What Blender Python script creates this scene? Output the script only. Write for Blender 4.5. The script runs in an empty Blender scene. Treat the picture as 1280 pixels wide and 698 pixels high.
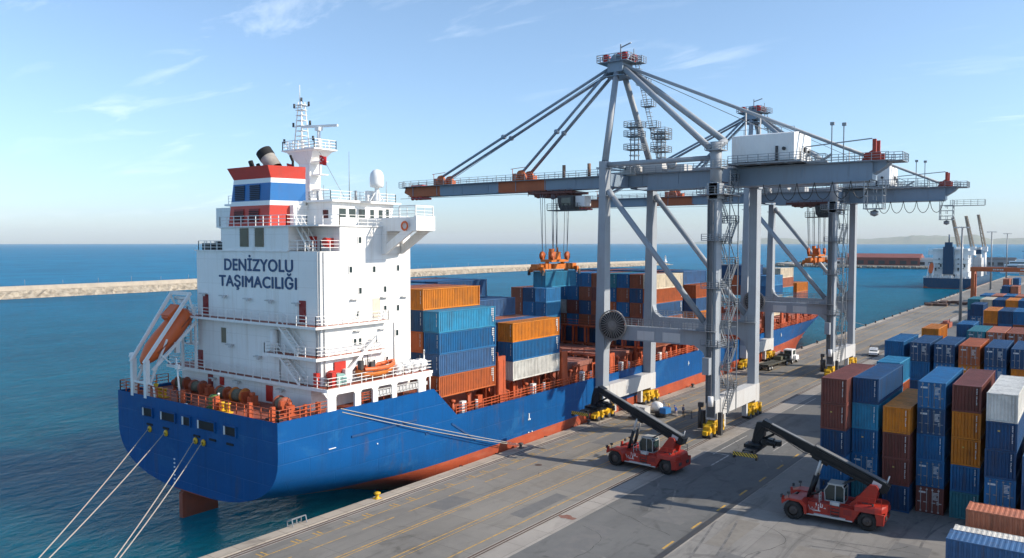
import bpy, bmesh, math, random
from mathutils import Vector, Matrix
R = math.radians
rng = random.Random(7)
C = bpy.context.scene.collection
S = bpy.context.scene

# ---------------------------------------------------------------- camera, sky, sun, exposure
cam_d = bpy.data.cameras.new('camera'); cam = bpy.data.objects.new('camera', cam_d); C.objects.link(cam)
cam_d.lens = 28.125; cam_d.sensor_width = 36; cam_d.clip_start = 0.5; cam_d.clip_end = 80000
cam.location = (0, 0, 26.5); cam.rotation_euler = (R(90 - 2.576), 0, R(36.36))
S.camera = cam
SUN_EL, SUN_AZ = 31.0, 66.0            # azimuth clockwise from +Y (the quay direction)
w = bpy.data.worlds.new('World'); S.world = w; w.use_nodes = True
wn, wl = w.node_tree.nodes, w.node_tree.links
wn.clear()
out = wn.new('ShaderNodeOutputWorld'); bg = wn.new('ShaderNodeBackground'); bg.inputs['Strength'].default_value = 0.15
sky = wn.new('ShaderNodeTexSky'); sky.sky_type = 'NISHITA'; sky.sun_disc = False
sky.sun_elevation = R(SUN_EL); sky.sun_rotation = R(SUN_AZ); sky.altitude = 30
sky.air_density = 1.0; sky.dust_density = 0.6; sky.ozone_density = 6.0
# thin cirrus: noise on a cloud plane high above, seen along the view direction
tc = wn.new('ShaderNodeTexCoord'); sep = wn.new('ShaderNodeSeparateXYZ'); wl.new(tc.outputs['Generated'], sep.inputs[0])
def wmath(op, a, b=None, clamp=False):
    m = wn.new('ShaderNodeMath'); m.operation = op; m.use_clamp = clamp
    for i, v in enumerate((a, b)):
        if v is None: continue
        if isinstance(v, (int, float)): m.inputs[i].default_value = v
        else: wl.new(v, m.inputs[i])
    return m.outputs[0]
zc = wmath('MAXIMUM', sep.outputs[2], 0.0)
zz = wmath('ADD', zc, 0.10)
cx = wmath('DIVIDE', sep.outputs[0], zz); cy = wmath('DIVIDE', sep.outputs[1], zz)
comb = wn.new('ShaderNodeCombineXYZ'); wl.new(cx, comb.inputs[0]); wl.new(cy, comb.inputs[1])
mp = wn.new('ShaderNodeMapping'); mp.inputs['Rotation'].default_value = (0, 0, R(-50)); mp.inputs['Scale'].default_value = (0.55, 1.5, 1); mp.inputs['Location'].default_value = (11.2, 3.1, 0)
wl.new(comb.outputs[0], mp.inputs[0])
n1 = wn.new('ShaderNodeTexNoise'); n1.inputs['Scale'].default_value = 2.1; n1.inputs['Detail'].default_value = 9; n1.inputs['Roughness'].default_value = 0.62; n1.inputs['Distortion'].default_value = 0.55
wl.new(mp.outputs[0], n1.inputs['Vector'])
n2 = wn.new('ShaderNodeTexNoise'); n2.inputs['Scale'].default_value = 0.42; n2.inputs['Detail'].default_value = 2
wl.new(comb.outputs[0], n2.inputs['Vector'])
cr = wn.new('ShaderNodeValToRGB'); cr.color_ramp.elements[0].position = 0.54; cr.color_ramp.elements[1].position = 0.76
wl.new(n1.outputs[0], cr.inputs[0])
cr2 = wn.new('ShaderNodeValToRGB'); cr2.color_ramp.elements[0].position = 0.42; cr2.color_ramp.elements[1].position = 0.66
wl.new(n2.outputs[0], cr2.inputs[0])
cl = wmath('MULTIPLY', cr.outputs[0], cr2.outputs[0]); cl = wmath('MULTIPLY', cl, 0.48)
up = wmath('MULTIPLY', zc, 9.0, True); cl = wmath('MULTIPLY', cl, up)
hsv = wn.new('ShaderNodeHueSaturation'); hsv.inputs['Saturation'].default_value = 0.82; hsv.inputs['Value'].default_value = 1.0; hsv.inputs['Hue'].default_value = 0.488
wl.new(sky.outputs[0], hsv.inputs['Color'])
mx = wn.new('ShaderNodeMixRGB'); mx.inputs[2].default_value = (7.6, 8.2, 8.9, 1)
tint = wn.new('ShaderNodeMixRGB'); tint.blend_type = 'MULTIPLY'; tint.inputs[0].default_value = 1; tint.inputs[2].default_value = (0.955, 0.99, 1.07, 1); wl.new(hsv.outputs[0], tint.inputs[1])
wl.new(cl, mx.inputs[0]); wl.new(tint.outputs[0], mx.inputs[1]); wl.new(mx.outputs[0], bg.inputs[0]); wl.new(bg.outputs[0], out.inputs[0])
sun_d = bpy.data.lights.new('sun', 'SUN'); sun_d.energy = 4.5; sun_d.angle = R(0.5); sun_d.color = (1.0, 0.90, 0.76)
sun = bpy.data.objects.new('sun', sun_d); C.objects.link(sun)
sd = Vector((math.sin(R(SUN_AZ)) * math.cos(R(SUN_EL)), math.cos(R(SUN_AZ)) * math.cos(R(SUN_EL)), math.sin(R(SUN_EL))))
sun.rotation_euler = sd.to_track_quat('Z', 'Y').to_euler()
vs = S.view_settings; vs.view_transform = 'Standard'; vs.look = 'None'; vs.exposure = 0.38; vs.gamma = 1; vs.use_curve_mapping = False
S.render.engine = 'CYCLES'
try:
    S.cycles.use_denoising = True; S.cycles.max_bounces = 6; S.cycles.diffuse_bounces = 3; S.cycles.glossy_bounces = 3
    S.cycles.volume_bounces = 0; S.cycles.use_adaptive_sampling = True; S.cycles.adaptive_threshold = 0.02
except Exception: pass

# ---------------------------------------------------------------- materials
MATS = {}
def mat(name, col, rough=0.5, dirt=0.35, dcol=None, scale=0.5, streak=0.25, scol=(0.16, 0.09, 0.05), metal=0.0, bump=0.0, spec=0.4, vary=0.0, bscale=8.0):
    """painted or mineral surface: patchy tone, vertical run-off stains, optional grain"""
    if name in MATS: return MATS[name]
    m = bpy.data.materials.new(name); m.use_nodes = True; MATS[name] = m
    nt = m.node_tree; n, l = nt.nodes, nt.links; b = n['Principled BSDF']
    b.inputs['Roughness'].default_value = rough; b.inputs['Metallic'].default_value = metal
    b.inputs['Specular IOR Level'].default_value = spec
    t = n.new('ShaderNodeTexCoord'); oi = n.new('ShaderNodeObjectInfo')
    off = n.new('ShaderNodeVectorMath'); off.operation = 'SCALE'; off.inputs['Scale'].default_value = 53.0
    cv = n.new('ShaderNodeCombineXYZ'); l.new(oi.outputs['Random'], cv.inputs[0]); l.new(oi.outputs['Random'], cv.inputs[1])
    l.new(cv.outputs[0], off.inputs[0])
    ad = n.new('ShaderNodeVectorMath'); l.new(t.outputs['Object'], ad.inputs[0]); l.new(off.outputs[0], ad.inputs[1])
    a = n.new('ShaderNodeTexNoise'); a.inputs['Scale'].default_value = scale; a.inputs['Detail'].default_value = 8; a.inputs['Roughness'].default_value = 0.65
    l.new(ad.outputs[0], a.inputs['Vector'])
    r = n.new('ShaderNodeValToRGB'); r.color_ramp.elements[0].position = 0.42; r.color_ramp.elements[1].position = 0.62
    l.new(a.outputs[0], r.inputs[0])
    dc = dcol or tuple(c * 0.62 + 0.012 for c in col)
    k = n.new('ShaderNodeMath'); k.operation = 'MULTIPLY'; k.inputs[1].default_value = dirt; l.new(r.outputs[0], k.inputs[0])
    mx = n.new('ShaderNodeMixRGB'); mx.inputs[1].default_value = (*col, 1); mx.inputs[2].default_value = (*dc, 1); l.new(k.outputs[0], mx.inputs[0])
    last = mx.outputs[0]
    if streak:
        mp = n.new('ShaderNodeMapping'); mp.inputs['Scale'].default_value = (2.2, 2.2, 0.16); l.new(ad.outputs[0], mp.inputs[0])
        s = n.new('ShaderNodeTexNoise'); s.inputs['Scale'].default_value = 1.0; s.inputs['Detail'].default_value = 6; s.inputs['Roughness'].default_value = 0.7; l.new(mp.outputs[0], s.inputs['Vector'])
        r2 = n.new('ShaderNodeValToRGB'); r2.color_ramp.elements[0].position = 0.52; r2.color_ramp.elements[1].position = 0.70; l.new(s.outputs[0], r2.inputs[0])
        k2 = n.new('ShaderNodeMath'); k2.operation = 'MULTIPLY'; k2.inputs[1].default_value = streak; l.new(r2.outputs[0], k2.inputs[0])
        m2 = n.new('ShaderNodeMixRGB'); m2.inputs[2].default_value = (*scol, 1); l.new(last, m2.inputs[1]); l.new(k2.outputs[0], m2.inputs[0]); last = m2.outputs[0]
    if vary:
        h = n.new('ShaderNodeHueSaturation'); v = n.new('ShaderNodeMapRange'); v.inputs[3].default_value = 1 - vary; v.inputs[4].default_value = 1 + vary
        l.new(oi.outputs['Random'], v.inputs[0]); l.new(v.outputs[0], h.inputs['Value']); l.new(last, h.inputs['Color']); last = h.outputs[0]
    l.new(last, b.inputs['Base Color'])
    rr = n.new('ShaderNodeMapRange'); rr.inputs[3].default_value = max(0.05, rough - 0.12); rr.inputs[4].default_value = min(1, rough + 0.15); l.new(a.outputs[0], rr.inputs[0]); l.new(rr.outputs[0], b.inputs['Roughness'])
    if bump:
        bn = n.new('ShaderNodeTexNoise'); bn.inputs['Scale'].default_value = bscale; bn.inputs['Detail'].default_value = 6; l.new(ad.outputs[0], bn.inputs['Vector'])
        bu = n.new('ShaderNodeBump'); bu.inputs['Strength'].default_value = bump; bu.inputs['Distance'].default_value = 0.05; l.new(bn.outputs[0], bu.inputs['Height']); l.new(bu.outputs[0], b.inputs['Normal'])
    return m
white = mat('white_paint', (0.80, 0.79, 0.76), 0.45, 0.22, (0.62, 0.60, 0.56), 0.35, 0.22, (0.45, 0.34, 0.24))
white2 = mat('clean_white', (0.82, 0.82, 0.80), 0.4, 0.1, None, 0.6, 0.0)
grey = mat('crane_grey', (0.315, 0.345, 0.375), 0.5, 0.3, (0.235, 0.25, 0.265), 0.3, 0.25, (0.2, 0.15, 0.11))
boomblue = mat('boom_bluegrey', (0.22, 0.285, 0.355), 0.45, 0.25, (0.19, 0.24, 0.30), 0.3, 0.25, (0.17, 0.14, 0.12))
lightgrey = mat('light_grey_paint', (0.54, 0.54, 0.53), 0.5, 0.25, (0.45, 0.43, 0.4), 0.4, 0.3, (0.3, 0.2, 0.13))
steel = mat('galvanised_steel', (0.26, 0.28, 0.30), 0.45, 0.3, None, 1.0, 0.0, metal=0.3)
darksteel = mat('dark_steel', (0.045, 0.048, 0.052), 0.5, 0.4, (0.09, 0.08, 0.07), 1.0, 0.15)
black = mat('black_paint', (0.009, 0.011, 0.014), 0.34, 0.4, (0.03, 0.031, 0.032), 0.8, 0.12, (0.06, 0.06, 0.055), spec=0.3)
rubber = mat('tyre_rubber', (0.017, 0.017, 0.018), 0.8, 0.5, (0.06, 0.055, 0.05), 2.0, 0.0)
craneorange = mat('orange_primer', (0.47, 0.115, 0.032), 0.5, 0.35, (0.27, 0.07, 0.03), 0.4, 0.2, (0.12, 0.05, 0.03))
spreadorange = mat('spreader_orange', (0.62, 0.17, 0.02), 0.45, 0.4, (0.28, 0.08, 0.02), 1.2, 0.25, (0.1, 0.05, 0.03))
yellow = mat('bogie_yellow', (0.72, 0.42, 0.015), 0.45, 0.45, (0.32, 0.19, 0.03), 1.2, 0.35, (0.07, 0.05, 0.03))
deckred = mat('red_oxide_deck', (0.33, 0.085, 0.045), 0.65, 0.55, (0.20, 0.075, 0.055), 0.5, 0.3, (0.09, 0.05, 0.04))
hatchred = mat('faded_hatch_red', (0.34, 0.13, 0.095), 0.7, 0.6, (0.20, 0.09, 0.07), 0.35, 0.2, (0.12, 0.07, 0.05))
railred = mat('red_orange_steel', (0.50, 0.095, 0.03), 0.55, 0.45, (0.24, 0.06, 0.03), 0.8, 0.3, (0.10, 0.04, 0.03))
signalred = mat('signal_red', (0.50, 0.03, 0.02), 0.45, 0.3, None, 1.0, 0.15)
darkred = mat('door_red', (0.27, 0.022, 0.020), 0.5, 0.3, None, 1.0, 0.15)
rsred = mat('machine_red', (0.43, 0.032, 0.018), 0.36, 0.55, (0.26, 0.03, 0.022), 0.9, 0.25, (0.12, 0.06, 0.05))
boatorange = mat('lifeboat_orange', (0.72, 0.135, 0.03), 0.40, 0.25, (0.48, 0.13, 0.06), 0.9, 0.3, (0.30, 0.12, 0.08))
funnelblue = mat('funnel_blue', (0.02, 0.16, 0.42), 0.45, 0.25, None, 0.5, 0.12)
funnelred = mat('funnel_red', (0.56, 0.05, 0.03), 0.45, 0.25, None, 0.5, 0.15)
letterblue = mat('lettering_blue', (0.022, 0.065, 0.16), 0.5, 0.15, None, 1.0, 0.0)
soot_shade = mat('soot_shade_black', (0.012, 0.012, 0.012), 0.7, 0.3, None, 1.0, 0.0)  # exhaust soot; also paints the shade inside transom ports and slots
louvre = mat('louvre_olive', (0.20, 0.18, 0.125), 0.6, 0.3, None, 1.0, 0.2)
ropemat = mat('mooring_rope', (0.42, 0.39, 0.34), 0.8, 0.5, (0.32, 0.29, 0.24), 6.0, 0.0)
tackgreen = mat('machinery_green', (0.10, 0.20, 0.05), 0.5, 0.4, None, 1.5, 0.1)
teal = mat('teal_machinery', (0.25, 0.42, 0.38), 0.5, 0.3, None, 1.5, 0.1)
concrete = mat('old_concrete', (0.36, 0.33, 0.28), 0.85, 0.5, (0.24, 0.21, 0.175), 0.8, 0.25, (0.14, 0.11, 0.09), bump=0.3)
rockmat = mat('armour_rock', (0.40, 0.345, 0.265), 0.9, 0.8, (0.20, 0.165, 0.12), 0.35, 0.0, bump=1.0, bscale=0.8)
glass = bpy.data.materials.new('window_glass'); glass.use_nodes = True
_b = glass.node_tree.nodes['Principled BSDF']; _b.inputs['Base Color'].default_value = (0.018, 0.035, 0.036, 1); _b.inputs['Roughness'].default_value = 0.08; _b.inputs['Specular IOR Level'].default_value = 0.7

# ---------------------------------------------------------------- mesh builder
class MB:
    def __init__(s, o=(0, 0, 0)): s.v = []; s.f = []; s.mi = []; s.sm = []; s.o = Vector(o); s.m = 0
    def mat(s, i): s.m = i; return s
    def add(s, vs, fs, smooth=False):
        k = len(s.v); s.v += [tuple(Vector(p) - s.o) for p in vs]
        for f in fs: s.f.append([k + i for i in f]); s.mi.append(s.m); s.sm.append(smooth)
        return s
    def box(s, x0, x1, y0, y1, z0, z1):
        x0, x1 = min(x0, x1), max(x0, x1); y0, y1 = min(y0, y1), max(y0, y1); z0, z1 = min(z0, z1), max(z0, z1)
        return s.add([(x, y, z) for z in (z0, z1) for y in (y0, y1) for x in (x0, x1)],
                     [(0, 2, 3, 1), (4, 5, 7, 6), (0, 1, 5, 4), (2, 6, 7, 3), (0, 4, 6, 2), (1, 3, 7, 5)])
    def cbox(s, c, d): return s.box(c[0] - d[0] / 2, c[0] + d[0] / 2, c[1] - d[1] / 2, c[1] + d[1] / 2, c[2] - d[2] / 2, c[2] + d[2] / 2)
    def _fr(s, a, b, up=(0, 0, 1)):
        a, b = Vector(a), Vector(b); d = (b - a).normalized(); u = Vector(up)
        if abs(d.dot(u)) > 0.98: u = Vector((0, 1, 0))
        x = d.cross(u).normalized(); return a, b, x, x.cross(d).normalized()
    def bar(s, a, b, w, h=None, w2=None, h2=None, up=(0, 0, 1)):
        """rectangular beam from a to b; w sideways, h upwards"""
        h = w if h is None else h; w2 = w if w2 is None else w2; h2 = h if h2 is None else h2
        a, b, x, u = s._fr(a, b, up); q = []
        for p, ww, hh in ((a, w, h), (b, w2, h2)):
            q += [p + x * (i * ww / 2) + u * (j * hh / 2) for i, j in ((-1, -1), (1, -1), (1, 1), (-1, 1))]
        return s.add(q, [(0, 1, 2, 3), (7, 6, 5, 4), (0, 4, 5, 1), (1, 5, 6, 2), (2, 6, 7, 3), (3, 7, 4, 0)])
    def tube(s, a, b, r, r2=None, n=8, caps=True, smooth=True):
        r2 = r if r2 is None else r2; a, b, x, u = s._fr(a, b); q = []
        for p, rr in ((a, r), (b, r2)):
            q += [p + x * (rr * math.cos(2 * math.pi * i / n)) + u * (rr * math.sin(2 * math.pi * i / n)) for i in range(n)]
        k = len(s.v); s.add(q, [(i, (i + 1) % n, n + (i + 1) % n, n + i) for i in range(n)], smooth)
        if caps:
            s.f += [[k + i for i in reversed(range(n))], [k + n + i for i in range(n)]]; s.mi += [s.m] * 2; s.sm += [False] * 2
        return s
    def path(s, pts, r, n=6):
        for a, b in zip(pts, pts[1:]): s.tube(a, b, r, n=n, caps=False)
        return s
    def lathe(s, c, prof, n=16, axis='z', smooth=True):
        c = Vector(c); q = []
        for r, t in prof:
            for i in range(n):
                a = 2 * math.pi * i / n; p = (r * math.cos(a), r * math.sin(a))
                q.append(c + (Vector((p[0], p[1], t)) if axis == 'z' else Vector((p[0], t, p[1])) if axis == 'y' else Vector((t, p[0], p[1]))))
        fs = [(j * n + i, j * n + (i + 1) % n, (j + 1) * n + (i + 1) % n, (j + 1) * n + i) for j in range(len(prof) - 1) for i in range(n)]
        if axis == 'y': fs = [f[::-1] for f in fs]
        return s.add(q, fs, smooth)
    def prism(s, poly, d0, d1, axis='y'):
        """poly of (a, b): axis y -> (x, z), x -> (y, z), z -> (x, y)"""
        P = lambda a, b, d: (a, d, b) if axis == 'y' else (d, a, b) if axis == 'x' else (a, b, d)
        n = len(poly); q = [P(a, b, d0) for a, b in poly] + [P(a, b, d1) for a, b in poly]
        return s.add(q, [list(range(n)), list(reversed(range(n, 2 * n)))] + [(i, n + i, n + (i + 1) % n, (i + 1) % n) for i in range(n)])
    def loft(s, rings, closed=True, smooth=True, caps=True):
        n = len(rings[0]); q = [p for r in rings for p in r]; m = n if closed else n - 1
        k = len(s.v); s.add(q, [(j * n + i, j * n + (i + 1) % n, (j + 1) * n + (i + 1) % n, (j + 1) * n + i) for j in range(len(rings) - 1) for i in range(m)], smooth)
        if caps and closed:
            s.f += [[k + i for i in reversed(range(n))], [k + (len(rings) - 1) * n + i for i in range(n)]]; s.mi += [s.m] * 2; s.sm += [False] * 2
        return s
    def rail(s, pts, h=1.05, step=1.5, r=0.035, rows=(1.0, 0.66, 0.33), n=4):
        for a, b in zip(pts, pts[1:]):
            a, b = Vector(a), Vector(b); L = (b - a).length; k = max(1, round(L / step))
            for i in range(k + 1):
                p = a.lerp(b, i / k); s.bar(p, p + Vector((0, 0, h)), r * 2)
            for q in rows: s.bar(a + Vector((0, 0, h * q)), b + Vector((0, 0, h * q)), r * 1.6)
        return s
    def stair(s, a, b, w=0.8, side=(0, 1, 0), step=0.28, th=0.05):
        """stair flight from a (low) to b (high) with stringers, treads and hand rails"""
        a, b, sd = Vector(a), Vector(b), Vector(side).normalized() * (w / 2)
        for k in (-1, 1):
            s.bar(a + sd * k, b + sd * k, 0.06, 0.24); hv = Vector((0, 0, 1.0)); s.bar(a + sd * k + hv, b + sd * k + hv, 0.06)
            for t in (0, .5, 1): p = a.lerp(b, t) + sd * k; s.bar(p, p + hv, 0.05)
        k = max(2, int(abs(b.z - a.z) / step))
        for i in range(1, k):
            p = a.lerp(b, i / k); s.bar(p - sd, p + sd, 0.26, th)
        return s
    def build(s, name, mats, parent=None, smooth=None):
        me = bpy.data.meshes.new(name); me.from_pydata(s.v, [], s.f)
        for m in (mats if isinstance(mats, (list, tuple)) else [mats]): me.materials.append(m)
        for p, i, sm in zip(me.polygons, s.mi, s.sm): p.material_index = i; p.use_smooth = sm if smooth is None else smooth
        bm = bmesh.new(); bm.from_mesh(me); bmesh.ops.recalc_face_normals(bm, faces=bm.faces); bm.to_mesh(me); bm.free()
        o = bpy.data.objects.new(name, me); C.objects.link(o)
        if parent: o.parent = parent
        return o
def tag(o, label=None, cat=None, group=None, kind=None):
    for k, v in (('label', label), ('category', cat), ('group', group), ('kind', kind)):
        if v: o[k] = v
    return o
def thing(name, label, cat, loc=(0, 0, 0), rz=0.0, group=None):
    o = bpy.data.objects.new(name, None); C.objects.link(o); o.location = loc; o.rotation_euler = (0, 0, rz); o.empty_display_size = 0.5
    return tag(o, label, cat, group)
KIDS = {}
def children(o): return [c for c in S.objects if c.parent is o]
def copy_tree(o, parent=None, kids=None):
    kids = kids if kids is not None else {}
    if not kids:
        for c in S.objects:
            if c.parent: kids.setdefault(c.parent.name, []).append(c)
    c = o.copy(); C.objects.link(c)
    if parent: c.parent = parent
    for ch in kids.get(o.name, []): copy_tree(ch, c, kids)
    return c
def loose(name, mb_loc, fn, mats, label, cat, group=None):
    """a thing that is one mesh: fn draws in world coordinates, origin at mb_loc"""
    b = MB(mb_loc); fn(b); o = b.build(name, mats); o.location = mb_loc; return tag(o, label, cat, group)
HAZE = 2.2e-5
# ---------------------------------------------------------------- the setting: sea, quay, hills
QX = -60.4                                   # quay edge; the quay runs along +Y
WZ = -2.5                                    # water level; quay surface is z = 0
def node_mat(name):
    m = bpy.data.materials.new(name); m.use_nodes = True; return m, m.node_tree.nodes, m.node_tree.links, m.node_tree.nodes['Principled BSDF']
sea_m, n, l, b = node_mat('sea_water')
b.inputs['Roughness'].default_value = 0.16; b.inputs['IOR'].default_value = 1.33; b.inputs['Specular IOR Level'].default_value = 0.22
t = n.new('ShaderNodeTexCoord')
def noise(sc, det, vec, rough=0.55, scale=None, rot=0, dist=0.0):
    mp = n.new('ShaderNodeMapping'); mp.inputs['Scale'].default_value = scale or (1, 1, 1); mp.inputs['Rotation'].default_value = (0, 0, rot); l.new(vec, mp.inputs[0])
    q = n.new('ShaderNodeTexNoise'); q.inputs['Scale'].default_value = sc; q.inputs['Detail'].default_value = det; q.inputs['Roughness'].default_value = rough; q.inputs['Distortion'].default_value = dist
    l.new(mp.outputs[0], q.inputs['Vector']); return q.outputs[0]
def mth(op, a, c=None, clamp=False):
    m = n.new('ShaderNodeMath'); m.operation = op; m.use_clamp = clamp
    for i, v in enumerate((a, c)):
        if v is None: continue
        if isinstance(v, (int, float)): m.inputs[i].default_value = v
        else: l.new(v, m.inputs[i])
    return m.outputs[0]
def ramp(f, p0, p1, c0=(0, 0, 0, 1), c1=(1, 1, 1, 1)):
    r = n.new('ShaderNodeValToRGB'); r.color_ramp.elements[0].position = p0; r.color_ramp.elements[1].position = p1
    r.color_ramp.elements[0].color = c0; r.color_ramp.elements[1].color = c1; l.new(f, r.inputs[0]); return r.outputs[0]
def mixc(f, a, c):
    m = n.new('ShaderNodeMixRGB')
    for i, v in enumerate((f, a, c)):
        if isinstance(v, (int, float)): m.inputs[i].default_value = v
        elif isinstance(v, tuple): m.inputs[i].default_value = (*v, 1) if len(v) == 3 else v
        else: l.new(v, m.inputs[i])
    return m.outputs[0]
O = t.outputs['Object']
w1 = noise(0.22, 4, O, 0.6, (1, 0.45, 1), R(25), 0.3)
w2 = noise(0.62, 5, O, 0.62, (1, 0.55, 1), R(28), 0.35)
w3 = noise(0.045, 2, O, 0.5, (1, 0.5, 1), R(15))
h = mth('ADD', mth('MULTIPLY', w1, 1.1), mth('MULTIPLY', w2, 1.0)); h = mth('ADD', h, mth('MULTIPLY', w3, 1.0))
bu = n.new('ShaderNodeBump'); bu.inputs['Strength'].default_value = 1.0; bu.inputs['Distance'].default_value = 0.75; l.new(h, bu.inputs['Height']); l.new(bu.outputs[0], b.inputs['Normal'])
patch = noise(0.006, 4, O, 0.6, (1, 0.35, 1), R(35))
wav = ramp(mth('ADD', mth('MULTIPLY', w1, .5), mth('MULTIPLY', w2, .5)), 0.42, 0.62)  # lighter crests: ripple highlights put into the water colour
sx_ = n.new('ShaderNodeSeparateXYZ'); l.new(O, sx_.inputs[0])
basin = mixc(ramp(patch, 0.35, 0.7), (0.002, 0.086, 0.145), (0.003, 0.112, 0.182))          # sheltered basin: greener, and darker for the weak sky reflection seen steeply
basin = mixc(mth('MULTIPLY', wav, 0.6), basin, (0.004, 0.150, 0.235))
open_sky_tone = mixc(ramp(patch, 0.35, 0.7), (0.002, 0.150, 0.300), (0.003, 0.185, 0.360))            # open sea and far water: deeper blue, sky reflection put into the colour
open_sky_tone = mixc(mth('MULTIPLY', wav, 0.35), open_sky_tone, (0.005, 0.24, 0.43))
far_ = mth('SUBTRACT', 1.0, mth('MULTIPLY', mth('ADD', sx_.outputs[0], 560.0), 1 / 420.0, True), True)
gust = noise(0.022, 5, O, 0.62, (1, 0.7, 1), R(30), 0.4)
colr = mixc(mth('MAXIMUM', far_, mth('MULTIPLY', mth('SUBTRACT', sx_.outputs[1], 400.0), 1 / 700.0, True)), basin, open_sky_tone)
colr = mixc(mth('MULTIPLY', ramp(gust, 0.44, 0.62), 0.3), colr, (0.002, 0.075, 0.14))
b.inputs['Specular IOR Level'].default_value = 0.0; b.inputs['Roughness'].default_value = 0.9
b.subsurface_method = 'BURLEY'; b.inputs['Subsurface Weight'].default_value = 1.0; b.inputs['Subsurface Radius'].default_value = (0.25, 0.8, 1.0); b.inputs['Subsurface Scale'].default_value = 60.0
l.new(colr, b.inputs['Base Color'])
gl = n.new('ShaderNodeBsdfGlossy'); gl.inputs['Roughness'].default_value = 0.10; l.new(bu.outputs[0], gl.inputs['Normal'])
fr = n.new('ShaderNodeFresnel'); fr.inputs['IOR'].default_value = 1.33; l.new(bu.outputs[0], fr.inputs['Normal'])
ms = n.new('ShaderNodeMixShader'); l.new(mth('MULTIPLY', fr.outputs[0], 0.34), ms.inputs[0]); l.new(b.outputs[0], ms.inputs[1]); l.new(gl.outputs[0], ms.inputs[2])   # wave slopes and shadowing keep a rough sea well below full mirror at grazing angles
l.new(ms.outputs[0], n['Material Output'].inputs['Surface'])
bm_ = MB(); bm_.add([(-26000, -3000, 0), (26000, -3000, 0), (26000, 27000, 0), (-26000, 27000, 0)], [(0, 1, 2, 3)])
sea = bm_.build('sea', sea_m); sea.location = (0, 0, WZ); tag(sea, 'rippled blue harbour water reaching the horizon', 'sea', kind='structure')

# quay: top sheets by zone, wall face, coping
def ground_mat(name, c0, c1, c2, slab=(7.0, 9.0), joint=0.5, rough=0.9, bands=0.35):
    global n, l
    m, n, l, b = node_mat(name); t = n.new('ShaderNodeTexCoord'); O = t.outputs['Object']
    b.inputs['Roughness'].default_value = rough; b.inputs['Specular IOR Level'].default_value = 0.3
    a1 = noise(0.12, 6, O, 0.65); a2 = noise(0.9, 8, O, 0.7); a3 = noise(0.35, 5, O, 0.6, (1.0, 0.10, 1))
    c = mixc(ramp(a1, 0.35, 0.68), c0, c1); c = mixc(mth('MULTIPLY', ramp(a2, 0.45, 0.75), 0.5), c, c2); c = mixc(mth('MULTIPLY', ramp(a3, 0.52, 0.75), bands), c, tuple(k * 0.55 for k in c1))
    sp = noise(0.28, 3, O, 0.5, (1, 1, 1), 0, 1.5); c = mixc(mth('MULTIPLY', ramp(sp, 0.60, 0.72), 0.6), c, tuple(k * 0.5 for k in c1))
    sk = noise(0.55, 6, O, 0.7, (1.0, 0.16, 1), R(8), 0.8); c = mixc(mth('MULTIPLY', ramp(sk, 0.53, 0.68), 0.6), c, tuple(k * 0.55 for k in c1))
    pt = noise(0.05, 3, O, 0.5, (1, .5, 1)); c = mixc(mth('MULTIPLY', ramp(pt, 0.45, 0.6), 0.35), c, tuple(k * 1.18 for k in c2))
    if joint:
        br = n.new('ShaderNodeTexBrick'); br.inputs['Scale'].default_value = 1.0; br.inputs['Brick Width'].default_value = slab[1]; br.inputs['Row Height'].default_value = slab[0]; br.inputs['Mortar Size'].default_value = 0.035; br.inputs['Mortar Smooth'].default_value = 0.2; br.offset = 0.0
        br.inputs['Color1'].default_value = (1, 1, 1, 1); br.inputs['Color2'].default_value = (0.88, 0.88, 0.88, 1); br.inputs['Mortar'].default_value = (1 - joint,) * 3 + (1,)
        mp = n.new('ShaderNodeMapping'); mp.inputs['Rotation'].default_value = (0, 0, R(90)); l.new(O, mp.inputs[0]); l.new(mp.outputs[0], br.inputs['Vector'])
        m2 = n.new('ShaderNodeMixRGB'); m2.blend_type = 'MULTIPLY'; m2.inputs[0].default_value = 1; l.new(c, m2.inputs[1]); l.new(br.outputs[0], m2.inputs[2]); c = m2.outputs[0]
    l.new(c, b.inputs['Base Color'])
    bu = n.new('ShaderNodeBump'); bu.inputs['Strength'].default_value = 0.25; bu.inputs['Distance'].default_value = 0.03; l.new(a2, bu.inputs['Height']); l.new(bu.outputs[0], b.inputs['Normal'])
    return m
apron_m = ground_mat('apron_slab', (0.215, 0.202, 0.180), (0.172, 0.162, 0.146), (0.25, 0.232, 0.203), (5.2, 6.5), 0.35)
asphalt_m = ground_mat('quay_asphalt', (0.142, 0.142, 0.137), (0.108, 0.109, 0.107), (0.170, 0.167, 0.158), joint=0, bands=0.4)
strip_m = ground_mat('pale_concrete_strip', (0.34, 0.31, 0.275), (0.25, 0.23, 0.205), (0.38, 0.35, 0.31), (2.0, 4.0), 0.35)
coping_m = ground_mat('coping_stone', (0.42, 0.36, 0.29), (0.31, 0.265, 0.215), (0.46, 0.40, 0.33), (1.6, 2.4), 0.5)
yard_m = ground_mat('yard_concrete', (0.255, 0.242, 0.222), (0.195, 0.186, 0.172), (0.30, 0.283, 0.258), (6, 6), 0.3)
def sheet(name, x0, x1, y0, y1, z, m, label, cat='ground'):
    k = MB(); k.add([(x0, y0, z), (x1, y0, z), (x1, y1, z), (x0, y1, z)], [(0, 1, 2, 3)]); o = k.build(name, m); return tag(o, label, cat, kind='structure')
Y0, Y1 = -40, 760
k = MB(); k.box(QX, 500, Y0, Y1, -14, -0.02); g = k.build('quay_ground', [asphalt_m]); tag(g, 'concrete quay platform rising from the water', 'quay', kind='structure')
sheet('quay_road', -39.6, -29.7, Y0, Y1, 0.0, asphalt_m, 'dark asphalt lane between the crane rails and the yard', 'road')
sheet('quay_apron', -58.0, -42.5, Y0, Y1, 0.0, apron_m, 'grey slab apron between the two crane rails', 'pavement')
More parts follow.
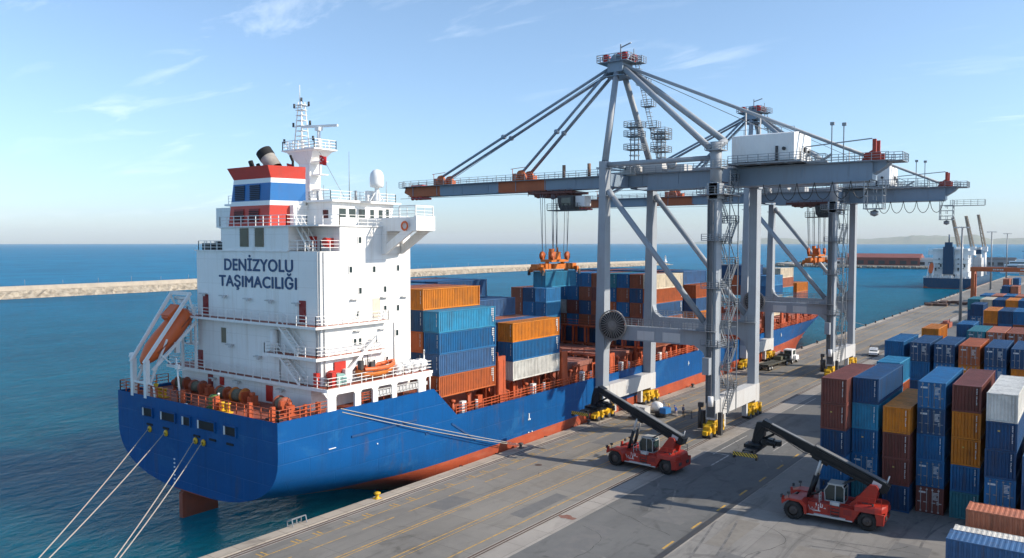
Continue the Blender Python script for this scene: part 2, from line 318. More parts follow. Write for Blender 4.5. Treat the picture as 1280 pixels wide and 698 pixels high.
sheet('rail_strip', -41.75, -39.6, Y0, Y1, 0.0, strip_m, 'pale concrete strip beside the landside crane rail', 'pavement')
sheet('yard_ground', -29.05, 500, Y0, Y1, 0.0, yard_m, 'worn grey concrete of the container yard', 'ground')
k = MB(); k.box(QX - 0.05, -58.95, Y0, Y1, -1.2, 0.06); tag(k.build('quay_kerb', coping_m), 'beige stone coping along the quay edge', 'kerb', kind='structure')
sheet('rail_bed', -58.95, -58.0, Y0, Y1, 0.004, strip_m, 'pale bed of the seaside crane rail', 'pavement')
railm = mat('rail_rust', (.085, .055, .042), .7, .5, None, 1.5, 0)
sheet('rail_bed', -42.5, -41.75, Y0, Y1, 0.002, strip_m, 'pale bed of the landside crane rail', 'pavement')
k = MB()
for x in (-58.72, -58.30): k.box(x - 0.07, x + 0.07, Y0, Y1, 0.0, 0.03)
tag(k.build('crane_rail', railm), 'twin dark steel rail grooves near the quay edge', 'rail', kind='structure')
k = MB(); k.box(-42.28, -42.16, Y0, Y1, 0.0, 0.05); k.box(-41.95, -41.84, Y0, Y1, 0.0, 0.03)
tag(k.build('crane_rail', railm), 'rusty steel rail under the landside crane legs', 'rail', kind='structure')
k = MB(); k.box(-29.65, -29.1, Y0, Y1, -0.01, 0.015); k.mat(1); k.box(-29.05, -28.9, Y0, Y1, 0.0, 0.012)
tag(k.build('drain_channel', [darksteel, strip_m]), 'dark drain channel between the asphalt and the yard', 'drain', kind='structure')
ylw = mat('worn_yellow_line', (0.58, 0.33, 0.05), 0.85, 0.75, (0.20, 0.17, 0.13), 1.6, 0.0)
wht = mat('worn_white_line', (0.45, 0.43, 0.40), 0.85, 0.9, (0.2, 0.19, 0.18), 1.4, 0.0)
k = MB()
def line(x, y0, y1, w=0.14): k.add([(x - w / 2, y0, .008), (x + w / 2, y0, .008), (x + w / 2, y1, .008), (x - w / 2, y1, .008)], [(0, 1, 2, 3)])
line(-56.4, Y0, 420, .10); line(-51.25, Y0, 420); line(-50.85, Y0, 420, .10); line(-47.45, Y0, 420, .12); line(-46.9, Y0, 420, .08); line(-43.6, Y0, 420)
y = 20
while y < 420:
    line(-54.4, y, y + 4.2, .12)
    if y % 3 < 2: line(-49.4, y + 2, y + 6, .12)
    k.box(-57.4, -56.5, y + .3, y + .46, .004, .010); k.box(-57.4, -56.5, y + 0.8, y + 0.96, .004, .010); k.box(-57.4, -56.5, y + 2.7, y + 2.86, .004, .010); k.box(-57.4, -56.5, y + 3.2, y + 3.36, .004, .010)
    line(-29.95, y, y + 2.2, .22)
    y += 6.1
tag(k.build('yellow_road_marking', ylw), 'worn yellow lane lines and dashes on the quay', 'road marking', kind='structure')
k = MB()
for y in (95, 128, 150, 188): line(-38.6, y, y + 12, .16); line(-33.0, y + 6, y + 15, .16)
k.box(-41.4, -36.8, 95.6, 95.8, .004, .010); k.box(-36.9, -36.7, 90, 95.6, .004, .0105)
tag(k.build('white_road_marking', wht), 'worn white lane marks on the asphalt', 'road marking', kind='structure')
# tyre marks: long dark smears turning across the asphalt
k = MB()
for i in range(12):
    x, y, a = rng.uniform(-38.5, 3), rng.uniform(50, 120), rng.uniform(-0.5, 0.5) + (math.pi / 2 if rng.random() < .6 else 0); c = rng.uniform(-.05, .05)
    P = []
    for j in range(14): P.append((x, y)); x += math.cos(a); y += math.sin(a); a += c
    for e in (0, 1.9):
        for (p, q) in zip(P, P[1:]):
            d = Vector((q[0] - p[0], q[1] - p[1], 0)).normalized(); nn = Vector((-d.y, d.x, 0))
            A = Vector((p[0], p[1], .0055 + i * 1e-4)) + nn * e; B = Vector((q[0], q[1], .0055 + i * 1e-4)) + nn * e
            if (A.x + 29.4) * (B.x + 29.4) < 0 or A.x < -39.5: continue
            k.add([A - nn * .11, A + nn * .11, B + nn * .11, B - nn * .11], [(0, 1, 2, 3)])
tag(k.build('tyre_mark', mat('tyre_mark', (0.11, 0.107, 0.103), 0.9, 0.9, (0.20, 0.192, 0.18), 0.8, 0.0)), 'dark curved tyre marks on the quay', 'tyre marks', kind='structure')

# repair patches, cracks and covers in the paving
patch_m = mat('asphalt_patch', (0.135, 0.134, 0.130), 0.9, 0.8, (0.165, 0.160, 0.152), 0.8, 0.0); patch2_m = mat('mortar_patch', (0.215, 0.198, 0.172), 0.9, 0.7, (0.17, 0.155, 0.135), 0.9, 0.0)
for i, (x, y, a_, b_, m_) in enumerate(((-36.5, 60, 1.4, 4.5, patch_m), (-33.2, 72, 2.0, 3.0, patch_m), (-37.8, 88, .8, 6.0, patch_m), (-53.0, 61, 1.2, 2.2, patch_m), (-48.6, 74, 1.0, 3.4, patch2_m), (-55.2, 72, .9, 2.6, patch2_m), (-45.0, 66, .8, 4.0, patch_m), (-24.0, 62, 1.6, 3.0, patch_m), (-18.5, 69, 2.2, 1.6, patch2_m), (-26.5, 70, 1.0, 4.0, patch2_m), (-12.5, 74, 1.5, 2.5, patch_m), (-34.0, 110, 1.5, 6.0, patch_m), (-52.6, 95, 1.3, 4.0, patch_m), (-47.0, 128, 1.5, 5.0, patch2_m), (-54, 140, 1.2, 6, patch_m))):
    k = MB(); k.prism([(x - a_ + rng.uniform(-.2, .2), y - b_), (x + a_, y - b_ + rng.uniform(-.3, .3)), (x + a_ + rng.uniform(-.2, .2), y + b_), (x - a_, y + b_ + rng.uniform(-.3, .3))], .0005, .0045, 'z'); tag(k.build('paving_patch', m_), 'roughly rectangular repair patch in the quay paving', 'paving patch', kind='structure')
k = MB()
for (x, y, a0, n_) in ((-38.5, 63.5, -.35, 26), (-30.8, 66, 2.6, 18), (-52, 66, 1.2, 14), (-22, 66, .5, 20), (-14, 71, 2.4, 14), (-35, 92, 1.4, 18), (-45, 80, .6, 12), (-25, 73.5, -.2, 16)):
    a = a0
    for j in range(n_):
        x1, y1 = x + math.cos(a) * .7, y + math.sin(a) * .7; d = Vector((y - y1, x1 - x, 0)).normalized() * rng.uniform(.012, .032); k.add([Vector((x, y, .0062)) - d, Vector((x, y, .0062)) + d, Vector((x1, y1, .0062)) + d, Vector((x1, y1, .0062)) - d], [(0, 1, 2, 3)]); x, y = x1, y1; a += rng.uniform(-.35, .35)
tag(k.build('paving_crack', mat('crack_dark', (.045, .043, .04), .95, .3, None, 2, 0)), 'dark wandering cracks in the paving', 'cracks', kind='structure')
for x, y in ((-53.5, 78), (-37, 104), (-49, 92)):
    k = MB(); k.lathe((x, y, 0), [(0, .012), (.42, .012), (.45, .004)], 20); tag(k.build('manhole_cover', railm), 'round rusty manhole cover set in the paving', 'manhole cover', kind='structure')
k = MB(); k.prism([(-40.9 + .9 * math.cos(a_ / 12 * 6.283) * (1 + .25 * math.sin(a_ * 2.3)), 64.6 + .55 * math.sin(a_ / 12 * 6.283) * (1 + .3 * math.cos(a_ * 1.7))) for a_ in range(12)], .0005, .0048, 'z'); tag(k.build('rust_stain', mat('rust_stain', (.20, .085, .06), .9, .5, (.27, .2, .17), 2, 0)), 'reddish rust stain on the pale concrete strip', 'stain', kind='structure')

# distant hills
hill_m = mat('hill_scrub', (0.22, 0.25, 0.16), 0.95, 0.6, (0.34, 0.30, 0.22), 0.004, 0.0)
def hills(dist, a0, a1, hmax, seed, label):
    rg = random.Random(seed); k = MB(); N = 90; top = []; hs = [rg.random() for _ in range(14)]
    rings = []
    for j, (dd, f) in enumerate(((0, 0), (500, .55), (1100, 1.0), (1900, .7), (2600, 0))):
        ring = []
        for i in range(N + 1):
            u = i / N; x = u * 12; i0 = int(x); fr = x - i0; fr = fr * fr * (3 - 2 * fr); hh = hs[i0] * (1 - fr) + hs[i0 + 1] * fr
            hh = (0.35 + 0.65 * hh) * min(1, u * 5, (1 - u) * 5 + .4) + 0.05 * math.sin(u * 61 + j) + .03 * math.sin(u * 140)
            a = R(a0 + (a1 - a0) * u); ring.append(((dist + dd) * math.sin(a), (dist + dd) * math.cos(a), max(-4, hmax * hh * f - (4 if f == 0 else 0))))
        rings.append(ring)
    k.loft(rings, closed=False, caps=False); o = k.build('hills', hill_m); tag(o, label, 'hills', kind='structure')
hills(22000, -13, 3, 235, 5, 'low pale hills on the horizon beyond the bay')
hills(24200, -26, 5, 215, 9, 'faint farther ridge along the horizon')

# sea air: one even volume round everything
haze_m = bpy.data.materials.new('sea_haze'); haze_m.use_nodes = True; hn = haze_m.node_tree.nodes; hn.clear()
ho = hn.new('ShaderNodeOutputMaterial'); hv = hn.new('ShaderNodeVolumePrincipled'); hv.inputs['Density'].default_value = HAZE; hv.inputs['Color'].default_value = (0.86, 0.93, 1.0, 1); hv.inputs['Anisotropy'].default_value = 0.0
haze_m.node_tree.links.new(hv.outputs[0], ho.inputs['Volume'])
k = MB(); k.box(-26500, 26500, -3500, 27800, -16, 420); haze = k.build('haze', haze_m); tag(haze, 'thin pale sea haze fading the far shore', 'haze', kind='stuff')
# ---------------------------------------------------------------- the container ship alongside
SO = (-75.0, 46.0, WZ)
ship = thing('container_ship', 'large blue-hulled container ship with white deckhouse moored along the quay', 'container ship', SO)
def SM(): return MB(SO)
CX, HB = -75.0, 14.3
def hbw(y, z, top):
    """half breadth of the hull at station y, height z"""
    wl = HB if y < 176 else HB * max(0.0, 1 - ((y - 176) / 70.0) ** 2.0)
    dk = HB if y < 208 else HB * max(0.0, 1 - ((y - 208) / 53.0) ** 2.1)
    s = max(0.0, min(1.0, (z + 2.5) / (top + 2.5))); return max(0.02, wl + (dk - wl) * s ** 1.3)
def ztop(y): return 9.9 if y <= 67.5 else 9.9 - 3.65 * (y - 67.5) / 4 if y < 71.5 else 6.25 if y < 225 else 6.25 + 0.7 * ((y - 225) / 36) ** 2
def zbot(y): return 0.7 - (y - 46) * 0.15 if y < 60 else max(-9.5, -1.4 - (y - 60) * 0.30) if y < 225 else -9.5 + max(0, (y - 246)) * 0.75
def ring(y, n=22):
    zt, zb = ztop(y), zbot(y); zr = max(zb + 1.5, 6.6 - max(0, y - 46) * 0.16) if y < 100 else zb + 3.0
    pts = []
    for i in range(n + 1):
        t = i / n
        if t < .45: z = zt + (zr - zt) * t / .45; f = 1.0
        else:
            a = (t - .45) / .55 * math.pi / 2; e = 2.5; z = zr - (zr - zb) * math.sin(a) ** (2 / e); f = math.cos(a) ** (2 / e) if t < 1 else 0
        pts.append((hbw(y, z, zt) * f, z))
    return [(CX - a, y, z) for a, z in pts] + [(CX + a, y, z) for a, z in reversed(pts[:-1])]
ST = [46, 47, 49, 52, 56, 60, 64, 67.5, 68.5, 70, 71.5, 75, 80, 86, 93, 100, 110, 125, 140, 155, 170, 180, 190, 198, 206, 213, 220, 226, 232, 238, 243, 247, 250, 253, 256, 258.5, 260.5]
hull_m, n, l, b = node_mat('hull_paint'); t = n.new('ShaderNodeTexCoord'); O = t.outputs['Object']
b.inputs['Roughness'].default_value = 0.42; b.inputs['Specular IOR Level'].default_value = 0.22
sp = n.new('ShaderNodeSeparateXYZ'); l.new(O, sp.inputs[0])
bl = mixc(ramp(noise(0.10, 6, O, .6), .35, .7), (0.002, 0.080, 0.260), (0.003, 0.062, 0.195)); bl = mixc(mth('MULTIPLY', ramp(noise(.5, 8, O, .7, (1, 1, .25)), .55, .8), .35), bl, (0.012, 0.085, 0.25))
bl = mixc(mth('MULTIPLY', ramp(noise(1.0, 7, O, .7, (1.2, 1.2, .07)), .50, .68), .38), bl, (0.010, 0.042, 0.13))
bl = mixc(mth('MULTIPLY', ramp(noise(.16, 7, O, .75, (1, 1, 1.6), 0, .6), .55, .66), .5), bl, (0.02, 0.125, 0.29))
bl = mixc(mth('MULTIPLY', ramp(noise(.9, 4, O, .6, (.45, .45, .12)), .62, .74), .42), bl, (0.09, 0.065, 0.06))
rd = mixc(ramp(noise(.3, 7, O, .65), .35, .7), (0.43, 0.085, 0.035), (0.27, 0.06, 0.035)); rd = mixc(mth('MULTIPLY', ramp(noise(.8, 6, O, .7, (.4, .4, 2.2)), .5, .75), .5), rd, (0.40, 0.16, 0.10))
lvl = mth('SUBTRACT', sp.outputs[2], mth('ADD', mth('MULTIPLY', sp.outputs[1], 0.011), 3.3))
edge = mth('GREATER_THAN', lvl, 0.0); c_ = mixc(edge, rd, bl)
wet = mth('LESS_THAN', mth('ADD', sp.outputs[2], mth('MULTIPLY', noise(.5, 4, O), .8)), 0.75); c_ = mixc(mth('MULTIPLY', wet, .65), c_, (0.07, 0.035, 0.02))
l.new(c_, b.inputs['Base Color'])
bu = n.new('ShaderNodeBump'); bu.inputs['Strength'].default_value = 0.45; bu.inputs['Distance'].default_value = 0.14
br = n.new('ShaderNodeTexBrick'); br.inputs['Scale'].default_value = 1; br.inputs['Brick Width'].default_value = 6; br.inputs['Row Height'].default_value = 2.1; br.inputs['Mortar Size'].default_value = .05; br.inputs['Mortar Smooth'].default_value = 1; br.inputs['Color1'].default_value = br.inputs['Color2'].default_value = (1, 1, 1, 1); br.inputs['Mortar'].default_value = (0, 0, 0, 1)
mp = n.new('ShaderNodeMapping'); mp.vector_type = 'POINT'; cb = n.new('ShaderNodeCombineXYZ'); l.new(mth('ADD', sp.outputs[0], sp.outputs[1]), cb.inputs[0]); l.new(sp.outputs[2], cb.inputs[1]); l.new(cb.outputs[0], br.inputs['Vector'])
l.new(mth('ADD', mth('MULTIPLY', br.outputs[0], .35), mth('MULTIPLY', noise(.55, 3, O), .9)), bu.inputs['Height']); l.new(bu.outputs[0], b.inputs['Normal'])
k = SM(); rings = [ring(y) for y in ST]; k.loft(rings, closed=False, caps=False)
r0 = rings[0]; k.add(r0, [list(range(len(r0)))])
# bulwark thickness along the top edge
for i in range(len(ST) - 1):
    for s in (0, -1):
        a, c = Vector(rings[i][s]), Vector(rings[i + 1][s]); ins = Vector((0.25 if s == 0 else -0.25, 0, 0))
        if ST[i] < 255: k.add([a, c, c + ins, a + ins], [(0, 1, 2, 3)]); k.add([a + ins, c + ins, c + ins - Vector((0, 0, .5)), a + ins - Vector((0, 0, .5))], [(0, 1, 2, 3)])
hull = k.build('hull', hull_m, ship)
# small fittings on the hull skin
k = SM(); k.bar((-60.66, 55.0, 6.9), (-60.66, 64.5, 6.9), .16, .2); k.bar((-60.66, 70.5, 5.4), (-60.66, 75.0, 2.6), .10, .22); k.box(-60.72, -60.62, 66.0, 66.6, 4.9, 5.2)
k.build('rubbing_strip', mat('hull_trim', (0.012, 0.07, 0.20), .5, .4), hull)
k = SM()
for y, z, w_, h_ in ((86.0, 3.0, .5, .18), (86.15, 3.0, .12, .9), (137, 4.3, .45, .16), (137.1, 4.0, .12, .8), (190, 4.6, .5, .18), (190.1, 4.3, .14, .9), (86, 1.3, .2, .12), (86.8, 1.3, .2, .12), (52, 6.2, .9, .06), (58.5, 5.4, .12, .12)):
    k.box(-60.715, -60.60, y, y + w_, z, z + h_)
k.build('hull_marking', white2, hull)
k = SM()
for i in range(7): k.box(-78.05, -77.85, 45.93, 46.0, 1.2 + i * .42, 1.35 + i * .42)
k.build('draught_marking', white2, hull)
# mooring ports in the transom
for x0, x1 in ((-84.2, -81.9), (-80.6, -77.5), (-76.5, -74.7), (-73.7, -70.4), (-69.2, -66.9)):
    k = SM(); f = .14
    k.box(x0, x0 + f, 45.82, 46, 7.6, 8.7); k.box(x1 - f, x1, 45.82, 46, 7.6, 8.7); k.box(x0 + f, x1 - f, 45.82, 46, 8.6, 8.7); k.box(x0 + f, x1 - f, 45.82, 46, 7.6, 7.7); k.mat(1); k.box(x0 + f, x0 + .36, 45.90, 45.97, 7.7, 8.6)  # white strip paints the lit left reveal of the port
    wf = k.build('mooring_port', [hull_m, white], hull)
    k = SM(); k.box(x0 + f, x1 - f, 45.975, 45.99, 7.7, 8.6); k.build('port_shade_plate', soot_shade, hull)  # dark plate painted as the shade inside the port
for x in (-82.6, -79.4, -73.9, -72.5):
    k = SM(); k.lathe((x, 45.9, 6.35), [(.12, -.1), (.34, -.06), (.36, .05), (.2, .1)], 12, 'y'); k.build('fairlead', yellow, hull)
for x in (-83.2, -80, -74.3, -71.5, -68.6): k = SM(); k.box(x, x + 1.1, 45.9, 46, 6.75, 6.95); k.build('roller_slot', soot_shade, hull)  # raised dark bars painted as the shade in the slots
# rudder under the transom
k = SM(); k.prism([(46.4, -6), (50.6, -6), (50.6, .2), (49.0, 1.2), (47.2, .8), (46.4, .1)], CX - 2.9, CX - 2.3, 'x'); k.build('rudder', deckred, ship)
k = SM(); k.lathe((CX - .2, 244, -3.1), [(.05, 9.5), (1.0, 8.9), (1.8, 7.2), (2.25, 4.0), (2.3, 0), (2.2, -8)], 18, 'y'); k.build('bulbous_bow', hull_m, ship)
# decks
def deck(name, ys, z, m, x=None):
    k = SM(); L = [(CX - hbw(y, z, ztop(y)) + .1, y, z) for y in ys]; Rr = [(CX + hbw(y, z, ztop(y)) - .1, y, z) for y in ys]
    for i in range(len(ys) - 1): k.add([L[i], Rr[i], Rr[i + 1], L[i + 1]], [(0, 1, 2, 3)])
    return k.build(name, m, ship)
deck('poop_deck', [46.1, 49, 52, 56, 60, 64, 68.8], 9.55, deckred)
deck('main_deck', [y for y in ST if y >= 68], 5.85, deckred)
k = SM(); k.box(CX - 14.1, CX + 14.1, 68.6, 68.8, 5.6, 9.5); k.build('poop_bulkhead', deckred, ship)
k = SM(); k.rail([(CX - 14.15, 52, 9.9), (CX - 14.15, 46.2, 9.9), (CX + 14.15, 46.2, 9.9), (CX + 14.15, 52.4, 9.9)], 1.1, 1.3, .04)
for x in (-77.5, -71.5, -66, -62.5, -86.8): k.box(x, x + .35, 46.5, 46.9, 9.5, 11.1)
for y in (47.6, 49.5, 51.0): k.box(-61.4, -61.1, y, y + .3, 9.5, 11.0)
k.build('poop_railing', railred, ship)
# mooring winches on the poop
def winch(x, y, rz, s=1.0, drum=railred):
    o = bpy.data.objects.new('mooring_winch', None)
    k = MB(); k.box(-1.9, 1.9, -.9, .9, 0, .22); k.box(-1.95, -1.7, -.7, .7, .2, 1.7); k.box(.1, .3, -.7, .7, .2, 1.7); k.box(1.2, 1.9, -.6, .6, .2, 1.25); k.tube((1.5, 0, 1.2), (1.5, 0, 1.7), .35)
    w_ = k.build('mooring_winch', railred, ship); w_.location = (x - SO[0], y - SO[1], 9.55 - SO[2]); w_.rotation_euler = (0, 0, rz); w_.scale = (s, s, s)
    k = MB(); k.lathe((0, 0, 1.15), [(.0, -1.7), (1.0, -1.7), (1.0, -1.6), (.45, -1.55), (.45, .05), (1.0, .1), (1.0, .2), (0, .2)], 18, 'x'); k.build('drum', drum, w_)
    k = MB(); k.lathe((0, 0, 1.15), [(.47, -1.52), (.8, -1.5), (.8, -.5), (.72, -.45), (.72, .0), (.47, .03)], 18, 'x'); k.build('rope_coil', mat('old_rope_coil', (.17, .155, .11), .85, .7, (.09, .09, .06), 4, 0), w_)
    k = MB(); k.lathe((0, 0, 1.15), [(0, -2.6), (.42, -2.6), (.32, -2.3), (.42, -2.0), (.2, -1.9)], 14, 'x'); k.build('warping_head', railred, w_)
for a in ((-80.6, 51.0, .15, .75, deckred), (-75.6, 50.8, .1, .7), (-72.0, 50.4, .12, .82, spreadorange), (-65.2, 50.3, -.25, .75, deckred), (-84.6, 51.5, .3, .72, deckred)): winch(*a)
for i, (x, y, m_) in enumerate(((-82.9, 47.6, yellow), (-72.9, 47.4, tackgreen), (-70.2, 46.9, yellow), (-78.2, 47.6, darksteel), (-63.3, 47.6, darksteel), (-88.2, 47.4, deckred))):
    k = SM(); k.box(x - .9, x + .9, y - .35, y + .35, 9.55, 9.7)
    for e in (-.5, .5): k.lathe((x + e, y, 9.7), [(.22, 0), (.22, .7), (.3, .75), (.3, .85), (0, .9)], 12)
    k.build('bitts', m_, ship)
for x, y, m_ in ((-72.6, 47.2, tackgreen),):
    k = SM(); k.lathe((x, y, 9.55), [(.42, 0), (.5, .1), (.36, .6), (.48, 1.25), (.3, 1.5), (0, 1.55)], 12); k.build('deck_machinery', m_, ship)
k = SM(); k.tube((-77.6, 46.6, 9.6), (-78.3, 46.6, 14.4), .13, .07); k.tube((-78.1, 46.6, 13.0), (-77.8, 47.2, 13.1), .05); k.box(-78.4, -77.9, 46.5, 46.8, 13.2, 13.7); k.tube((-77.6, 46.6, 9.6), (-76.9, 46.9, 9.6), .1); k.build('stern_light_mast', white, ship)

# ---- deckhouse
TX0, TX1, TY0, TY1 = -83.9, -62.5, 52.7, 65.6
house_m, n, l, b = node_mat('deckhouse_white'); t = n.new('ShaderNodeTexCoord'); O = t.outputs['Object']; b.inputs['Roughness'].default_value = .42
sp = n.new('ShaderNodeSeparateXYZ'); l.new(O, sp.inputs[0]); cb = n.new('ShaderNodeCombineXYZ'); l.new(mth('ADD', sp.outputs[0], sp.outputs[1]), cb.inputs[0]); l.new(sp.outputs[2], cb.inputs[1])
br = n.new('ShaderNodeTexBrick'); br.inputs['Scale'].default_value = 1; br.inputs['Brick Width'].default_value = 5.3; br.inputs['Row Height'].default_value = 2.72; br.inputs['Mortar Size'].default_value = .025; br.inputs['Mortar Smooth'].default_value = .6; br.offset = .0
br.inputs['Color1'].default_value = (1, 1, 1, 1); br.inputs['Color2'].default_value = (.975, .975, .97, 1); br.inputs['Mortar'].default_value = (.80, .79, .77, 1); l.new(cb.outputs[0], br.inputs['Vector'])
c_ = mixc(mth('MULTIPLY', ramp(noise(.3, 6, O), .4, .75), .3), (.83, .82, .79), (.70, .69, .66)); c_ = mixc(mth('MULTIPLY', ramp(noise(1.4, 6, O, .7, (1, 1, .06)), .52, .70), .34), c_, (.50, .41, .31))
m2 = n.new('ShaderNodeMixRGB'); m2.blend_type = 'MULTIPLY'; m2.inputs[0].default_value = 1; l.new(c_, m2.inputs[1]); l.new(br.outputs[0], m2.inputs[2]); l.new(m2.outputs[0], b.inputs['Base Color'])
bu = n.new('ShaderNodeBump'); bu.inputs['Strength'].default_value = .35; bu.inputs['Distance'].default_value = .06; l.new(mth('ADD', br.outputs[0], mth('MULTIPLY', noise(.8, 2, O), 1.2)), bu.inputs['Height']); l.new(bu.outputs[0], b.inputs['Normal'])
k = SM()
k.box(-87.0, -63.8, 52.5, 66.8, 9.5, 11.75)                       # base house under the boat deck
k.box(TX0, TX1, TY0, TY1, 12.1, 25.65)                            # accommodation block
k.box(-78.95, -67.4, TY0 + .05, 57.0, 25.65, 28.2)                 # stern block under the funnel
k.box(-83.0, -62.5, 55.3, TY1, 25.65, 28.2)                        # navigation bridge base
k.box(TX0 - .25, -67.4, TY0 - .15, 57, 25.6, 25.72); k.box(-79.2, -62.4, TY0 - .2, 57.2, 28.2, 28.32); k.box(-83.2, -62.35, 55.2, TY1 + .1, 28.2, 28.33)
house = k.build('deckhouse', house_m, ship)
k = SM()                                                          # wheelhouse with raked front and roof overhang
k.box(-84.2, -66.0, 57.4, 65.9, 28.3, 30.9)
k.prism([(65.9, 28.3), (66.5, 30.4), (66.5, 30.9), (65.9, 30.9)], -84.2, -66.0, 'x'); k.box(-84.6, -65.4, 56.9, 67.2, 30.9, 31.12)
k.box(-84.2, -70.0, 55.5, 57.4, 28.3, 30.6)
k.build('wheelhouse', house_m, ship)
wh = ship.children[-1] if False else [o for o in S.objects if o.name == 'wheelhouse'][0]
def window(face, y, z, w_, h_, par, m=glass):
    """a framed pane on a wall facing +x (face = ('x', X)) or -y (face = ('y', Y))"""
    k = SM(); a, c = face; e = .09
    def bx(u0, u1, z0, z1, d0, d1, mi):
        k.mat(mi)
        if a == 'x': k.box(c + d0, c + d1, u0, u1, z0, z1)
        else: k.box(u0, u1, c - d1, c - d0, z0, z1)
    bx(y - w_ / 2, y + w_ / 2, z - h_ / 2, z + h_ / 2, 0.0, .02, 1)
    bx(y - w_ / 2 - e, y + w_ / 2 + e, z + h_ / 2, z + h_ / 2 + e, 0, .08, 0); bx(y - w_ / 2 - e, y + w_ / 2 + e, z - h_ / 2 - e, z - h_ / 2, 0, .08, 0)
    bx(y - w_ / 2 - e, y - w_ / 2, z - h_ / 2, z + h_ / 2, 0, .08, 0); bx(y + w_ / 2, y + w_ / 2 + e, z - h_ / 2, z + h_ / 2, 0, .08, 0)
    return k.build('window', [white, m], par)
SX = ('x', TX1); SY = ('y', TY0)
for y, z in ((56.7, 23.75), (60.0, 23.7), (63.6, 23.75), (58.0, 26.8), (62.15, 26.85), (64.2, 26.85), (58.0, 21.5), (61.6, 21.5), (57.65, 19.05), (63.55, 19.35), (61.6, 19.4), (57.2, 16.2), (57.9, 16.2), (60.2, 16.2), (63.4, 16.6), (61.8, 13.8)): window(SX, y, z, .38, .62, house)
for y, z in ((58.1, 13.7), (59.9, 13.7)): window(SX, y, z, .3, .6, house)
for y in (58.75, 60.15, 61.55): window(('x', -66.0), y, 29.75, 1.0, .95, wh)
for y in (63.1, 64.4): window(('x', -66.0), y, 29.65, .62, 1.15, wh)
window(('x', -66.0), 65.5, 29.8, .5, 1.1, wh)
window(('y', 57.4), -67.0, 29.6, .95, .9, wh)
window(('y', TY0), -78.8, 16.2, 1.0, 1.7, house, louvre)
for x in (-74.85, -72.2):
    k = SM(); k.box(x - .72, x + .72, TY0 - .03, TY0 + .06, 26.1, 28.1)
    for i in range(11): k.bar((x - .72, TY0 - .06, 26.2 + i * .18), (x + .72, TY0 - .06, 26.2 + i * .18), .08, .05)
    k.build('louvre', louvre, house)
def door(x, z, w_=.85, h_=1.9, par=house, m=darkred, Y=TY0):
    k = SM(); k.box(x - w_ / 2, x + w_ / 2, Y - .08, Y - .01, z, z + h_); k.bar((x + w_ * .3, Y - .12, z + h_ * .45), (x + w_ * .3, Y - .12, z + h_ * .6), .06); d = k.build('door', m, par)
    return d
for x in (-82.2, -65.2): door(x, 18.35, 1.0, 2.3)
door(-83.4, 12.25, .9, 1.95); door(-81.2, 9.65, .9, 1.95, house, darkred, 52.5); door(-70.5, 9.75, 1.1, 1.7, house, signalred, 52.5); door(-79.0, 10.6, .8, .9, house, signalred, 52.5)
k = SM(); k.box(TX1, TX1 + .06, 59.8, 60.9, 18.4, 20.6); k.build('door', mat('cream_door', (.62, .55, .44), .5), house)
k = SM(); k.box(TX1, TX1 + .06, 58.7, 59.4, 12.3, 14.2); k.build('door', lightgrey, house)
# piping, lamps and small boxes on the walls
for x, z in ((-82.4, 20.7), (-78.6, 20.6), (-74.2, 20.45), (-70.4, 20.4), (-66.0, 20.3), (-80.5, 11.2), (-76.0, 11.3), (-68.5, 11.2), (-72.5, 14.3), (-77.5, 15.2)):
    k = SM(); yw = TY0 if z > 12 else 52.5; k.box(x - .5, x + .5, yw - .45, yw, z, z + .12); k.box(x + .2, x + .5, yw - .5, yw - .3, z - .22, z); k.build('lamp_bracket', lightgrey, house)
for y, z in ((56.6, 20.6), (60.9, 20.6), (64, 20.5), (57, 17.3), (60.5, 17.2)): k = SM(); k.box(TX1, TX1 + .4, y, y + 1.0, z, z + .1); k.build('lamp_bracket', lightgrey, house)
for x, y, z, z1, r_ in ((-68.9, TY0 - .1, 12.2, 18, .06), (-63.1, TY0 - .1, 12.2, 18, .06), (-62.4, 53.1, 12.2, 25.6, .07), (-62.75, TY0 - .1, 12.2, 25.6, .05), (-62.4, 62.9, 12.2, 17.8, .06)): k = SM(); k.tube((x, y, z), (x, y, z1), r_); k.build('downpipe', lightgrey, house)
# name on the stern wall
def text(body, size, loc, rot, m, par, bold=.02, width=None, name='lettering', sp_=1.0):
    cu = bpy.data.curves.new('t', 'FONT'); cu.body = body; cu.size = size; cu.align_x = 'CENTER'; cu.extrude = .012; cu.space_character = sp_; cu.resolution_u = 4
    o = bpy.data.objects.new('t', cu); C.objects.link(o); dg = bpy.context.evaluated_depsgraph_get(); me = bpy.data.meshes.new_from_object(o.evaluated_get(dg)); bpy.data.objects.remove(o)
    
    bm = bmesh.new(); base = me.copy()
    for j, (ox, oy) in enumerate(((0, 0), (-bold, 0), (bold, 0), (0, -bold * .8), (0, bold * .8))):
        m2_ = base.copy(); m2_.transform(Matrix.Translation((ox, oy, .003 * j))); bm.from_mesh(m2_)
    bm.to_mesh(me); bm.free(); me.materials.clear(); me.materials.append(m); q = bpy.data.objects.new(name, me); C.objects.link(q); q.location = Vector(loc) - Vector(SO); q.rotation_euler = rot; xs = [v.co.x for v in me.vertices]; q.scale = (width / (max(xs) - min(xs)) if width else 1, 1, 1)
    if par: q.parent = par
    return q
text('DEN\u0130ZYOLU', 1.80, (-72.6, TY0 - .03, 23.52), (R(90), 0, 0), letterblue, house, .05, 11.9, sp_=1.05)
text('TA\u015eIMACILI\u011eI', 1.70, (-72.75, TY0 - .03, 21.75), (R(90), 0, 0), letterblue, house, .05, 13.5, sp_=1.05)
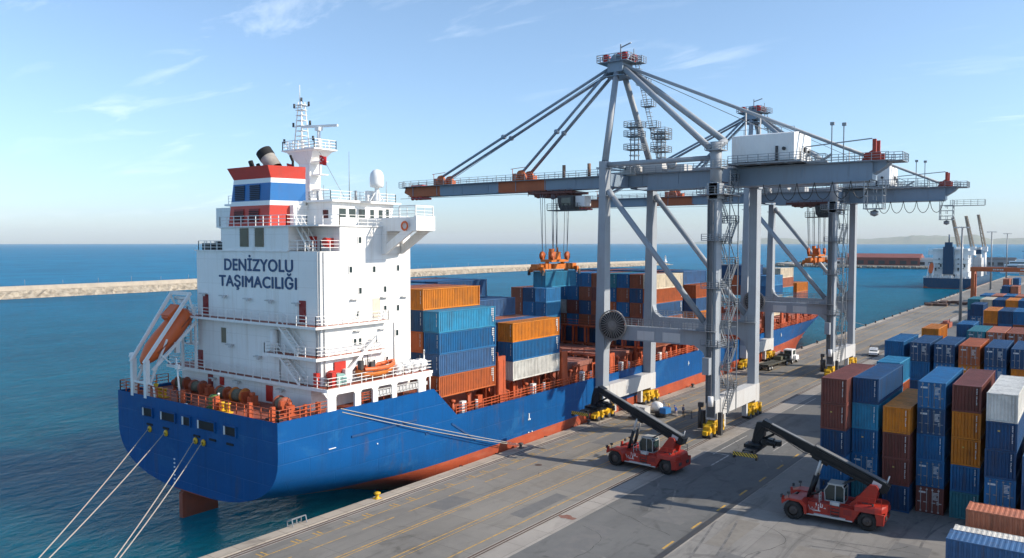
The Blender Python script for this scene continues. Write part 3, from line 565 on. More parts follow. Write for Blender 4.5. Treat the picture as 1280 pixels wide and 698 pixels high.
# ---- balcony decks and stairs round the block
k = SM(); k.box(-90.0 + .7, -60.7, 51.9, 67.3, 11.78, 12.1); k.mat(1); k.box(-89.1, -60.95, 52.1, 67.2, 12.1, 12.14); bd = k.build('boat_deck', [house_m, deckred], ship)
k = SM(); k.rail([(-89.1, 66, 12.1), (-89.1, 52.05, 12.1), (-60.85, 52.05, 12.1), (-60.85, 67.2, 12.1), (-62.4, 67.2, 12.1)], 1.05, 1.5, .035); k.build('railing', white, bd)
k = SM(); k.box(-84.3, -61.8, 51.5, TY0, 17.95, 18.2); k.box(TX1, -61.8, TY0, 61.6, 17.95, 18.2); k.mat(1); k.box(-84.2, -62.0, 51.7, TY0, 18.2, 18.23); k.box(TX1, -62.0, TY0, 61.5, 18.2, 18.23); ud = k.build('upper_walkway', [house_m, deckred], ship)
k = SM(); k.rail([(-84.2, TY0, 18.2), (-84.2, 51.6, 18.2), (-61.9, 51.6, 18.2), (-61.9, 61.5, 18.2), (-62.5, 61.5, 18.2)], 1.05, 1.5, .035); k.build('railing', white, ud)
k = SM(); k.box(-70.2, -61.8, 51.5, TY0, 14.8, 15.1); k.box(TX1, -61.8, TY0, 61.2, 14.8, 15.1); k.mat(1); k.box(-70.1, -62.0, 51.7, TY0, 15.1, 15.13); k.box(TX1, -62.0, TY0, 61.1, 15.1, 15.13); md = k.build('middle_walkway', [house_m, deckred], ship)
k = SM(); k.rail([(-70.1, TY0, 15.1), (-70.1, 51.6, 15.1), (-61.9, 51.6, 15.1), (-61.9, 61.1, 15.1)], 1.05, 1.5, .035); k.build('railing', white, md)
k = SM(); k.box(-86.2, -84.0, 52.3, 55, 14.7, 14.9); k.rail([(-86.1, 55, 14.9), (-86.1, 52.4, 14.9), (-84, 52.4, 14.9)], 1.05, 1.2, .035); k.box(-86.3, -84.0, 52.0, 55, 17.95, 18.2); k.rail([(-86.2, 55, 18.2), (-86.2, 52.1, 18.2), (-84.1, 52.1, 18.2)], 1.05, 1.2, .035); k.tube((-84.2, 52.0, 14.9), (-84.2, 52.0, 17.9), .12); k.build('side_balcony', white, ship)
for a_, b__ in (((-64.6, 52.1, 12.15), (-68.2, 52.1, 15.1)), ((-64.8, 52.1, 15.15), (-68.2, 52.1, 18.2)), ((-65.2, 54.0, 25.7), (-67.3, 54.0, 28.3))):
    k = SM(); k.stair(a_, b__, .78); k.build('stairway', white, ship)
k = SM(); k.tube((-69.4, 52.3, 15.1), (-69.4, 52.3, 17.2), .42, n=12); k.lathe((-69.4, 52.3, 17.2), [(.42, 0), (.3, .25), (0, .3)], 12); k.build('vent_trunk', white, ship)
# open recess below the bridge, rails and red gear on the bridge deck
k = SM(); k.rail([(-67.4, 52.9, 25.7), (-62.6, 52.9, 25.7), (-62.6, 55.3, 25.7)], 1.05, 1.2, .035); k.rail([(-83.8, 56, 25.7), (-83.8, 52.9, 25.7), (-79.0, 52.9, 25.7)], 1.05, 1.2, .035)
k.rail([(-79.1, 57, 28.3), (-79.1, 52.6, 28.3), (-67.5, 52.6, 28.3), (-67.5, 55.2, 28.3), (-62.5, 55.3, 28.3), (-62.5, 65.6, 28.3)], 1.1, 1.3, .035); k.rail([(-84.2, 57.2, 31.1), (-66, 57.2, 31.1), (-66, 66.9, 31.1), (-84.2, 66.9, 31.1)], 1.0, 1.4, .03); k.build('bridge_railing', white, ship)
for b4 in ((-66.6, -66.0, 54.7, 55.3, 25.9, 27.2), (-63.9, -63.4, 54.6, 55.3, 26.0, 27.0), (-62.9, -62.45, 63.0, 64.2, 28.35, 29.2)): k = SM(); k.box(*b4); k.build('fire_locker', signalred, ship)
k = SM(); k.lathe((-63.4, 54.2, 26.6), [(0, -.15), (.45, -.12), (.45, .12), (0, .15)], 12, 'y'); k.build('hose_reel', signalred, ship)
k = SM(); k.box(-83.6, -82.2, 53.2, 54.2, 25.7, 26.5); k.build('roof_vent', darksteel, ship)
for x, r_, z in ((-81.0, .3, 26.7), (-80.2, .22, 26.6)): k = SM(); k.tube((x, 53.6, 25.7), (x, 53.6, z), r_); k.build('roof_vent', darksteel, ship)
# bridge wing with its bracket
k = SM(); k.prism([(-66.0, 27.75), (-57.6, 27.75), (-57.6, 29.2), (-66.0, 29.2)], 61.2, 63.9, 'y'); k.box(-57.65, -57.3, 61.1, 64.0, 27.8, 29.35)
for y in (61.15, 63.65):
    k.prism([(-62.5, 25.3), (-61.9, 25.3), (-57.9, 27.75), (-59.6, 27.75), (-61.75, 26.4), (-61.75, 27.75), (-62.5, 27.75)], y, y + .25, 'y')
k.box(-62.5, -62.1, 61.4, 63.7, 25.35, 27.7); wing = k.build('bridge_wing', house_m, ship)
k = SM(); k.rail([(-62.3, 61.2, 29.2), (-57.5, 61.2, 29.2), (-57.5, 63.9, 29.2)], 1.05, 1.2, .03); k.bar((-59.8, 61.2, 30.4), (-57.5, 61.2, 30.4), .1); k.bar((-57.5, 61.2, 30.4), (-57.5, 63.9, 30.4), .1)
for x, y in ((-59.8, 61.2), (-57.5, 61.2), (-57.5, 63.9)): k.bar((x, y, 29.2), (x, y, 30.4), .1)
k.build('wing_frame', white, wing)
# boat-deck supports along the ship side
k = SM()
for y, w_ in ((52.0, 1.1), (55.6, .8), (58.1, .7), (60.9, .7), (65.0, 1.2)):
    k.box(-61.0, -60.75, y, y + w_, 9.8, 11.8); k.prism([(y - .5, 11.8), (y, 11.2), (y + w_, 11.2), (y + w_ + .5, 11.8)], -60.98, -60.77, 'x')
k.box(-61.02, -60.73, 52, 67.2, 11.45, 11.8); k.tube((-60.9, 67.0, 9.8), (-60.9, 67.0, 11.8), .1); k.build('side_frame', white, ship)
k = SM()
for y in range(56, 66): k.bar((-61.15, y, 9.9), (-61.15, y, 11.0), .06)
for z in (10.2, 10.5, 10.8, 11.0): k.bar((-61.15, 55.8, z), (-61.15, 66, z), .06)
k.build('side_railing', railred, ship)
gw = MB((-60.95, 59.0, 10.2)); gw.box(-61.12, -60.80, 58.6, 66.2, 10.35, 10.5); gw.box(-61.12, -60.80, 58.6, 66.2, 11.05, 11.12)
for i in range(16): gw.box(-60.86, -60.80, 58.6 + i * .5, 58.72 + i * .5, 10.4, 11.1); gw.box(-60.9, -60.84, 58.6 + i * .5, 59.05 + i * .5, 10.55, 10.95)
o = gw.build('gangway', lightgrey); o.location = (-60.95, 59, 10.2); tag(o, 'pale grey accommodation ladder stowed along the ship side under the boat deck', 'gangway')
# ---- funnel
F = [(-78.4, 53.4), (-71.3, 53.4), (-70.2, 57.2), (-78.4, 57.2)]
def frust(k, z0, z1, grow=0.0):
    q = []
    for z, g in ((z0, 0), (z1, grow)):
        e = (z - 28.3) / 6.2
        q.append([(-78.55 + .85 * e - g * 1.0, 53.3 + .35 * e - g * .55), (-71.35 + .10 * e + g * .0, 53.3 + .35 * e - g * .55), (-70.0 - .1 * e + g * .1, 57.2), (-78.55 + .85 * e - g * 1.0, 57.2)])
    return k.add([(x, y, z0) for x, y in q[0]] + [(x, y, z1) for x, y in q[1]], [(0, 1, 5, 4), (1, 2, 6, 5), (2, 3, 7, 6), (3, 0, 4, 7), (4, 5, 6, 7), (0, 3, 2, 1)])
k = SM(); frust(k, 28.3, 30.55); k.mat(1); frust(k, 30.551, 31.05); frust(k, 32.95, 33.45); k.mat(2); frust(k, 31.051, 32.949); k.mat(0); frust(k, 33.451, 34.75, .85)
fun = k.build('funnel', [funnelred, white2, funnelblue], ship)
for x in (-76.6, -73.9):
    for z0, z1, m_ in ((28.8, 30.2, darkred), (31.15, 32.8, letterblue)):
        k = SM(); e = (z0 + z1) / 2 - 28.3; yb = 53.3 + .35 * e / 6.2 - .03
        k.box(x - .85, x + .85, yb - .03, yb + .05, z0, z1)
        k.mat(1)
        for i in range(int((z1 - z0) / .2)): k.bar((x - .85, yb - .06, z0 + .1 + i * .2), (x + .85, yb - .06, z0 + .1 + i * .2), .1, .07)
        k.build('funnel_grille', [m_, soot_shade], fun)
k = SM(); k.tube((-72.7, 55.2, 34.6), (-73.9, 54.9, 36.2), .85, .85, 16, caps=False); k.mat(1); k.tube((-73.6, 54.98, 35.8), (-74.15, 54.84, 36.53), .89, .89, 16, caps=False); k.tube((-73.9, 54.9, 36.2), (-73.95, 54.89, 36.25), .8, .8, 16)
k.build('exhaust_pipe', [mat('exhaust_steel', (.42, .39, .34), .5, .6, (.15, .13, .11)), soot_shade], fun)
k = SM(); k.tube((-76.2, 55.0, 34.6), (-76.6, 54.9, 35.6), .28, n=10); k.tube((-75.0, 55.0, 34.6), (-75.3, 54.9, 35.2), .22, n=10); k.tube((-70.9, 56.2, 34.6), (-70.9, 56.2, 35.4), .14, n=10); k.tube((-70.9, 56.2, 35.35), (-71.2, 56.1, 36.0), .14, n=10); k.build('small_exhaust', soot_shade, fun)
# ---- radar mast
k = SM(); MX, MY = -74.6, 61.5
def sq(x, y, a, b_, z): return [(x - a, y - b_, z), (x + a, y - b_, z), (x + a, y + b_, z), (x - a, y + b_, z)]
k.loft([sq(MX, MY, 1.35, 1.0, 30.9), sq(MX, MY, 1.0, .8, 33), sq(MX, MY, .95, .75, 35.6), sq(MX, MY, 2.3, 1.4, 37.0), sq(MX, MY, 2.9, 1.7, 37.15), sq(MX, MY, 2.9, 1.7, 37.3)], smooth=False)
for z in (32.6, 34.3, 35.8): k.box(MX + .8, MX + 2.6, MY - .6, MY + .6, z, z + .1)
k.box(MX + 1.8, MX + 2.0, MY - .1, MY + .1, 34.4, 35.6); mast = k.build('radar_mast', house_m, ship)
k = SM(); k.rail([(MX - 2.8, MY - 1.6, 37.3), (MX + 2.8, MY - 1.6, 37.3), (MX + 2.8, MY + 1.6, 37.3), (MX - 2.8, MY + 1.6, 37.3), (MX - 2.8, MY - 1.6, 37.3)], 1.0, 1.0, .04)
for dx, dy in ((-.45, -.4), (.45, -.4), (.45, .4), (-.45, .4)): k.tube((MX - 1.3 + dx * 1.5, MY + dy * 1.5, 37.3), (MX - 1.3 + dx * .6, MY + dy * .6, 43.0), .07)
for i in range(9): z = 37.8 + i * .6; k.box(MX - 1.9, MX - .75, MY - .4, MY + .4, z, z + .06)
for z, w_ in ((40.2, 1.5), (42.4, 1.3)): k.bar((MX - 1.3 - w_, MY, z), (MX - 1.3 + w_, MY, z), .1)
k.tube((MX - 1.6, MY, 43), (MX - 1.6, MY, 45.0), .04); k.build('signal_mast', white, mast)
for x, y, z in ((-2.8, 0, 40.2), (.2, 0, 40.2), (-2.6, 0, 42.4), (0, 0, 42.4), (-1.3, 0, 43.0), (-2.6, -1.5, 38.1), (2.5, -1.5, 38.1)): k = SM(); k.tube((MX + x, MY + y, z), (MX + x, MY + y, z + .5), .13); k.build('navigation_light', darksteel, mast)
k = SM(); k.tube((MX + 1.7, MY, 37.3), (MX + 1.7, MY, 39.4), .3, .18); k.box(MX + 1.35, MX + 2.05, MY - .3, MY + .3, 39.4, 39.8); k.bar((MX - .6, MY - .6, 39.95), (MX + 3.9, MY + .9, 39.95), .3, .26); k.build('radar_scanner', white2, mast)
k = SM(); k.lathe((-64.0, 62.0, 31.1), [(.45, 0), (.25, 1.0), (.25, 1.5)], 12); k.lathe((-64.0, 62.0, 32.5), [(.0, 0), (.72, .1), (.78, .5), (.78, 1.1), (.68, 1.6), (.4, 1.95), (0, 2.05)], 20)
for a in range(4): k.bar((-64 + math.cos(a * 1.57), 62 + math.sin(a * 1.57), 31.1), (-64, 62, 32.3), .07)
k.box(-65.0, -64.6, 61.2, 62.6, 31.1, 32.2); k.build('satellite_dome', white2, ship)
k = SM()
for x, y, z1 in ((-67.3, 61, 36.6), (-72.0, 58.5, 33.4), (-66.6, 66.0, 33.6), (-70.4, 60, 33.0)): k.tube((x, y, 31.1), (x, y, z1), .045, .02)
for x, y in ((-70.6, 58.2), (-69.0, 58.0), (-72.4, 58.0), (-65.6, 60.4)): k.tube((x, y, 31.1), (x, y, 32.2), .14)
k.build('aerial', steel, ship)
k = SM(); k.tube((-72.2, 61.0, 36.9), (-67.6, 60.5, 31.6), .025); k.build('stay_wire', steel, ship)
flagred = mat('flag_red', (.50, .02, .025), .8, .2, None, 2, 0); crescent = white2
def flag(c, w_, h_, label):
    k = MB(c); N = 8; P = []
    for j in (0, 1):
        for i in range(N + 1): P.append((c[0] + w_ * i / N, c[1] + .12 * math.sin(i * .9), c[2] - .25 * i / N * h_ + j * h_))
    k.add(P, [(i, i + 1, N + 2 + i, N + 1 + i) for i in range(N)], True)
    f = k.build('flag', flagred); f.location = c; s = f.modifiers.new('thick', 'SOLIDIFY'); s.thickness = .02; tag(f, label, 'flag')
    k = MB(c); cx_, cz_ = c[0] + w_ * .42, c[2] + h_ * .42; yy = c[1] - .16; A = []
    for i in range(13): a = R(50 + 260 * i / 12); A.append((cx_ + h_ * .26 * math.cos(a), cz_ + h_ * .26 * math.sin(a)))
    for i in range(12, -1, -1): a = R(58 + 244 * i / 12); A.append((cx_ + h_ * .06 + h_ * .21 * math.cos(a), cz_ + h_ * .21 * math.sin(a)))
    for i in range(12): k.add([(A[i][0], yy, A[i][1]), (A[i + 1][0], yy, A[i + 1][1]), (A[24 - i][0], yy, A[24 - i][1]), (A[25 - i][0], yy, A[25 - i][1])], [(0, 1, 2, 3)])
    st = [(cx_ + h_ * .33 + h_ * (.12 if i % 2 == 0 else .05) * math.cos(i * math.pi / 5), cz_ + h_ * (.12 if i % 2 == 0 else .05) * math.sin(i * math.pi / 5)) for i in range(10)]
    k.add([(a, yy, b_) for a, b_ in st], [list(range(10))]); k.build('crescent_and_star', crescent, f)
flag((-72.0, 60.8, 35.5), 1.1, 1.0, 'red flag with white crescent and star flying beside the radar mast platform')
flag((-77.6, 60.6, 35.2), .85, .7, 'small red flag flying between the funnel and the radar mast')
# lifebuoy on the wing
k = MB((-58.9, 61.0, 28.3)); N, M = 20, 8; q = []
for i in range(N):
    a = 2 * math.pi * i / N
    for j in range(M): bb = 2 * math.pi * j / M; rr = .42 + .11 * math.cos(bb); q.append((-58.9 + rr * math.cos(a), 61.0 + .09 * math.sin(bb), 28.3 + rr * math.sin(a)))
k.add(q, [(i * M + j, ((i + 1) % N) * M + j, ((i + 1) % N) * M + (j + 1) % M, i * M + (j + 1) % M) for i in range(N) for j in range(M)], True)
o = k.build('lifebuoy', boatorange); o.location = (-58.9, 61, 28.3); tag(o, 'orange ring lifebuoy on the side of the bridge wing', 'lifebuoy')
# ---- free-fall lifeboat and its launching frame at the port quarter
k = SM()
for x, ye, ze in ((-86.2, 50.93, 20.9), (-83.5, 51.57, 20.8)):
    k.bar((x, 45.9, 13.4), (x, ye, ze), .26, .34); k.bar((x, 46.2, 9.6), (x, 46.2, 13.7), .5, .5); k.bar((x, 46.3, 10.4), (x, 48.6, 15.8), .22, .22); k.bar((x + .5, 46.6, 12.6), (x + .5, 52.0, 17.6), .2, .3); k.bar((x, ye - .2, ze - .4), (x + .4, 52.0, 17.6), .2, .2)
    k.bar((x + .4, 51.9, 17.5), (x + .4, 51.9, 12.1), .25)
k.bar((-86.2, 50.8, 20.8), (-83.5, 51.5, 20.7), .4, .4); k.bar((-86.2, 46.2, 11.2), (-83.5, 46.2, 11.2), .22); k.tube((-86.0, 51.2, 20.2), (-83.7, 51.4, 20.2), .2); k.box(-85.2, -84.5, 51.0, 51.5, 19.6, 20.0)
k.path([(-83.3, 46.3, 11.2), (-82.5, 46.3, 11.1), (-82.2, 46.3, 10.6), (-82.1, 46.3, 9.6)], .11); k.box(-83.4, -83.0, 49.4, 49.9, 14.2, 15.4); k.bar((-82.9, 47.5, 14.3), (-82.4, 48.4, 13.2), .15)
k.lathe((-86.9, 46.5, 13.9), [(0, -.4), (.3, -.35), (.4, 0), (.3, .35), (0, .4)], 12); k.build('launching_frame', white, ship)
dirv = Vector((0, 5.4, 5.1)).normalized(); upv = Vector((0, -dirv.z, dirv.y)); bc = Vector((-84.75, 49.3, 16.0))
def boat_ring(t, wdt, low, top): # t along, cross-section egg
    q = []
    for i in range(16):
        a = 2 * math.pi * i / 16; x = wdt * math.cos(a); z = (top if math.sin(a) > 0 else low) * math.sin(a)
        q.append(bc + dirv * t + Vector((x, 0, 0)) + upv * z)
    return q
lb = thing('lifeboat', 'orange enclosed free-fall lifeboat slung on the white stern launching frame', 'lifeboat', bc)
k = MB(bc); k.loft([boat_ring(t, w_, lo, hi) for t, w_, lo, hi in ((-4.1, .1, .1, .15), (-3.8, .5, .45, .5), (-3.2, .85, .75, .75), (-2.2, 1.22, 1.05, 1.1), (-.6, 1.4, 1.15, 1.25), (1.0, 1.4, 1.15, 1.3), (2.4, 1.32, 1.05, 1.25), (3.3, 1.15, .9, 1.05), (3.7, .7, .6, .7))]); k.build('hull', boatorange, lb)
k = MB(bc)
def lbx(t0, t1, w_, z0, z1):
    q = [bc + dirv * t + Vector((x, 0, 0)) + upv * z for z in (z0, z1) for t in (t0, t1) for x in (-w_, w_)]; k.add(q, [(0, 2, 3, 1), (4, 5, 7, 6), (0, 1, 5, 4), (2, 6, 7, 3), (0, 4, 6, 2), (1, 3, 7, 5)])
lbx(1.5, 3.2, .8, .9, 1.85); lbx(1.3, 1.5, .65, .9, 1.7); k.build('steering_cabin', boatorange, lb)
k = MB(bc)
for t in (1.9, 2.3, 2.7, 3.1): lbx(t, t + .25, .77, 1.2, 1.55)
k.build('cabin_window', glass, lb)
k = MB(bc); lbx(-2.4, 3.0, 1.37, -.08, .05); k.build('fender_strip', mat('boat_trim', (.30, .07, .03), .5), lb)
# ---- rescue boat under its davit
rb = thing('rescue_boat', 'open orange rescue boat hanging at the boat-deck railing', 'rescue boat', (-61.6, 59.3, 13.0))
k = MB((-61.6, 59.3, 13.0)); rr = []
for t, w_, z in ((-2.4, .55, 0.05), (-2.2, .75, -.1), (-1, .95, -.2), (.8, .95, -.2), (1.9, .65, -.05), (2.6, .1, .3)):
    rr.append([(-61.6 + w_ * math.cos(a), 59.3 + t, 13.15 + z + .55 * math.sin(a) * (1 if math.sin(a) < 0 else .35)) for a in [2 * math.pi * i / 12 for i in range(12)]])
k.loft(rr); k.build('hull', spreadorange, rb)
k = MB((-61.6, 59.3, 13.0))
for s in (-1, 1): k.path([(-61.6 + s * .75, 57.0, 13.45), (-61.6 + s * 1.0, 58.5, 13.4), (-61.6 + s * 1.0, 60.2, 13.4), (-61.6 + s * .65, 61.3, 13.55), (-61.6, 61.95, 13.75)], .22, 8)
k.build('buoyancy_tube', boatorange, rb)
k = MB((-61.6, 59.3, 13.0)); k.box(-61.9, -61.3, 58.4, 59.0, 13.3, 14.0); k.box(-61.85, -61.35, 57.0, 57.4, 13.3, 14.3); k.bar((-62, 57.8, 13.4), (-62, 57.8, 14.8), .07); k.bar((-61.2, 57.8, 13.4), (-61.2, 57.8, 14.8), .07); k.bar((-62, 57.8, 14.8), (-61.2, 57.8, 14.8), .07); k.build('console', darksteel, rb)
k = SM(); k.bar((-62.2, 55.9, 13.2), (-61.6, 59.6, 16.7), .35, .45, .22, .25); k.box(-62.6, -61.8, 55.3, 56.2, 12.1, 13.6); k.tube((-61.6, 59.5, 16.6), (-61.6, 58.2, 13.6), .03); k.tube((-61.6, 59.6, 16.6), (-61.6, 61.2, 13.6), .03); k.box(-61.8, -61.4, 59.4, 59.9, 16.2, 16.7)
for y in (57.6, 60.4): k.bar((-61.9, y, 12.1), (-61.9, y, 12.9), .12); k.bar((-61.3, y, 12.1), (-61.3, y, 12.9), .12)
k.build('boat_davit', white, ship)
k = SM(); k.box(-62.4, -61.6, 54.0, 54.8, 12.1, 13.3); k.lathe((-61.8, 54.9, 12.1), [(.4, 0), (.45, .7), (.2, 1.1), (0, 1.15)], 10); k.build('davit_winch', teal, ship)
k = SM(); k.box(-62.42, -62.3, 54.3, 55.8, 13.0, 14.4); k.lathe((-62.1, 53.7, 13.2), [(0, -.25), (.5, -.2), (.5, .2), (0, .25)], 12, 'x'); k.box(-61.7, -61.2, 53.0, 53.5, 12.1, 13.6); k.box(-63.1, -62.6, 52.2, 52.6, 12.15, 13.5); k.build('fire_station', signalred, ship)
for i, y in enumerate((62.5, 63.9, 65.2, 66.4)):
    k = MB((-61.7, y, 12.1)); k.lathe((-61.7, y, 12.95), [(0, -.75), (.42, -.68), (.5, -.4), (.5, -.03), (.54, 0), (.5, .03), (.5, .4), (.42, .68), (0, .75)], 14, 'x')
    for e in (-.4, .3): k.box(-61.7 + e, -61.6 + e, y - .4, y + .4, 12.14, 12.6)
    o = k.build('life_raft_canister', white2); o.location = (-61.7, y, 12.1)
    tag(o, ['white life raft canister closest to the orange rescue boat', 'white life raft canister second from the orange rescue boat', 'white life raft canister third from the orange rescue boat', 'white life raft canister at the end of the row by the containers'][i], 'life raft', 'life raft canisters on the boat deck')
k = SM(); k.bar((-61.4, 66.6, 12.1), (-61.4, 66.6, 14.0), .12); k.bar((-61.4, 66.6, 13.9), (-60.9, 66.1, 14.5), .14); k.build('crane_post', white, ship)

# ---- hatch coamings, covers, lashing bridges, side walkway rails
HATCH = [(68.9, 79.6), (82.6, 94.4), (97.2, 108.6), (110.2, 121.8), (124.0, 135.3), (140.8, 152), (154, 165), (167.5, 178.5), (180.5, 191.5), (193.6, 204), (205.2, 216.6), (225, 236.3)]
for i, (a, c) in enumerate(HATCH):
    e = max(0, hbw(c, 6, 6.3)) - 3.6
    k = SM(); k.box(CX - e, CX + e, a, c, 5.9, 7.6); k.mat(1); k.box(CX - e - .25, CX + e + .25, a - .1, c + .1, 7.6, 8.3); k.mat(1)
    for x in (-e / 3, e / 3): k.box(CX + x - .1, CX + x + .1, a, c, 8.3, 8.38)
    for j in range(int((c - a) / 2.2)): k.box(CX - e, CX + e, a + .8 + j * 2.2, a + .95 + j * 2.2, 8.3, 8.36)
    for j in range(10):
        x = CX - e + .6 + j * (2 * e - 1.2) / 9; k.box(x - .12, x + .12, a + .1, a + .35, 8.3, 8.62); k.box(x - .12, x + .12, c - .35, c - .1, 8.3, 8.62)
    k.build('hatch_cover', [deckred, hatchred], ship)
for i, y in enumerate((80.8, 95.6, 109.4, 122.7, 137.8, 153.0, 166.2, 179.5, 192.5, 204.6, 220.0)):
    e = hbw(y, 6, 6.3) - .5; zt_ = (11.6, 10.6, 8.8, 11.8, 11.8, 10.5, 9.5, 9.5, 11, 11, 9.5)[i]
    k = SM()
    for j in range(12):
        x = CX - e + j * 2 * e / 11
        k.box(x - .16, x + .16, y - .7, y - .4, 5.9, zt_); k.box(x - .16, x + .16, y + .4, y + .7, 5.9, zt_)
        if j < 11 and zt_ > 9.5:
            x2 = CX - e + (j + 1) * 2 * e / 11; k.bar((x, y - .55, 6.2), (x2, y - .55, 8.2), .12) if j % 2 else k.bar((x2, y - .55, 6.2), (x, y - .55, 8.2), .12)
    for z in (8.5, zt_ - .15):
        k.box(CX - e, CX + e, y - .7, y + .7, z, z + .14)
    k.rail([(CX - e, y - .7, zt_), (CX + e, y - .7, zt_)], 1.0, 2.4, .04, (1, .5)); k.box(CX + e - .3, CX + e + .1, y - .8, y + .8, 5.9, zt_ + .5)
    k.build('lashing_bridge', railred, ship)
ys = [y for y in ST if 71 < y < 256]
k = SM()
for s in (-1, 1): k = SM(); k.rail([(CX + s * (hbw(y, 6.2, 6.3) - .15), y, ztop(y)) for y in ys], 1.05, 1.6, .05); k.build('deck_railing', railred, ship)
# machinery clutter along the starboard side passage
rr_ = random.Random(3); y = 72.5
while y < 222:
    k = SM(); x = CX + hbw(y, 6.2, 6.3) - rr_.uniform(1.2, 2.6); hgt = rr_.uniform(.7, 2.0); t_ = rr_.random()
    if t_ < .35: k.box(x - .3, x + .3, y, y + rr_.uniform(.4, 1.2), 5.9, 5.9 + hgt)
    elif t_ < .6: k.tube((x, y, 5.9), (x, y, 5.9 + hgt), .18); k.lathe((x, y, 5.9 + hgt), [(.18, 0), (.36, .1), (.36, .35), (0, .45)], 8)
    elif t_ < .85: k.bar((x, y, 5.9), (x, y, 8.3), .22); k.bar((x, y, 8.1), (x, y + 1.6, 8.1), .2); k.bar((x, y + 1.6, 5.9), (x, y + 1.6, 8.3), .22)
    else: k.path([(x, y, 5.9), (x, y, 7.1), (x + .3, y + .6, 7.3), (x + .3, y + 1.4, 7.1), (x + .3, y + 1.4, 5.9)], .12)
    y += rr_.uniform(.9, 2.2); k.build('deck_fitting', railred, ship)
for y in (73.4, 88.3, 101, 113, 127, 143, 157, 171):
    k = SM(); k.box(-62.0, -61.5, y, y + .8, 5.8, 7.4); k.build('fire_box', white, ship)
    k = SM(); k.tube((-61.7, y + 3, 5.8), (-61.7, y + 3, 7.2), .2); k.build('vent_post', white, ship)
k = SM()
for y in (240, 246): k.lathe((CX, y, 6.4), [(0, -1.6), (.8, -1.6), (.8, -1.3), (.4, -1.2), (.4, 1.2), (.8, 1.3), (.8, 1.6), (0, 1.6)], 12, 'x'); k.box(CX + 1.7, CX + 2.5, y - .5, y + .5, 5.9, 7.3)
k.tube((CX, 243, 5.9), (CX, 243, 11.5), .2, .1); k.build('windlass', railred, ship)
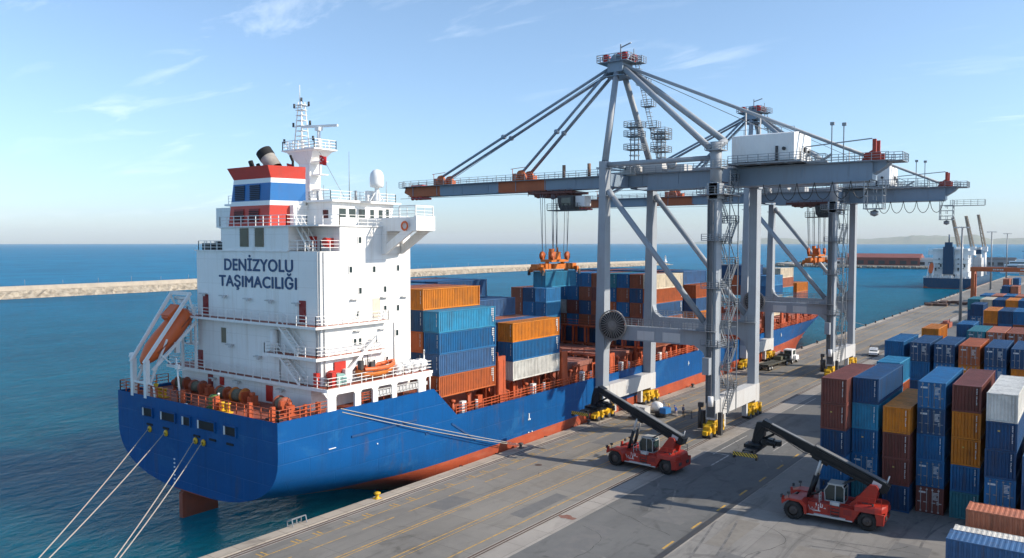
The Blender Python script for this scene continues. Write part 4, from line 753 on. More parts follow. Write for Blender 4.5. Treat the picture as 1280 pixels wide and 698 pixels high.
# ---------------------------------------------------------------- ship-to-shore gantry cranes
def build_crane():
    r = thing('gantry_crane', 'nearer grey quay crane, large, with a big cable reel and white machine house', 'gantry crane', (0, 0, 0), 0, 'quay cranes')
    SXX, LX, HY = -8.8, 8.5, 7.8
    def P(fn, name, m, par=r): k = MB(); fn(k); return k.build(name, m, par)
    for sy in (-1, 1):
        y = sy * HY
        k = MB(); k.bar((SXX - .3, y - .3 * sy * 0, 2.6), (SXX - .2, y, 14.0), 1.35, 1.7, 1.45, 1.8, up=(0, 1, 0)); k.bar((SXX - .2, y, 14.0), (SXX, y, 34.0), 1.45, 1.8, 1.1, 1.5, up=(0, 1, 0)); k.bar((SXX, y, 34.0), (SXX, y, 38.6), 1.1, 1.5, 1.1, 1.5, up=(0, 1, 0))
        for z in (33.4, 37.6): k.box(SXX - .85, SXX + .85, y - .8, y + .8, z, z + .12)
        k.build('leg', grey, r)
        k = MB(); k.box(LX - .58, LX + .58, y - .9, y + .9, 2.6, 34.7)
        if sy < 0: k.tube((LX, y, 34.7), (LX, y, 40.2), .78, n=16); k.box(LX - 1.15, LX + 1.15, y - 1.15, y + 1.15, 36.6, 36.75); k.box(LX - 1.15, LX + 1.15, y - 1.15, y + 1.15, 39.0, 39.15); k.box(LX - .9, LX + .9, y - .9, y + .9, 32.5, 34.6)
        else: k.box(LX - .8, LX + .8, y - .8, y + .8, 34.7, 38.4)
        k.build('leg', grey, r)
        # portal beam with haunches, walkway and rail
        k = MB(); k.box(SXX + .5, LX - .66, y - .62, y + .62, 12.3, 14.4)
        k.prism([(SXX + .5, 12.3), (SXX + .5, 10.6), (SXX + .9, 11.7), (SXX + 2.0, 12.3)], y - .61, y + .61); k.prism([(LX - .67, 12.3), (LX - 2.6, 12.3), (LX - 1.3, 11.4), (LX - .67, 9.6)], y - .61, y + .61)
        k.prism([(SXX + .5, 14.4), (SXX + 1.9, 14.4), (SXX + .9, 15.1), (SXX + .5, 16.4)], y - .61, y + .61); k.prism([(LX - .67, 14.4), (LX - .67, 16.6), (LX - 1.3, 15.3), (LX - 2.7, 14.4)], y - .61, y + .61)
        k.build('portal_beam', grey, r)
        k = MB(); k.rail([(SXX + 1.0, y - .58, 14.4), (LX - 1.2, y - .58, 14.4)], 1.0, 1.6, .035); k.rail([(SXX + 1.0, y + .58, 14.4), (LX - 1.2, y + .58, 14.4)], 1.0, 1.6, .035); k.box(LX - 4.5, LX + .7, y - 1.7, y - .7, 14.42, 14.5); k.rail([(LX - 4.5, y - 1.7, 14.5), (LX + .7, y - 1.7, 14.5)], 1.0, 1.4, .035); k.build('portal_railing', steel, r)
        for x in (-2.9, 1.1):
            k = MB(); k.box(x, x + 2.7, y - .66, y - .625, 12.5, 13.8); k.build('sign_panel', lightgrey, r)
        k = MB(); k.tube((SXX + .8, y, 34.0), (LX - .9, y, 15.0), .42, n=14); k.tube((SXX + .6, y, 34.2), (SXX + 1.5, y, 33.1), .6, .42, 14); k.build('diagonal_brace', grey, r)
        k = MB(); k.tube((SXX + .6, y, 38.1), (LX - .5, y, 38.1), .36, n=14); k.build('upper_beam', grey, r)
    # sill beams, end stubs
    for x in (SXX - .2, LX):
        k = MB(); k.box(x - .75, x + .75, -HY + .9, HY - .9, 2.7, 5.1)
        for s in (-1, 1): k.box(x - .7, x + .7, s * HY - .9, s * HY + .9, 2.3, 5.0); k.box(x - .35, x + .35, s * (HY - 3.4) - .3, s * (HY - 3.4) + .3, .6, 2.7)
        k.build('sill_beam', lightgrey, r)
        for s in (-1, 1):
            k = MB(); yc = s * (HY - .2)
            k.prism([(yc - 2.3, 1.5), (yc - .6, 2.3), (yc + .6, 2.3), (yc + 2.3, 1.5), (yc + 2.3, 1.15), (yc - 2.3, 1.15)], x - .42, x + .42, 'x')
            for q in (-1.55, 1.55):
                k.prism([(yc + q - 1.05, .5), (yc + q - 1.1, .9), (yc + q - .35, 1.35), (yc + q + .35, 1.35), (yc + q + 1.1, .9), (yc + q + 1.05, .5), (yc + q + .35, .75), (yc + q - .35, .75)], x - .55, x + .55, 'x')
                k.box(x + .55, x + .85, yc + q - .2, yc + q + .25, .55, 1.0); k.tube((x + .72, yc + q, .9), (x + .72, yc + q, 1.85), .2, n=10); k.tube((x + .72, yc + q, 1.85), (x + .72, yc + q, 1.95), .26, n=10); k.box(x - .85, x - .55, yc + q - .2, yc + q + .25, .55, 1.0); k.tube((x - .72, yc + q, .9), (x - .72, yc + q, 1.75), .18, n=10); k.tube((x - .58, yc + q, 1.15), (x + .58, yc + q, 1.15), .16, n=8)
            k.tube((x - .6, yc, 1.75), (x + .6, yc, 1.75), .35, n=10); k.box(x - .3, x + .3, yc + s * 3.0 - .1, yc + s * 3.0 + .4, .5, 1.0)
            bg_ = k.build('bogie', yellow, r)
            for q in (-2.2, -.9, .9, 2.2):
                k = MB(); k.lathe((x, yc + q, .36), [(0, -.66), (.3, -.66), (.42, -.6), (.42, .6), (.3, .66), (0, .66)], 16, 'x'); k.build('wheel', darksteel, bg_)
    k = MB(); k.box(LX - 1.7, LX - .97, -HY - 1.2, -HY - .2, 1.0, 3.4); k.tube((LX - 1.4, -HY - 1.3, 1.2), (LX - 1.4, -HY - 1.3, 4.6), .2); k.box(LX - 1.6, LX - 1.0, -HY - 1.5, -HY - .9, 4.0, 4.6); k.box(LX + .97, LX + 1.5, -HY - .8, -HY - .2, .3, 3.4); k.build('electrical_cabinet', darksteel, r)
    k = MB(); k.tube((LX + .1, -HY - 1.2, 4.2), (LX + .1, -HY - 1.2, 5.6), .38, n=12); k.build('siren_housing', white2, r)
    # lift shaft on the water-facing corner of the near landside leg, stair tower beside it
    k = MB()
    for x in (LX - .60, LX + .1): k.box(x - .06, x + .06, -HY - 1.2, -HY - .9, 4.6, 32.4)
    for i in range(60): k.box(LX - .57, LX + .05, -HY - 1.05, -HY - .96, 4.8 + i * .46, 4.87 + i * .46)
    k.box(LX - .57, LX + .06, -HY - .96, -HY - .9, 4.6, 32.4); k.build('lift_track', mat('lift_steel', (.17, .18, .19), .5, .4, None, 1, 0), r)
    k = MB(); k.box(LX - .8, LX + .15, -HY - 2.1, -HY - 1.2, 8.6, 10.9); k.build('lift_cabin', grey, r)
    k = MB(); z = 3.2; i = 0
    while z < 35:
        y0, y1 = -HY + 1.4, -HY + 4.0; a, c = ((y0, y1) if i % 2 == 0 else (y1, y0)); x = LX + (1.1 if i % 2 == 0 else -.1)
        k.stair((x, a, z), (x, c, z + 2.9), .7, (1, 0, 0), .29); yy = c
        for q in range(1, 6):
            for e in (-.35, .35): p_ = Vector((x + e, a, z)).lerp(Vector((x + e, c, z + 2.9)), q / 6); k.bar(p_, p_ + Vector((0, 0, 1.0)), .05)
        k.bar((LX + 1.6, a, z), (LX + 1.6, c, z + 2.9), .08); k.bar((LX - .85, y0, z + 2.88), (LX + 1.6, y1, z + 2.88), .07)
        k.box(LX - .9, LX + 1.6, yy - .55, yy + .55, z + 2.85, z + 2.92); k.rail([(LX - .9, yy - .55, z + 2.9), (LX + 1.6, yy - .55, z + 2.9), (LX + 1.6, yy + .55, z + 2.9), (LX - .9, yy + .55, z + 2.9)], 1.0, 1.0, .045)
        z += 2.9; i += 1
    for x, y in ((LX - .85, -HY + 1.1), (LX + 1.6, -HY + 1.1), (LX + 1.6, -HY + 4.3), (LX - .85, -HY + 4.3)): k.bar((x, y, 2.9), (x, y, 36.4), .12)
    k.build('stair_tower', steel, r)
    k = MB(); k.box(LX - 1.9, LX + 2.0, -HY - 2.0, -HY + 4.2, 33.0, 33.12); k.rail([(LX - 1.9, -HY - 2.0, 33.1), (LX + 2, -HY - 2.0, 33.1), (LX + 2, -HY + 4.2, 33.1)], 1.0, 1.2, .035); k.rail([(LX - 1.9, -HY + 4, 33.1), (LX - 1.9, -HY - 2.0, 33.1)], 1.0, 1.2, .035)
    k.build('leg_platform', steel, r)
    for z in (20.3, 26.8, 12.4): k = MB(); k.box(LX - 1.3, LX + 1.2, -HY - 1.6, -HY + 1.4, z, z + .1); k.rail([(LX - 1.3, -HY - 1.6, z), (LX + 1.2, -HY - 1.6, z), (LX + 1.2, -HY + 1.4, z)], .9, 1.2, .045); k.build('leg_platform', steel, r)
    k = MB(); k.rail([(LX - 1.15, -HY - 1.15, 36.75), (LX + 1.15, -HY - 1.15, 36.75), (LX + 1.15, -HY + 1.15, 36.75)], 1, 1, .035); k.build('column_railing', steel, r); k = MB(); k.rail([(LX - 1.15, -HY - 1.15, 39.1), (LX + 1.15, -HY - 1.15, 39.1), (LX + 1.15, -HY + 1.15, 39.1)], 1, 1, .035)
    k.build('column_railing', steel, r)
    # cable reel on the seaside end of the near portal beam
    cx_, cz_, yc = -6.7, 14.4, -HY - 1.15
    k = MB(); N = 36
    for rad in (2.2, .6):
        for i in range(N):
            a, c = 2 * math.pi * i / N, 2 * math.pi * (i + 1) / N
            k.bar((cx_ + rad * math.cos(a), yc, cz_ + rad * math.sin(a)), (cx_ + rad * math.cos(c), yc, cz_ + rad * math.sin(c)), .12, .3, up=(0, 1, 0))
    for i in range(28):
        a = 2 * math.pi * i / 28
        for s in (-.18, .18): k.bar((cx_ + .3 * math.cos(a), yc + s, cz_ + .3 * math.sin(a)), (cx_ + 2.2 * math.cos(a), yc + s, cz_ + 2.2 * math.sin(a)), .06, .09)
    k.tube((cx_, yc - .35, cz_), (cx_, -HY - .8, cz_), .35, n=12)
    reel = k.build('cable_reel', mat('reel_spokes', (.26, .235, .215), .6, .4, None, 2, 0), r)
    k = MB(); k.lathe((cx_, yc, cz_), [(.45, -.06), (1.95, -.06), (1.95, .06), (.45, .06)], 28, 'y'); k.build('wound_cable', mat('reel_brown', (.05, .045, .042), .8, .4, None, 3, 0), reel)
    # boom and girder
    k = MB()
    B0, B1 = 35.3, 37.2
    for x0, x1, mi in ((-55.4, -47.2, 1), (-47.2, -33.7, 0), (-33.7, -23.8, 1), (-23.8, -5, 0)):
        k.mat(mi); k.box(x0, x1, -1.25, 1.25, B0, B1) if x0 > -55 else k.prism([(-56.2, B0 + .7), (-54.7, B0), (-47.2, B0), (-47.2, B1), (-55.8, B1)], -1.25, 1.25)
        k.box(x0 + .3, x1, -1.45, 1.45, B0 - .12, B0 - .001)
    k.mat(0); k.box(-5, 27.0, -1.45, 1.45, 34.7, B1); k.box(-5, 26.7, -1.7, 1.7, 34.5, 34.7); k.prism([(27.0, 35.4), (27.0, B1), (29.2, B1), (28.4, 36.3)], -1.0, 1.0)
    for x in range(-54, 26, 6): k.box(x, x + .12, -1.32 if x < -5 else -1.52, 1.32 if x < -5 else 1.52, B0, B1 - .01)
    for s in (-1, 1):
        k.mat(0); k.box(SXX - .6, SXX + .6, s * 1.45, s * (HY - .7), 35.0, 36.8); k.box(LX - .6, LX + .6, s * 1.45, s * (HY - .7), 34.9, 36.9); k.tube((SXX, s * 1.2, 38.2), (SXX, s * (HY - .7), 38.2), .35, n=10)
    boom = k.build('boom', [boomblue, craneorange], r)
    k = MB()
    for s in (-1, 1):
        k.box(-55.7, 29, s * 1.3, s * 2.1, 37.0, 37.08); k.rail([(-55.7, s * 2.1, 37.1), (29, s * 2.1, 37.1)], 1.0, 2.0, .035)
    k.box(-57.0, -55.6, -1.9, 1.9, 36.9, 37.0); k.rail([(-55.6, -1.9, 37), (-57, -1.9, 37), (-57, 1.9, 37), (-55.6, 1.9, 37)], 1.0, 1.0, .04); k.box(28.6, 30.6, -1.9, 1.9, 36.9, 37.0); k.rail([(28.6, -1.9, 37), (30.6, -1.9, 37), (30.6, 1.9, 37), (28.6, 1.9, 37)], 1.0, 1.0, .04)
    k.build('boom_walkway', steel, r)
    k = MB(); k.box(-54.5, -51.5, -1.2, 1.2, 34.7, 35.1)
    for x in (-54, -53, -52): k.lathe((x, -1.3, 34.9), [(0, -.1), (.4, -.1), (.4, .1), (0, .1)], 10, 'y')
    k.box(-55.0, -52.0, -.8, .8, 37.2, 37.4); k.build('sheave_frame', signalred, r)
    def lugs(x, m, s=1.0):
        k = MB()
        for y in (-1.2, 1.2):
            k.prism([(x - 1.1 * s, 37.2), (x - .3, 38.8 * 1), (x + .5, 38.9), (x + 1.4 * s, 37.2)], y - .25, y + .25); k.lathe((x, y, 38.2), [(0, -.4), (.6, -.4), (.6, .4), (0, .4)], 12, 'y')
        k.box(x - 2.0, x - 1.2, -1.0, 1.0, 37.2, 38.4); k.box(x + 1.6, x + 2.4, -1.0, .2, 37.2, 37.9); k.bar((x - 2.4, -.9, 39.2), (x + .8, -.9, 39.4), .08); k.bar((x - 2.0, -.9, 37.2), (x - 2.0, -.9, 39.2), .08); k.build('stay_bracket', m, r)
    lugs(-47.0, craneorange); lugs(-28.9, craneorange)
    k = MB()
    for x in (-20.6, -15.8): k.tube((x, -.6, 37.2), (x, -.6, 39.3), .28, n=10)
    k.build('buffer_post', mat('rusty_post', (.25, .15, .10), .7, .5), r)
    k = MB(); k.box(-14, -6.5, -1.2, 1.2, 37.2, 37.5); k.bar((-14, -1.3, 38.4), (-7, -1.3, 37.4), .3); k.bar((-13.5, 1.2, 38.4), (-7, 1.2, 37.4), .3); k.box(-8.5, -6.8, -1.7, 1.7, 36.9, 38.6); k.box(-5.8, -2.5, -1.6, .2, 37.2, 38.8); k.box(-1.8, 1.0, -1.4, 1.4, 37.2, 38.2); k.lathe((-1.0, -1.5, 38.4), [(0, -.2), (.8, -.2), (.8, .2), (0, .2)], 14, 'y'); k.build('hinge_machinery', lightgrey, r)
    # caged access towers above the seaside beam
    for x, y, z1 in ((-6.6, -2.6, 44.6), (-4.6, 2.4, 44.0)):
        k = MB()
        for q in range(6):
            a = 2 * math.pi * q / 6; k.bar((x + .7 * math.cos(a), y + .7 * math.sin(a), 37.2), (x + .7 * math.cos(a), y + .7 * math.sin(a), z1), .09)
        z = 38.2
        while z < z1 + .1:
            for q in range(10):
                a, c = 2 * math.pi * q / 10, 2 * math.pi * (q + 1) / 10; k.bar((x + .78 * math.cos(a), y + .78 * math.sin(a), z), (x + .78 * math.cos(c), y + .78 * math.sin(c), z), .1)
            z += .8
        for z in (40.6, 42.6, z1 - .6): k.box(x - 1.2, x + 1.2, y - 1.2, y + 1.2, z, z + .08); k.rail([(x - 1.2, y - 1.2, z), (x + 1.2, y - 1.2, z), (x + 1.2, y + 1.2, z), (x - 1.2, y + 1.2, z), (x - 1.2, y - 1.2, z)], .9, 1.2, .04)
        k.build('ladder_tower', steel, r)
    # A-frame
    AP = (-10.7, 0, 54.0)
    for s in (-1, 1):
        k = MB(); k.tube((SXX, s * (HY - .1), 38.6), (AP[0] + .1, s * 1.0, AP[2] - .4), .52, .46, 14); k.build('tower_leg', grey, r)
        k = MB(); k.tube((AP[0] + 1.2, s * .9, AP[2] - .3), (LX + (-.5 if s < 0 else .3), -HY + (-.5 if s < 0 else 2.0), 39.2 if s < 0 else 40.6), .45, n=14)
        if s > 0: k.tube((LX, -HY, 39.6), (LX + .35, -HY + 2.2, 40.5), .5, n=12)
        for t_ in (.35, .68): a = Vector((AP[0] + 1.2, s * .9, AP[2] - .3)).lerp(Vector((LX + (-.5 if s < 0 else .3), -HY + (-.5 if s < 0 else 2.0), 39.2 if s < 0 else 40.6)), t_); k.lathe(a, [(.53, -.12), (.53, .12)], 14)
        k.build('backstay', grey, r)
        k = MB(); k.tube((AP[0] + .8, s * 1.0, AP[2] + .2), (26.6, s * 1.15, 37.6), .25, n=10); k.build('rear_tie', grey, r)
        for xe in (-46.7, -28.5):
            k = MB(); k.tube((AP[0] - .8, s * .95, AP[2] + .1), (xe, s * 1.2, 38.6), .24, n=8); m_ = Vector((AP[0] - .8, s * .95, AP[2] + .1)).lerp(Vector((xe, s * 1.2, 38.6)), .6); k.lathe(m_, [(0, -.35), (.42, -.3), (.42, .3), (0, .35)], 8, 'x'); k.build('forestay', boomblue, r)
    k = MB()
    for s in (-.45, 0, .45):
        k.tube((AP[0] - .5, s, AP[2]), (-45.5, s, 38.3), .05, n=5); k.tube((AP[0] - .3, s, AP[2] - .2), (-27.8, s, 38.3), .05, n=5)
    k.tube((AP[0] + .8, 0, AP[2]), (20, .3, 38.5), .05, n=5); k.tube((-57, -1.5, 34.9), (-5, -1.5, 34.6), .04, n=5); k.build('boom_hoist_rope', steel, r)
    k = MB(); k.box(AP[0] - 1.2, AP[0] + 1.4, -1.7, 1.7, AP[2] - .9, AP[2] + 1.1); k.prism([(AP[0] - 1.2, AP[2] + 1.1), (AP[0] + 1.4, AP[2] + 1.1), (AP[0] + .5, AP[2] + 1.9), (AP[0] - .4, AP[2] + 1.9)], -1.2, 1.2); k.box(AP[0] - 2.0, AP[0] + 2.4, -2.2, 2.2, AP[2] + .6, AP[2] + .7); k.box(AP[0] - 1.6, AP[0] + 1.8, -2.1, 2.1, AP[2] - 1.6, AP[2] - 1.5); k.build('tower_head', boomblue, r)
    k = MB(); k.rail([(AP[0] - 2.8, -2.2, AP[2] + .7), (AP[0] + 2.6, -2.2, AP[2] + .7), (AP[0] + 2.6, 2.2, AP[2] + .7), (AP[0] - 2.8, 2.2, AP[2] + .7), (AP[0] - 2.8, -2.2, AP[2] + .7)], 1.1, 1.1, .05)
    k.box(AP[0] - 2.8, AP[0] - 1.9, -2.2, 2.2, AP[2] + .62, AP[2] + .7); k.bar((AP[0] + .2, 0, AP[2] + 1.8), (AP[0] + .2, 0, AP[2] + 3.6), .16); k.bar((AP[0] + .2, 0, AP[2] + 3.1), (AP[0] + 2.2, -.4, AP[2] + 3.5), .16); k.bar((AP[0] + 2.5, 0, AP[2] + .6), (AP[0] + 2.5, 0, AP[2] + 2.6), .1); k.build('head_railing', steel, r)
    for x, y in ((-1.7, -1.2), (-1.0, 1.0), (.4, -.9), (1.6, -1.4), (1.8, 1.2)): k = MB(); k.lathe((AP[0] + x, y, AP[2] + 1.4), [(0, -.25), (.65, -.25), (.5, 0), (.65, .25), (0, .25)], 12, 'y'); k.box(AP[0] + x - .3, AP[0] + x + .3, y - .3, y + .3, AP[2] + .7, AP[2] + 1.5); k.build('head_sheave', signalred, r)
    # zigzag ladder beside the far tower leg
    k = MB(); a0, a1 = Vector((SXX + 1.6, HY - .6, 38.4)), Vector((AP[0] + 2.0, 1.4, AP[2] + .6)); Ns = 5
    for i in range(Ns):
        p, q = a0.lerp(a1, i / Ns), a0.lerp(a1, (i + 1) / Ns); k.bar(p, q, .08); k.bar(p + Vector((.6, 0, 0)), q + Vector((.6, 0, 0)), .08)
        for j in range(9): t_ = p.lerp(q, j / 9); k.bar(t_, t_ + Vector((.6, 0, 0)), .06)
        for j in range(5):
            t_ = p.lerp(q, j / 5); k.bar(t_ + Vector((0, -.5, .4)), t_ + Vector((.8, -.5, .4)), .06); k.bar(t_ + Vector((.8, -.5, .4)), t_ + Vector((.8, .2, .4)), .06)
        k.box(q.x - .3, q.x + 1.5, q.y - .8, q.y + .8, q.z - .04, q.z + .04); k.rail([(q.x - .3, q.y - .8, q.z), (q.x + 1.5, q.y - .8, q.z), (q.x + 1.5, q.y + .8, q.z)], 1.0, 1, .04)
    k.build('tower_ladder', steel, r)
    # machine house
    k = MB(); y0, y1, x0, x1 = -3.4, 4.2, 9.0, 17.6
    k.prism([(y0, 37.7), (y1, 37.7), (y1, 41.3), ((y0 + y1) / 2, 41.9), (y0, 41.3)], x0, x1, 'x')
    for i in range(int((x1 - x0) / .45)): k.box(x0 + .1 + i * .45, x0 + .22 + i * .45, y0 - .05, y0, 37.8, 41.25)
    mh = k.build('machine_house', white2, r)
    k = MB(); k.box(x0 - .3, x1 + 1.2, y0 - 1.0, y1 + 1.0, 37.3, 37.5); k.rail([(x0 - .2, y0 - .9, 37.5), (x1 + 1.1, y0 - .9, 37.5), (x1 + 1.1, y1 + .9, 37.5), (x0 - .2, y1 + .9, 37.5)], 1.05, 1.4, .04)
    for x in (x0 + 1, x0 + 4, x1 - 1): k.box(x, x + .4, y0 - .9, y1 + .9, 37.2, 37.32)
    k.rail([(x0, y0, 41.4), (x1, y0, 41.4)], .7, 1.8, .03, (1,)); k.build('house_platform', steel, r)
    k = MB(); k.box(x1, x1 + .06, -1.2, -.3, 37.6, 39.5); k.build('door', lightgrey, mh)
    k = MB(); k.box(x1, x1 + .25, .8, 1.5, 38.9, 39.6); k.box(x0 + 6.2, x0 + 6.5, y0 - .3, y0 - .02, 37.6, 39.6); k.tube((x0 + 7.3, y0 - .3, 39.2), (x0 + 7.3, y0 - .02, 39.2), .25); k.box(x1, x1 + .3, 2.6, 3.2, 38.6, 39.4); k.build('house_lamp', darksteel, mh)
    k = MB()
    for x, y, z1 in ((x0 - .4, 3.0, 46.0), (x0 + 1.4, 4.0, 45.2)): k.tube((x, y, 37.4), (x, y, z1), .16, .12)
    k.bar((x0 - .6, 3.0, 46.0), (x0 - .1, 3.0, 46.0), .25); k.build('aerial_pole', lightgrey, r)
    k = MB(); k.stair((x1 + 1.2, -2.0, 37.3), (x1 + 3.8, -2.0, 37.3 - .0 + .01), .7); k.bar((x1 + 1, -1.8, 39.4), (27, -1.8, 39.9), .14); k.bar((22, -1.8, 37.2), (22, -1.8, 42.3), .12); k.bar((23.5, -1.8, 37.2), (23.5, -1.8, 42.0), .12); k.box(21.8, 22.3, -2.0, -1.6, 42.0, 42.4); k.box(23.3, 23.8, -2.0, -1.6, 41.8, 42.2); k.bar((x1 + 1.2, 1.8, 37.2), (x1 + 3.5, 1.8, 38.6), .3); k.build('girder_fittings', steel, r)
    k = MB()
    for y in (-1.1, 1.1): k.box(26.9, 27.35, y - .18, y + .18, 37.2, 39.9); k.prism([(25.6, 37.2), (26.1, 38.0), (26.9, 38.5), (26.9, 37.2)], y - .2, y + .2); k.lathe((26.3, y, 37.8), [(0, -.3), (.4, -.3), (.4, .3), (0, .3)], 12, 'y'); k.box(27.3, 27.9, y - .12, y + .12, 37.2, 38.2)
    k.build('tie_anchor', mat('anchor_red', (.42, .055, .03), .5, .5, (.2, .04, .03), 1, .2), r)
    # trolley, cab, ropes
    k = MB(); T = -20.8; k.box(T - 5.6, T + 3.0, -2.6, 2.6, 34.55, 34.95); k.box(T - 4.6, T + 1.8, -2.2, 2.2, 34.1, 34.55)
    for x in (-3.8, -2, 0, 1.4):
        for y in (-2.2, 2.2): k.lathe((T + x, y, 34.4), [(0, -.15), (.5, -.15), (.5, .15), (0, .15)], 12, 'y')
    k.rail([(T - 5.6, -2.6, 34.3), (T + 3, -2.6, 34.3)], .9, 1.2, .04); tr = k.build('trolley', mat('trolley_dark_red', (.14, .05, .04), .6, .5), r)
    k = MB(); k.prism([(T + .8, 31.9), (T + 3.2, 31.9), (T + 3.2, 34.2), (T + .2, 34.2), (T + .4, 32.5)], -2.6, -.6); k.box(T - 1.6, T + 4.2, -2.9, .2, 31.75, 31.9); k.rail([(T - 1.6, -2.9, 31.9), (T + 4.2, -2.9, 31.9), (T + 4.2, .2, 31.9)], 1.0, 1.0, .04); cb_ = k.build('operator_cab', darksteel, r)
    k = MB(); k.box(T + 1.0, T + 2.8, -2.64, -2.6, 32.6, 33.8); k.build('cab_window', glass, cb_)
    k = MB(); k.box(T + 3.3, T + 5.0, -2.0, 0, 32.4, 34.1); k.build('electric_box', white2, r)
    # cable festoon under the rear girder and maintenance cage at its end
    k = MB(); x = 13.0
    while x < 25.5:
        w_ = 2.3; k.path([(x + w_ * j / 8, -1.9, 34.6 - 2.3 * (1 - (2 * j / 8 - 1) ** 2) ** .6) for j in range(9)], .06, 5); x += w_
    k.build('festoon_cable', darksteel, r)
    k = MB()
    for x, y in ((26.2, -2.2), (28.4, -2.2), (28.4, -.4), (26.2, -.4)): k.bar((x, y, 30.9), (x, y, 34.6), .1)
    for z in (31.0, 32.0, 33.0): k.rail([(26.2, -2.2, z), (28.4, -2.2, z), (28.4, -.4, z), (26.2, -.4, z), (26.2, -2.2, z)], .6, 1.1, .04, (1,))
    k.box(26.1, 28.5, -2.3, -.3, 30.85, 30.95); k.box(27.0, 33.6, -2.4, -1.3, 33.4, 33.5); k.rail([(28, -2.4, 33.5), (33.6, -2.4, 33.5), (33.6, -1.3, 33.5)], 1.0, 1.2, .035); k.lathe((27.3, -1.3, 30.4), [(0, -.5), (.5, -.3), (.5, .2), (0, .4)], 10); k.build('service_cage', steel, r)
    return r
def crane_spreader(label, loc):
    """head block and telescopic spreader: origin at the underside centre, long axis along Y"""
    r = thing('container_spreader', label, 'spreader', loc, 0, 'spreaders hanging from the quay cranes')
    k = MB(); k.box(-.45, .45, -4.6, 4.6, .45, 1.05); k.box(-.95, .95, -1.6, 1.6, .4, 1.2)
    for y in (-5.2, 5.2): k.box(-1.25, 1.25, y - .25, y + .25, .2, .8); k.box(-1.3, -.9, y - .35, y + .35, -.05, .55); k.box(.9, 1.3, y - .35, y + .35, -.05, .55); k.box(-.6, .6, y - .9, y + .6, .5, 1.25)
    for y in (-3.4, -2.5, 2.2, 3.2): k.box(-.7, .7, y - .35, y + .35, .4, 1.3)
    k.build('spreader_frame', spreadorange, r)
    k = MB(); k.box(-1.1, 1.1, -2.6, 2.6, 1.55, 1.95)
    for y in (-2.3, 2.3): k.box(-.25, .25, y - .2, y + .2, 1.0, 1.6)
    k.box(-.5, .5, -1.2, 1.0, 1.9, 3.2); k.box(-.8, -.2, -.6, .2, 3.0, 3.7); k.tube((.2, .5, 3.1), (.2, .5, 3.9), .15); hb_ = k.build('head_block', spreadorange, r)
    for x in (-1.0, 1.0):
        for y in (-2.2, 2.2):
            k = MB(); k.lathe((x, y, 2.55), [(0, -.14), (.72, -.14), (.6, 0), (.72, .14), (0, .14)], 18, 'x'); k.box(x - .2, x + .2, y - .2, y + .2, 1.9, 2.5); k.build('sheave', craneorange, hb_)
    k = MB()
    for y in (-5.5, 5.5):
        for x in (-1.35, 1.35): k.box(x - .09, x + .09, y - .3, y + .3, -.55, .3)
    k.build('guide_flap', darksteel, r)
    return r
crane = build_crane(); crane.location = (-51, 112.3, 0)
crane2 = copy_tree(crane); crane2.location = (-51, 172.0, 0); crane2['label'] = 'farther grey quay crane, standing near the bow of the blue ship'
sp1 = crane_spreader('large orange spreader holding a blue container above the ship', (-72.9, 111.0, 21.85))
sp2 = copy_tree(sp1); sp2.location = (-47.9, 172.4, 22.2); sp2['label'] = 'empty orange spreader hanging over the quay under the farther crane'; sp2.rotation_euler = (0, 0, R(0))
def hoist_ropes(name, x, y, z0, tx, z1, label):
    k = MB((x, y, z0))
    for dx in (-1.0, 1.0):
        for dy in (-2.9, -2.2, -1.5, 1.5, 2.2, 2.9): k.tube((x + dx, y + dy * .75 if abs(dy) != 2.2 else y + dy, z0), (tx + dx * 1.15, y + .4 + dy * .9, z1), .05, n=5)
    o = k.build(name, steel); o.location = (x, y, z0); tag(o, label, 'hoist ropes')
hoist_ropes('hoist_rope', -72.9, 111.0, 24.5, -73.2, 34.4, 'steel hoist ropes running from the trolley to the spreader over the ship')
# the farther crane's trolley stands over the quay: rebuild its trolley position
for o in [c for c in S.objects if c.parent is crane2 and c.name.split('.')[0] in ('trolley', 'operator_cab', 'electric_box')]: o.location.x += 24.0
hoist_ropes('hoist_rope', -47.9, 172.4, 24.8, -48.2, 34.4, 'steel hoist ropes holding the empty spreader under the farther crane')
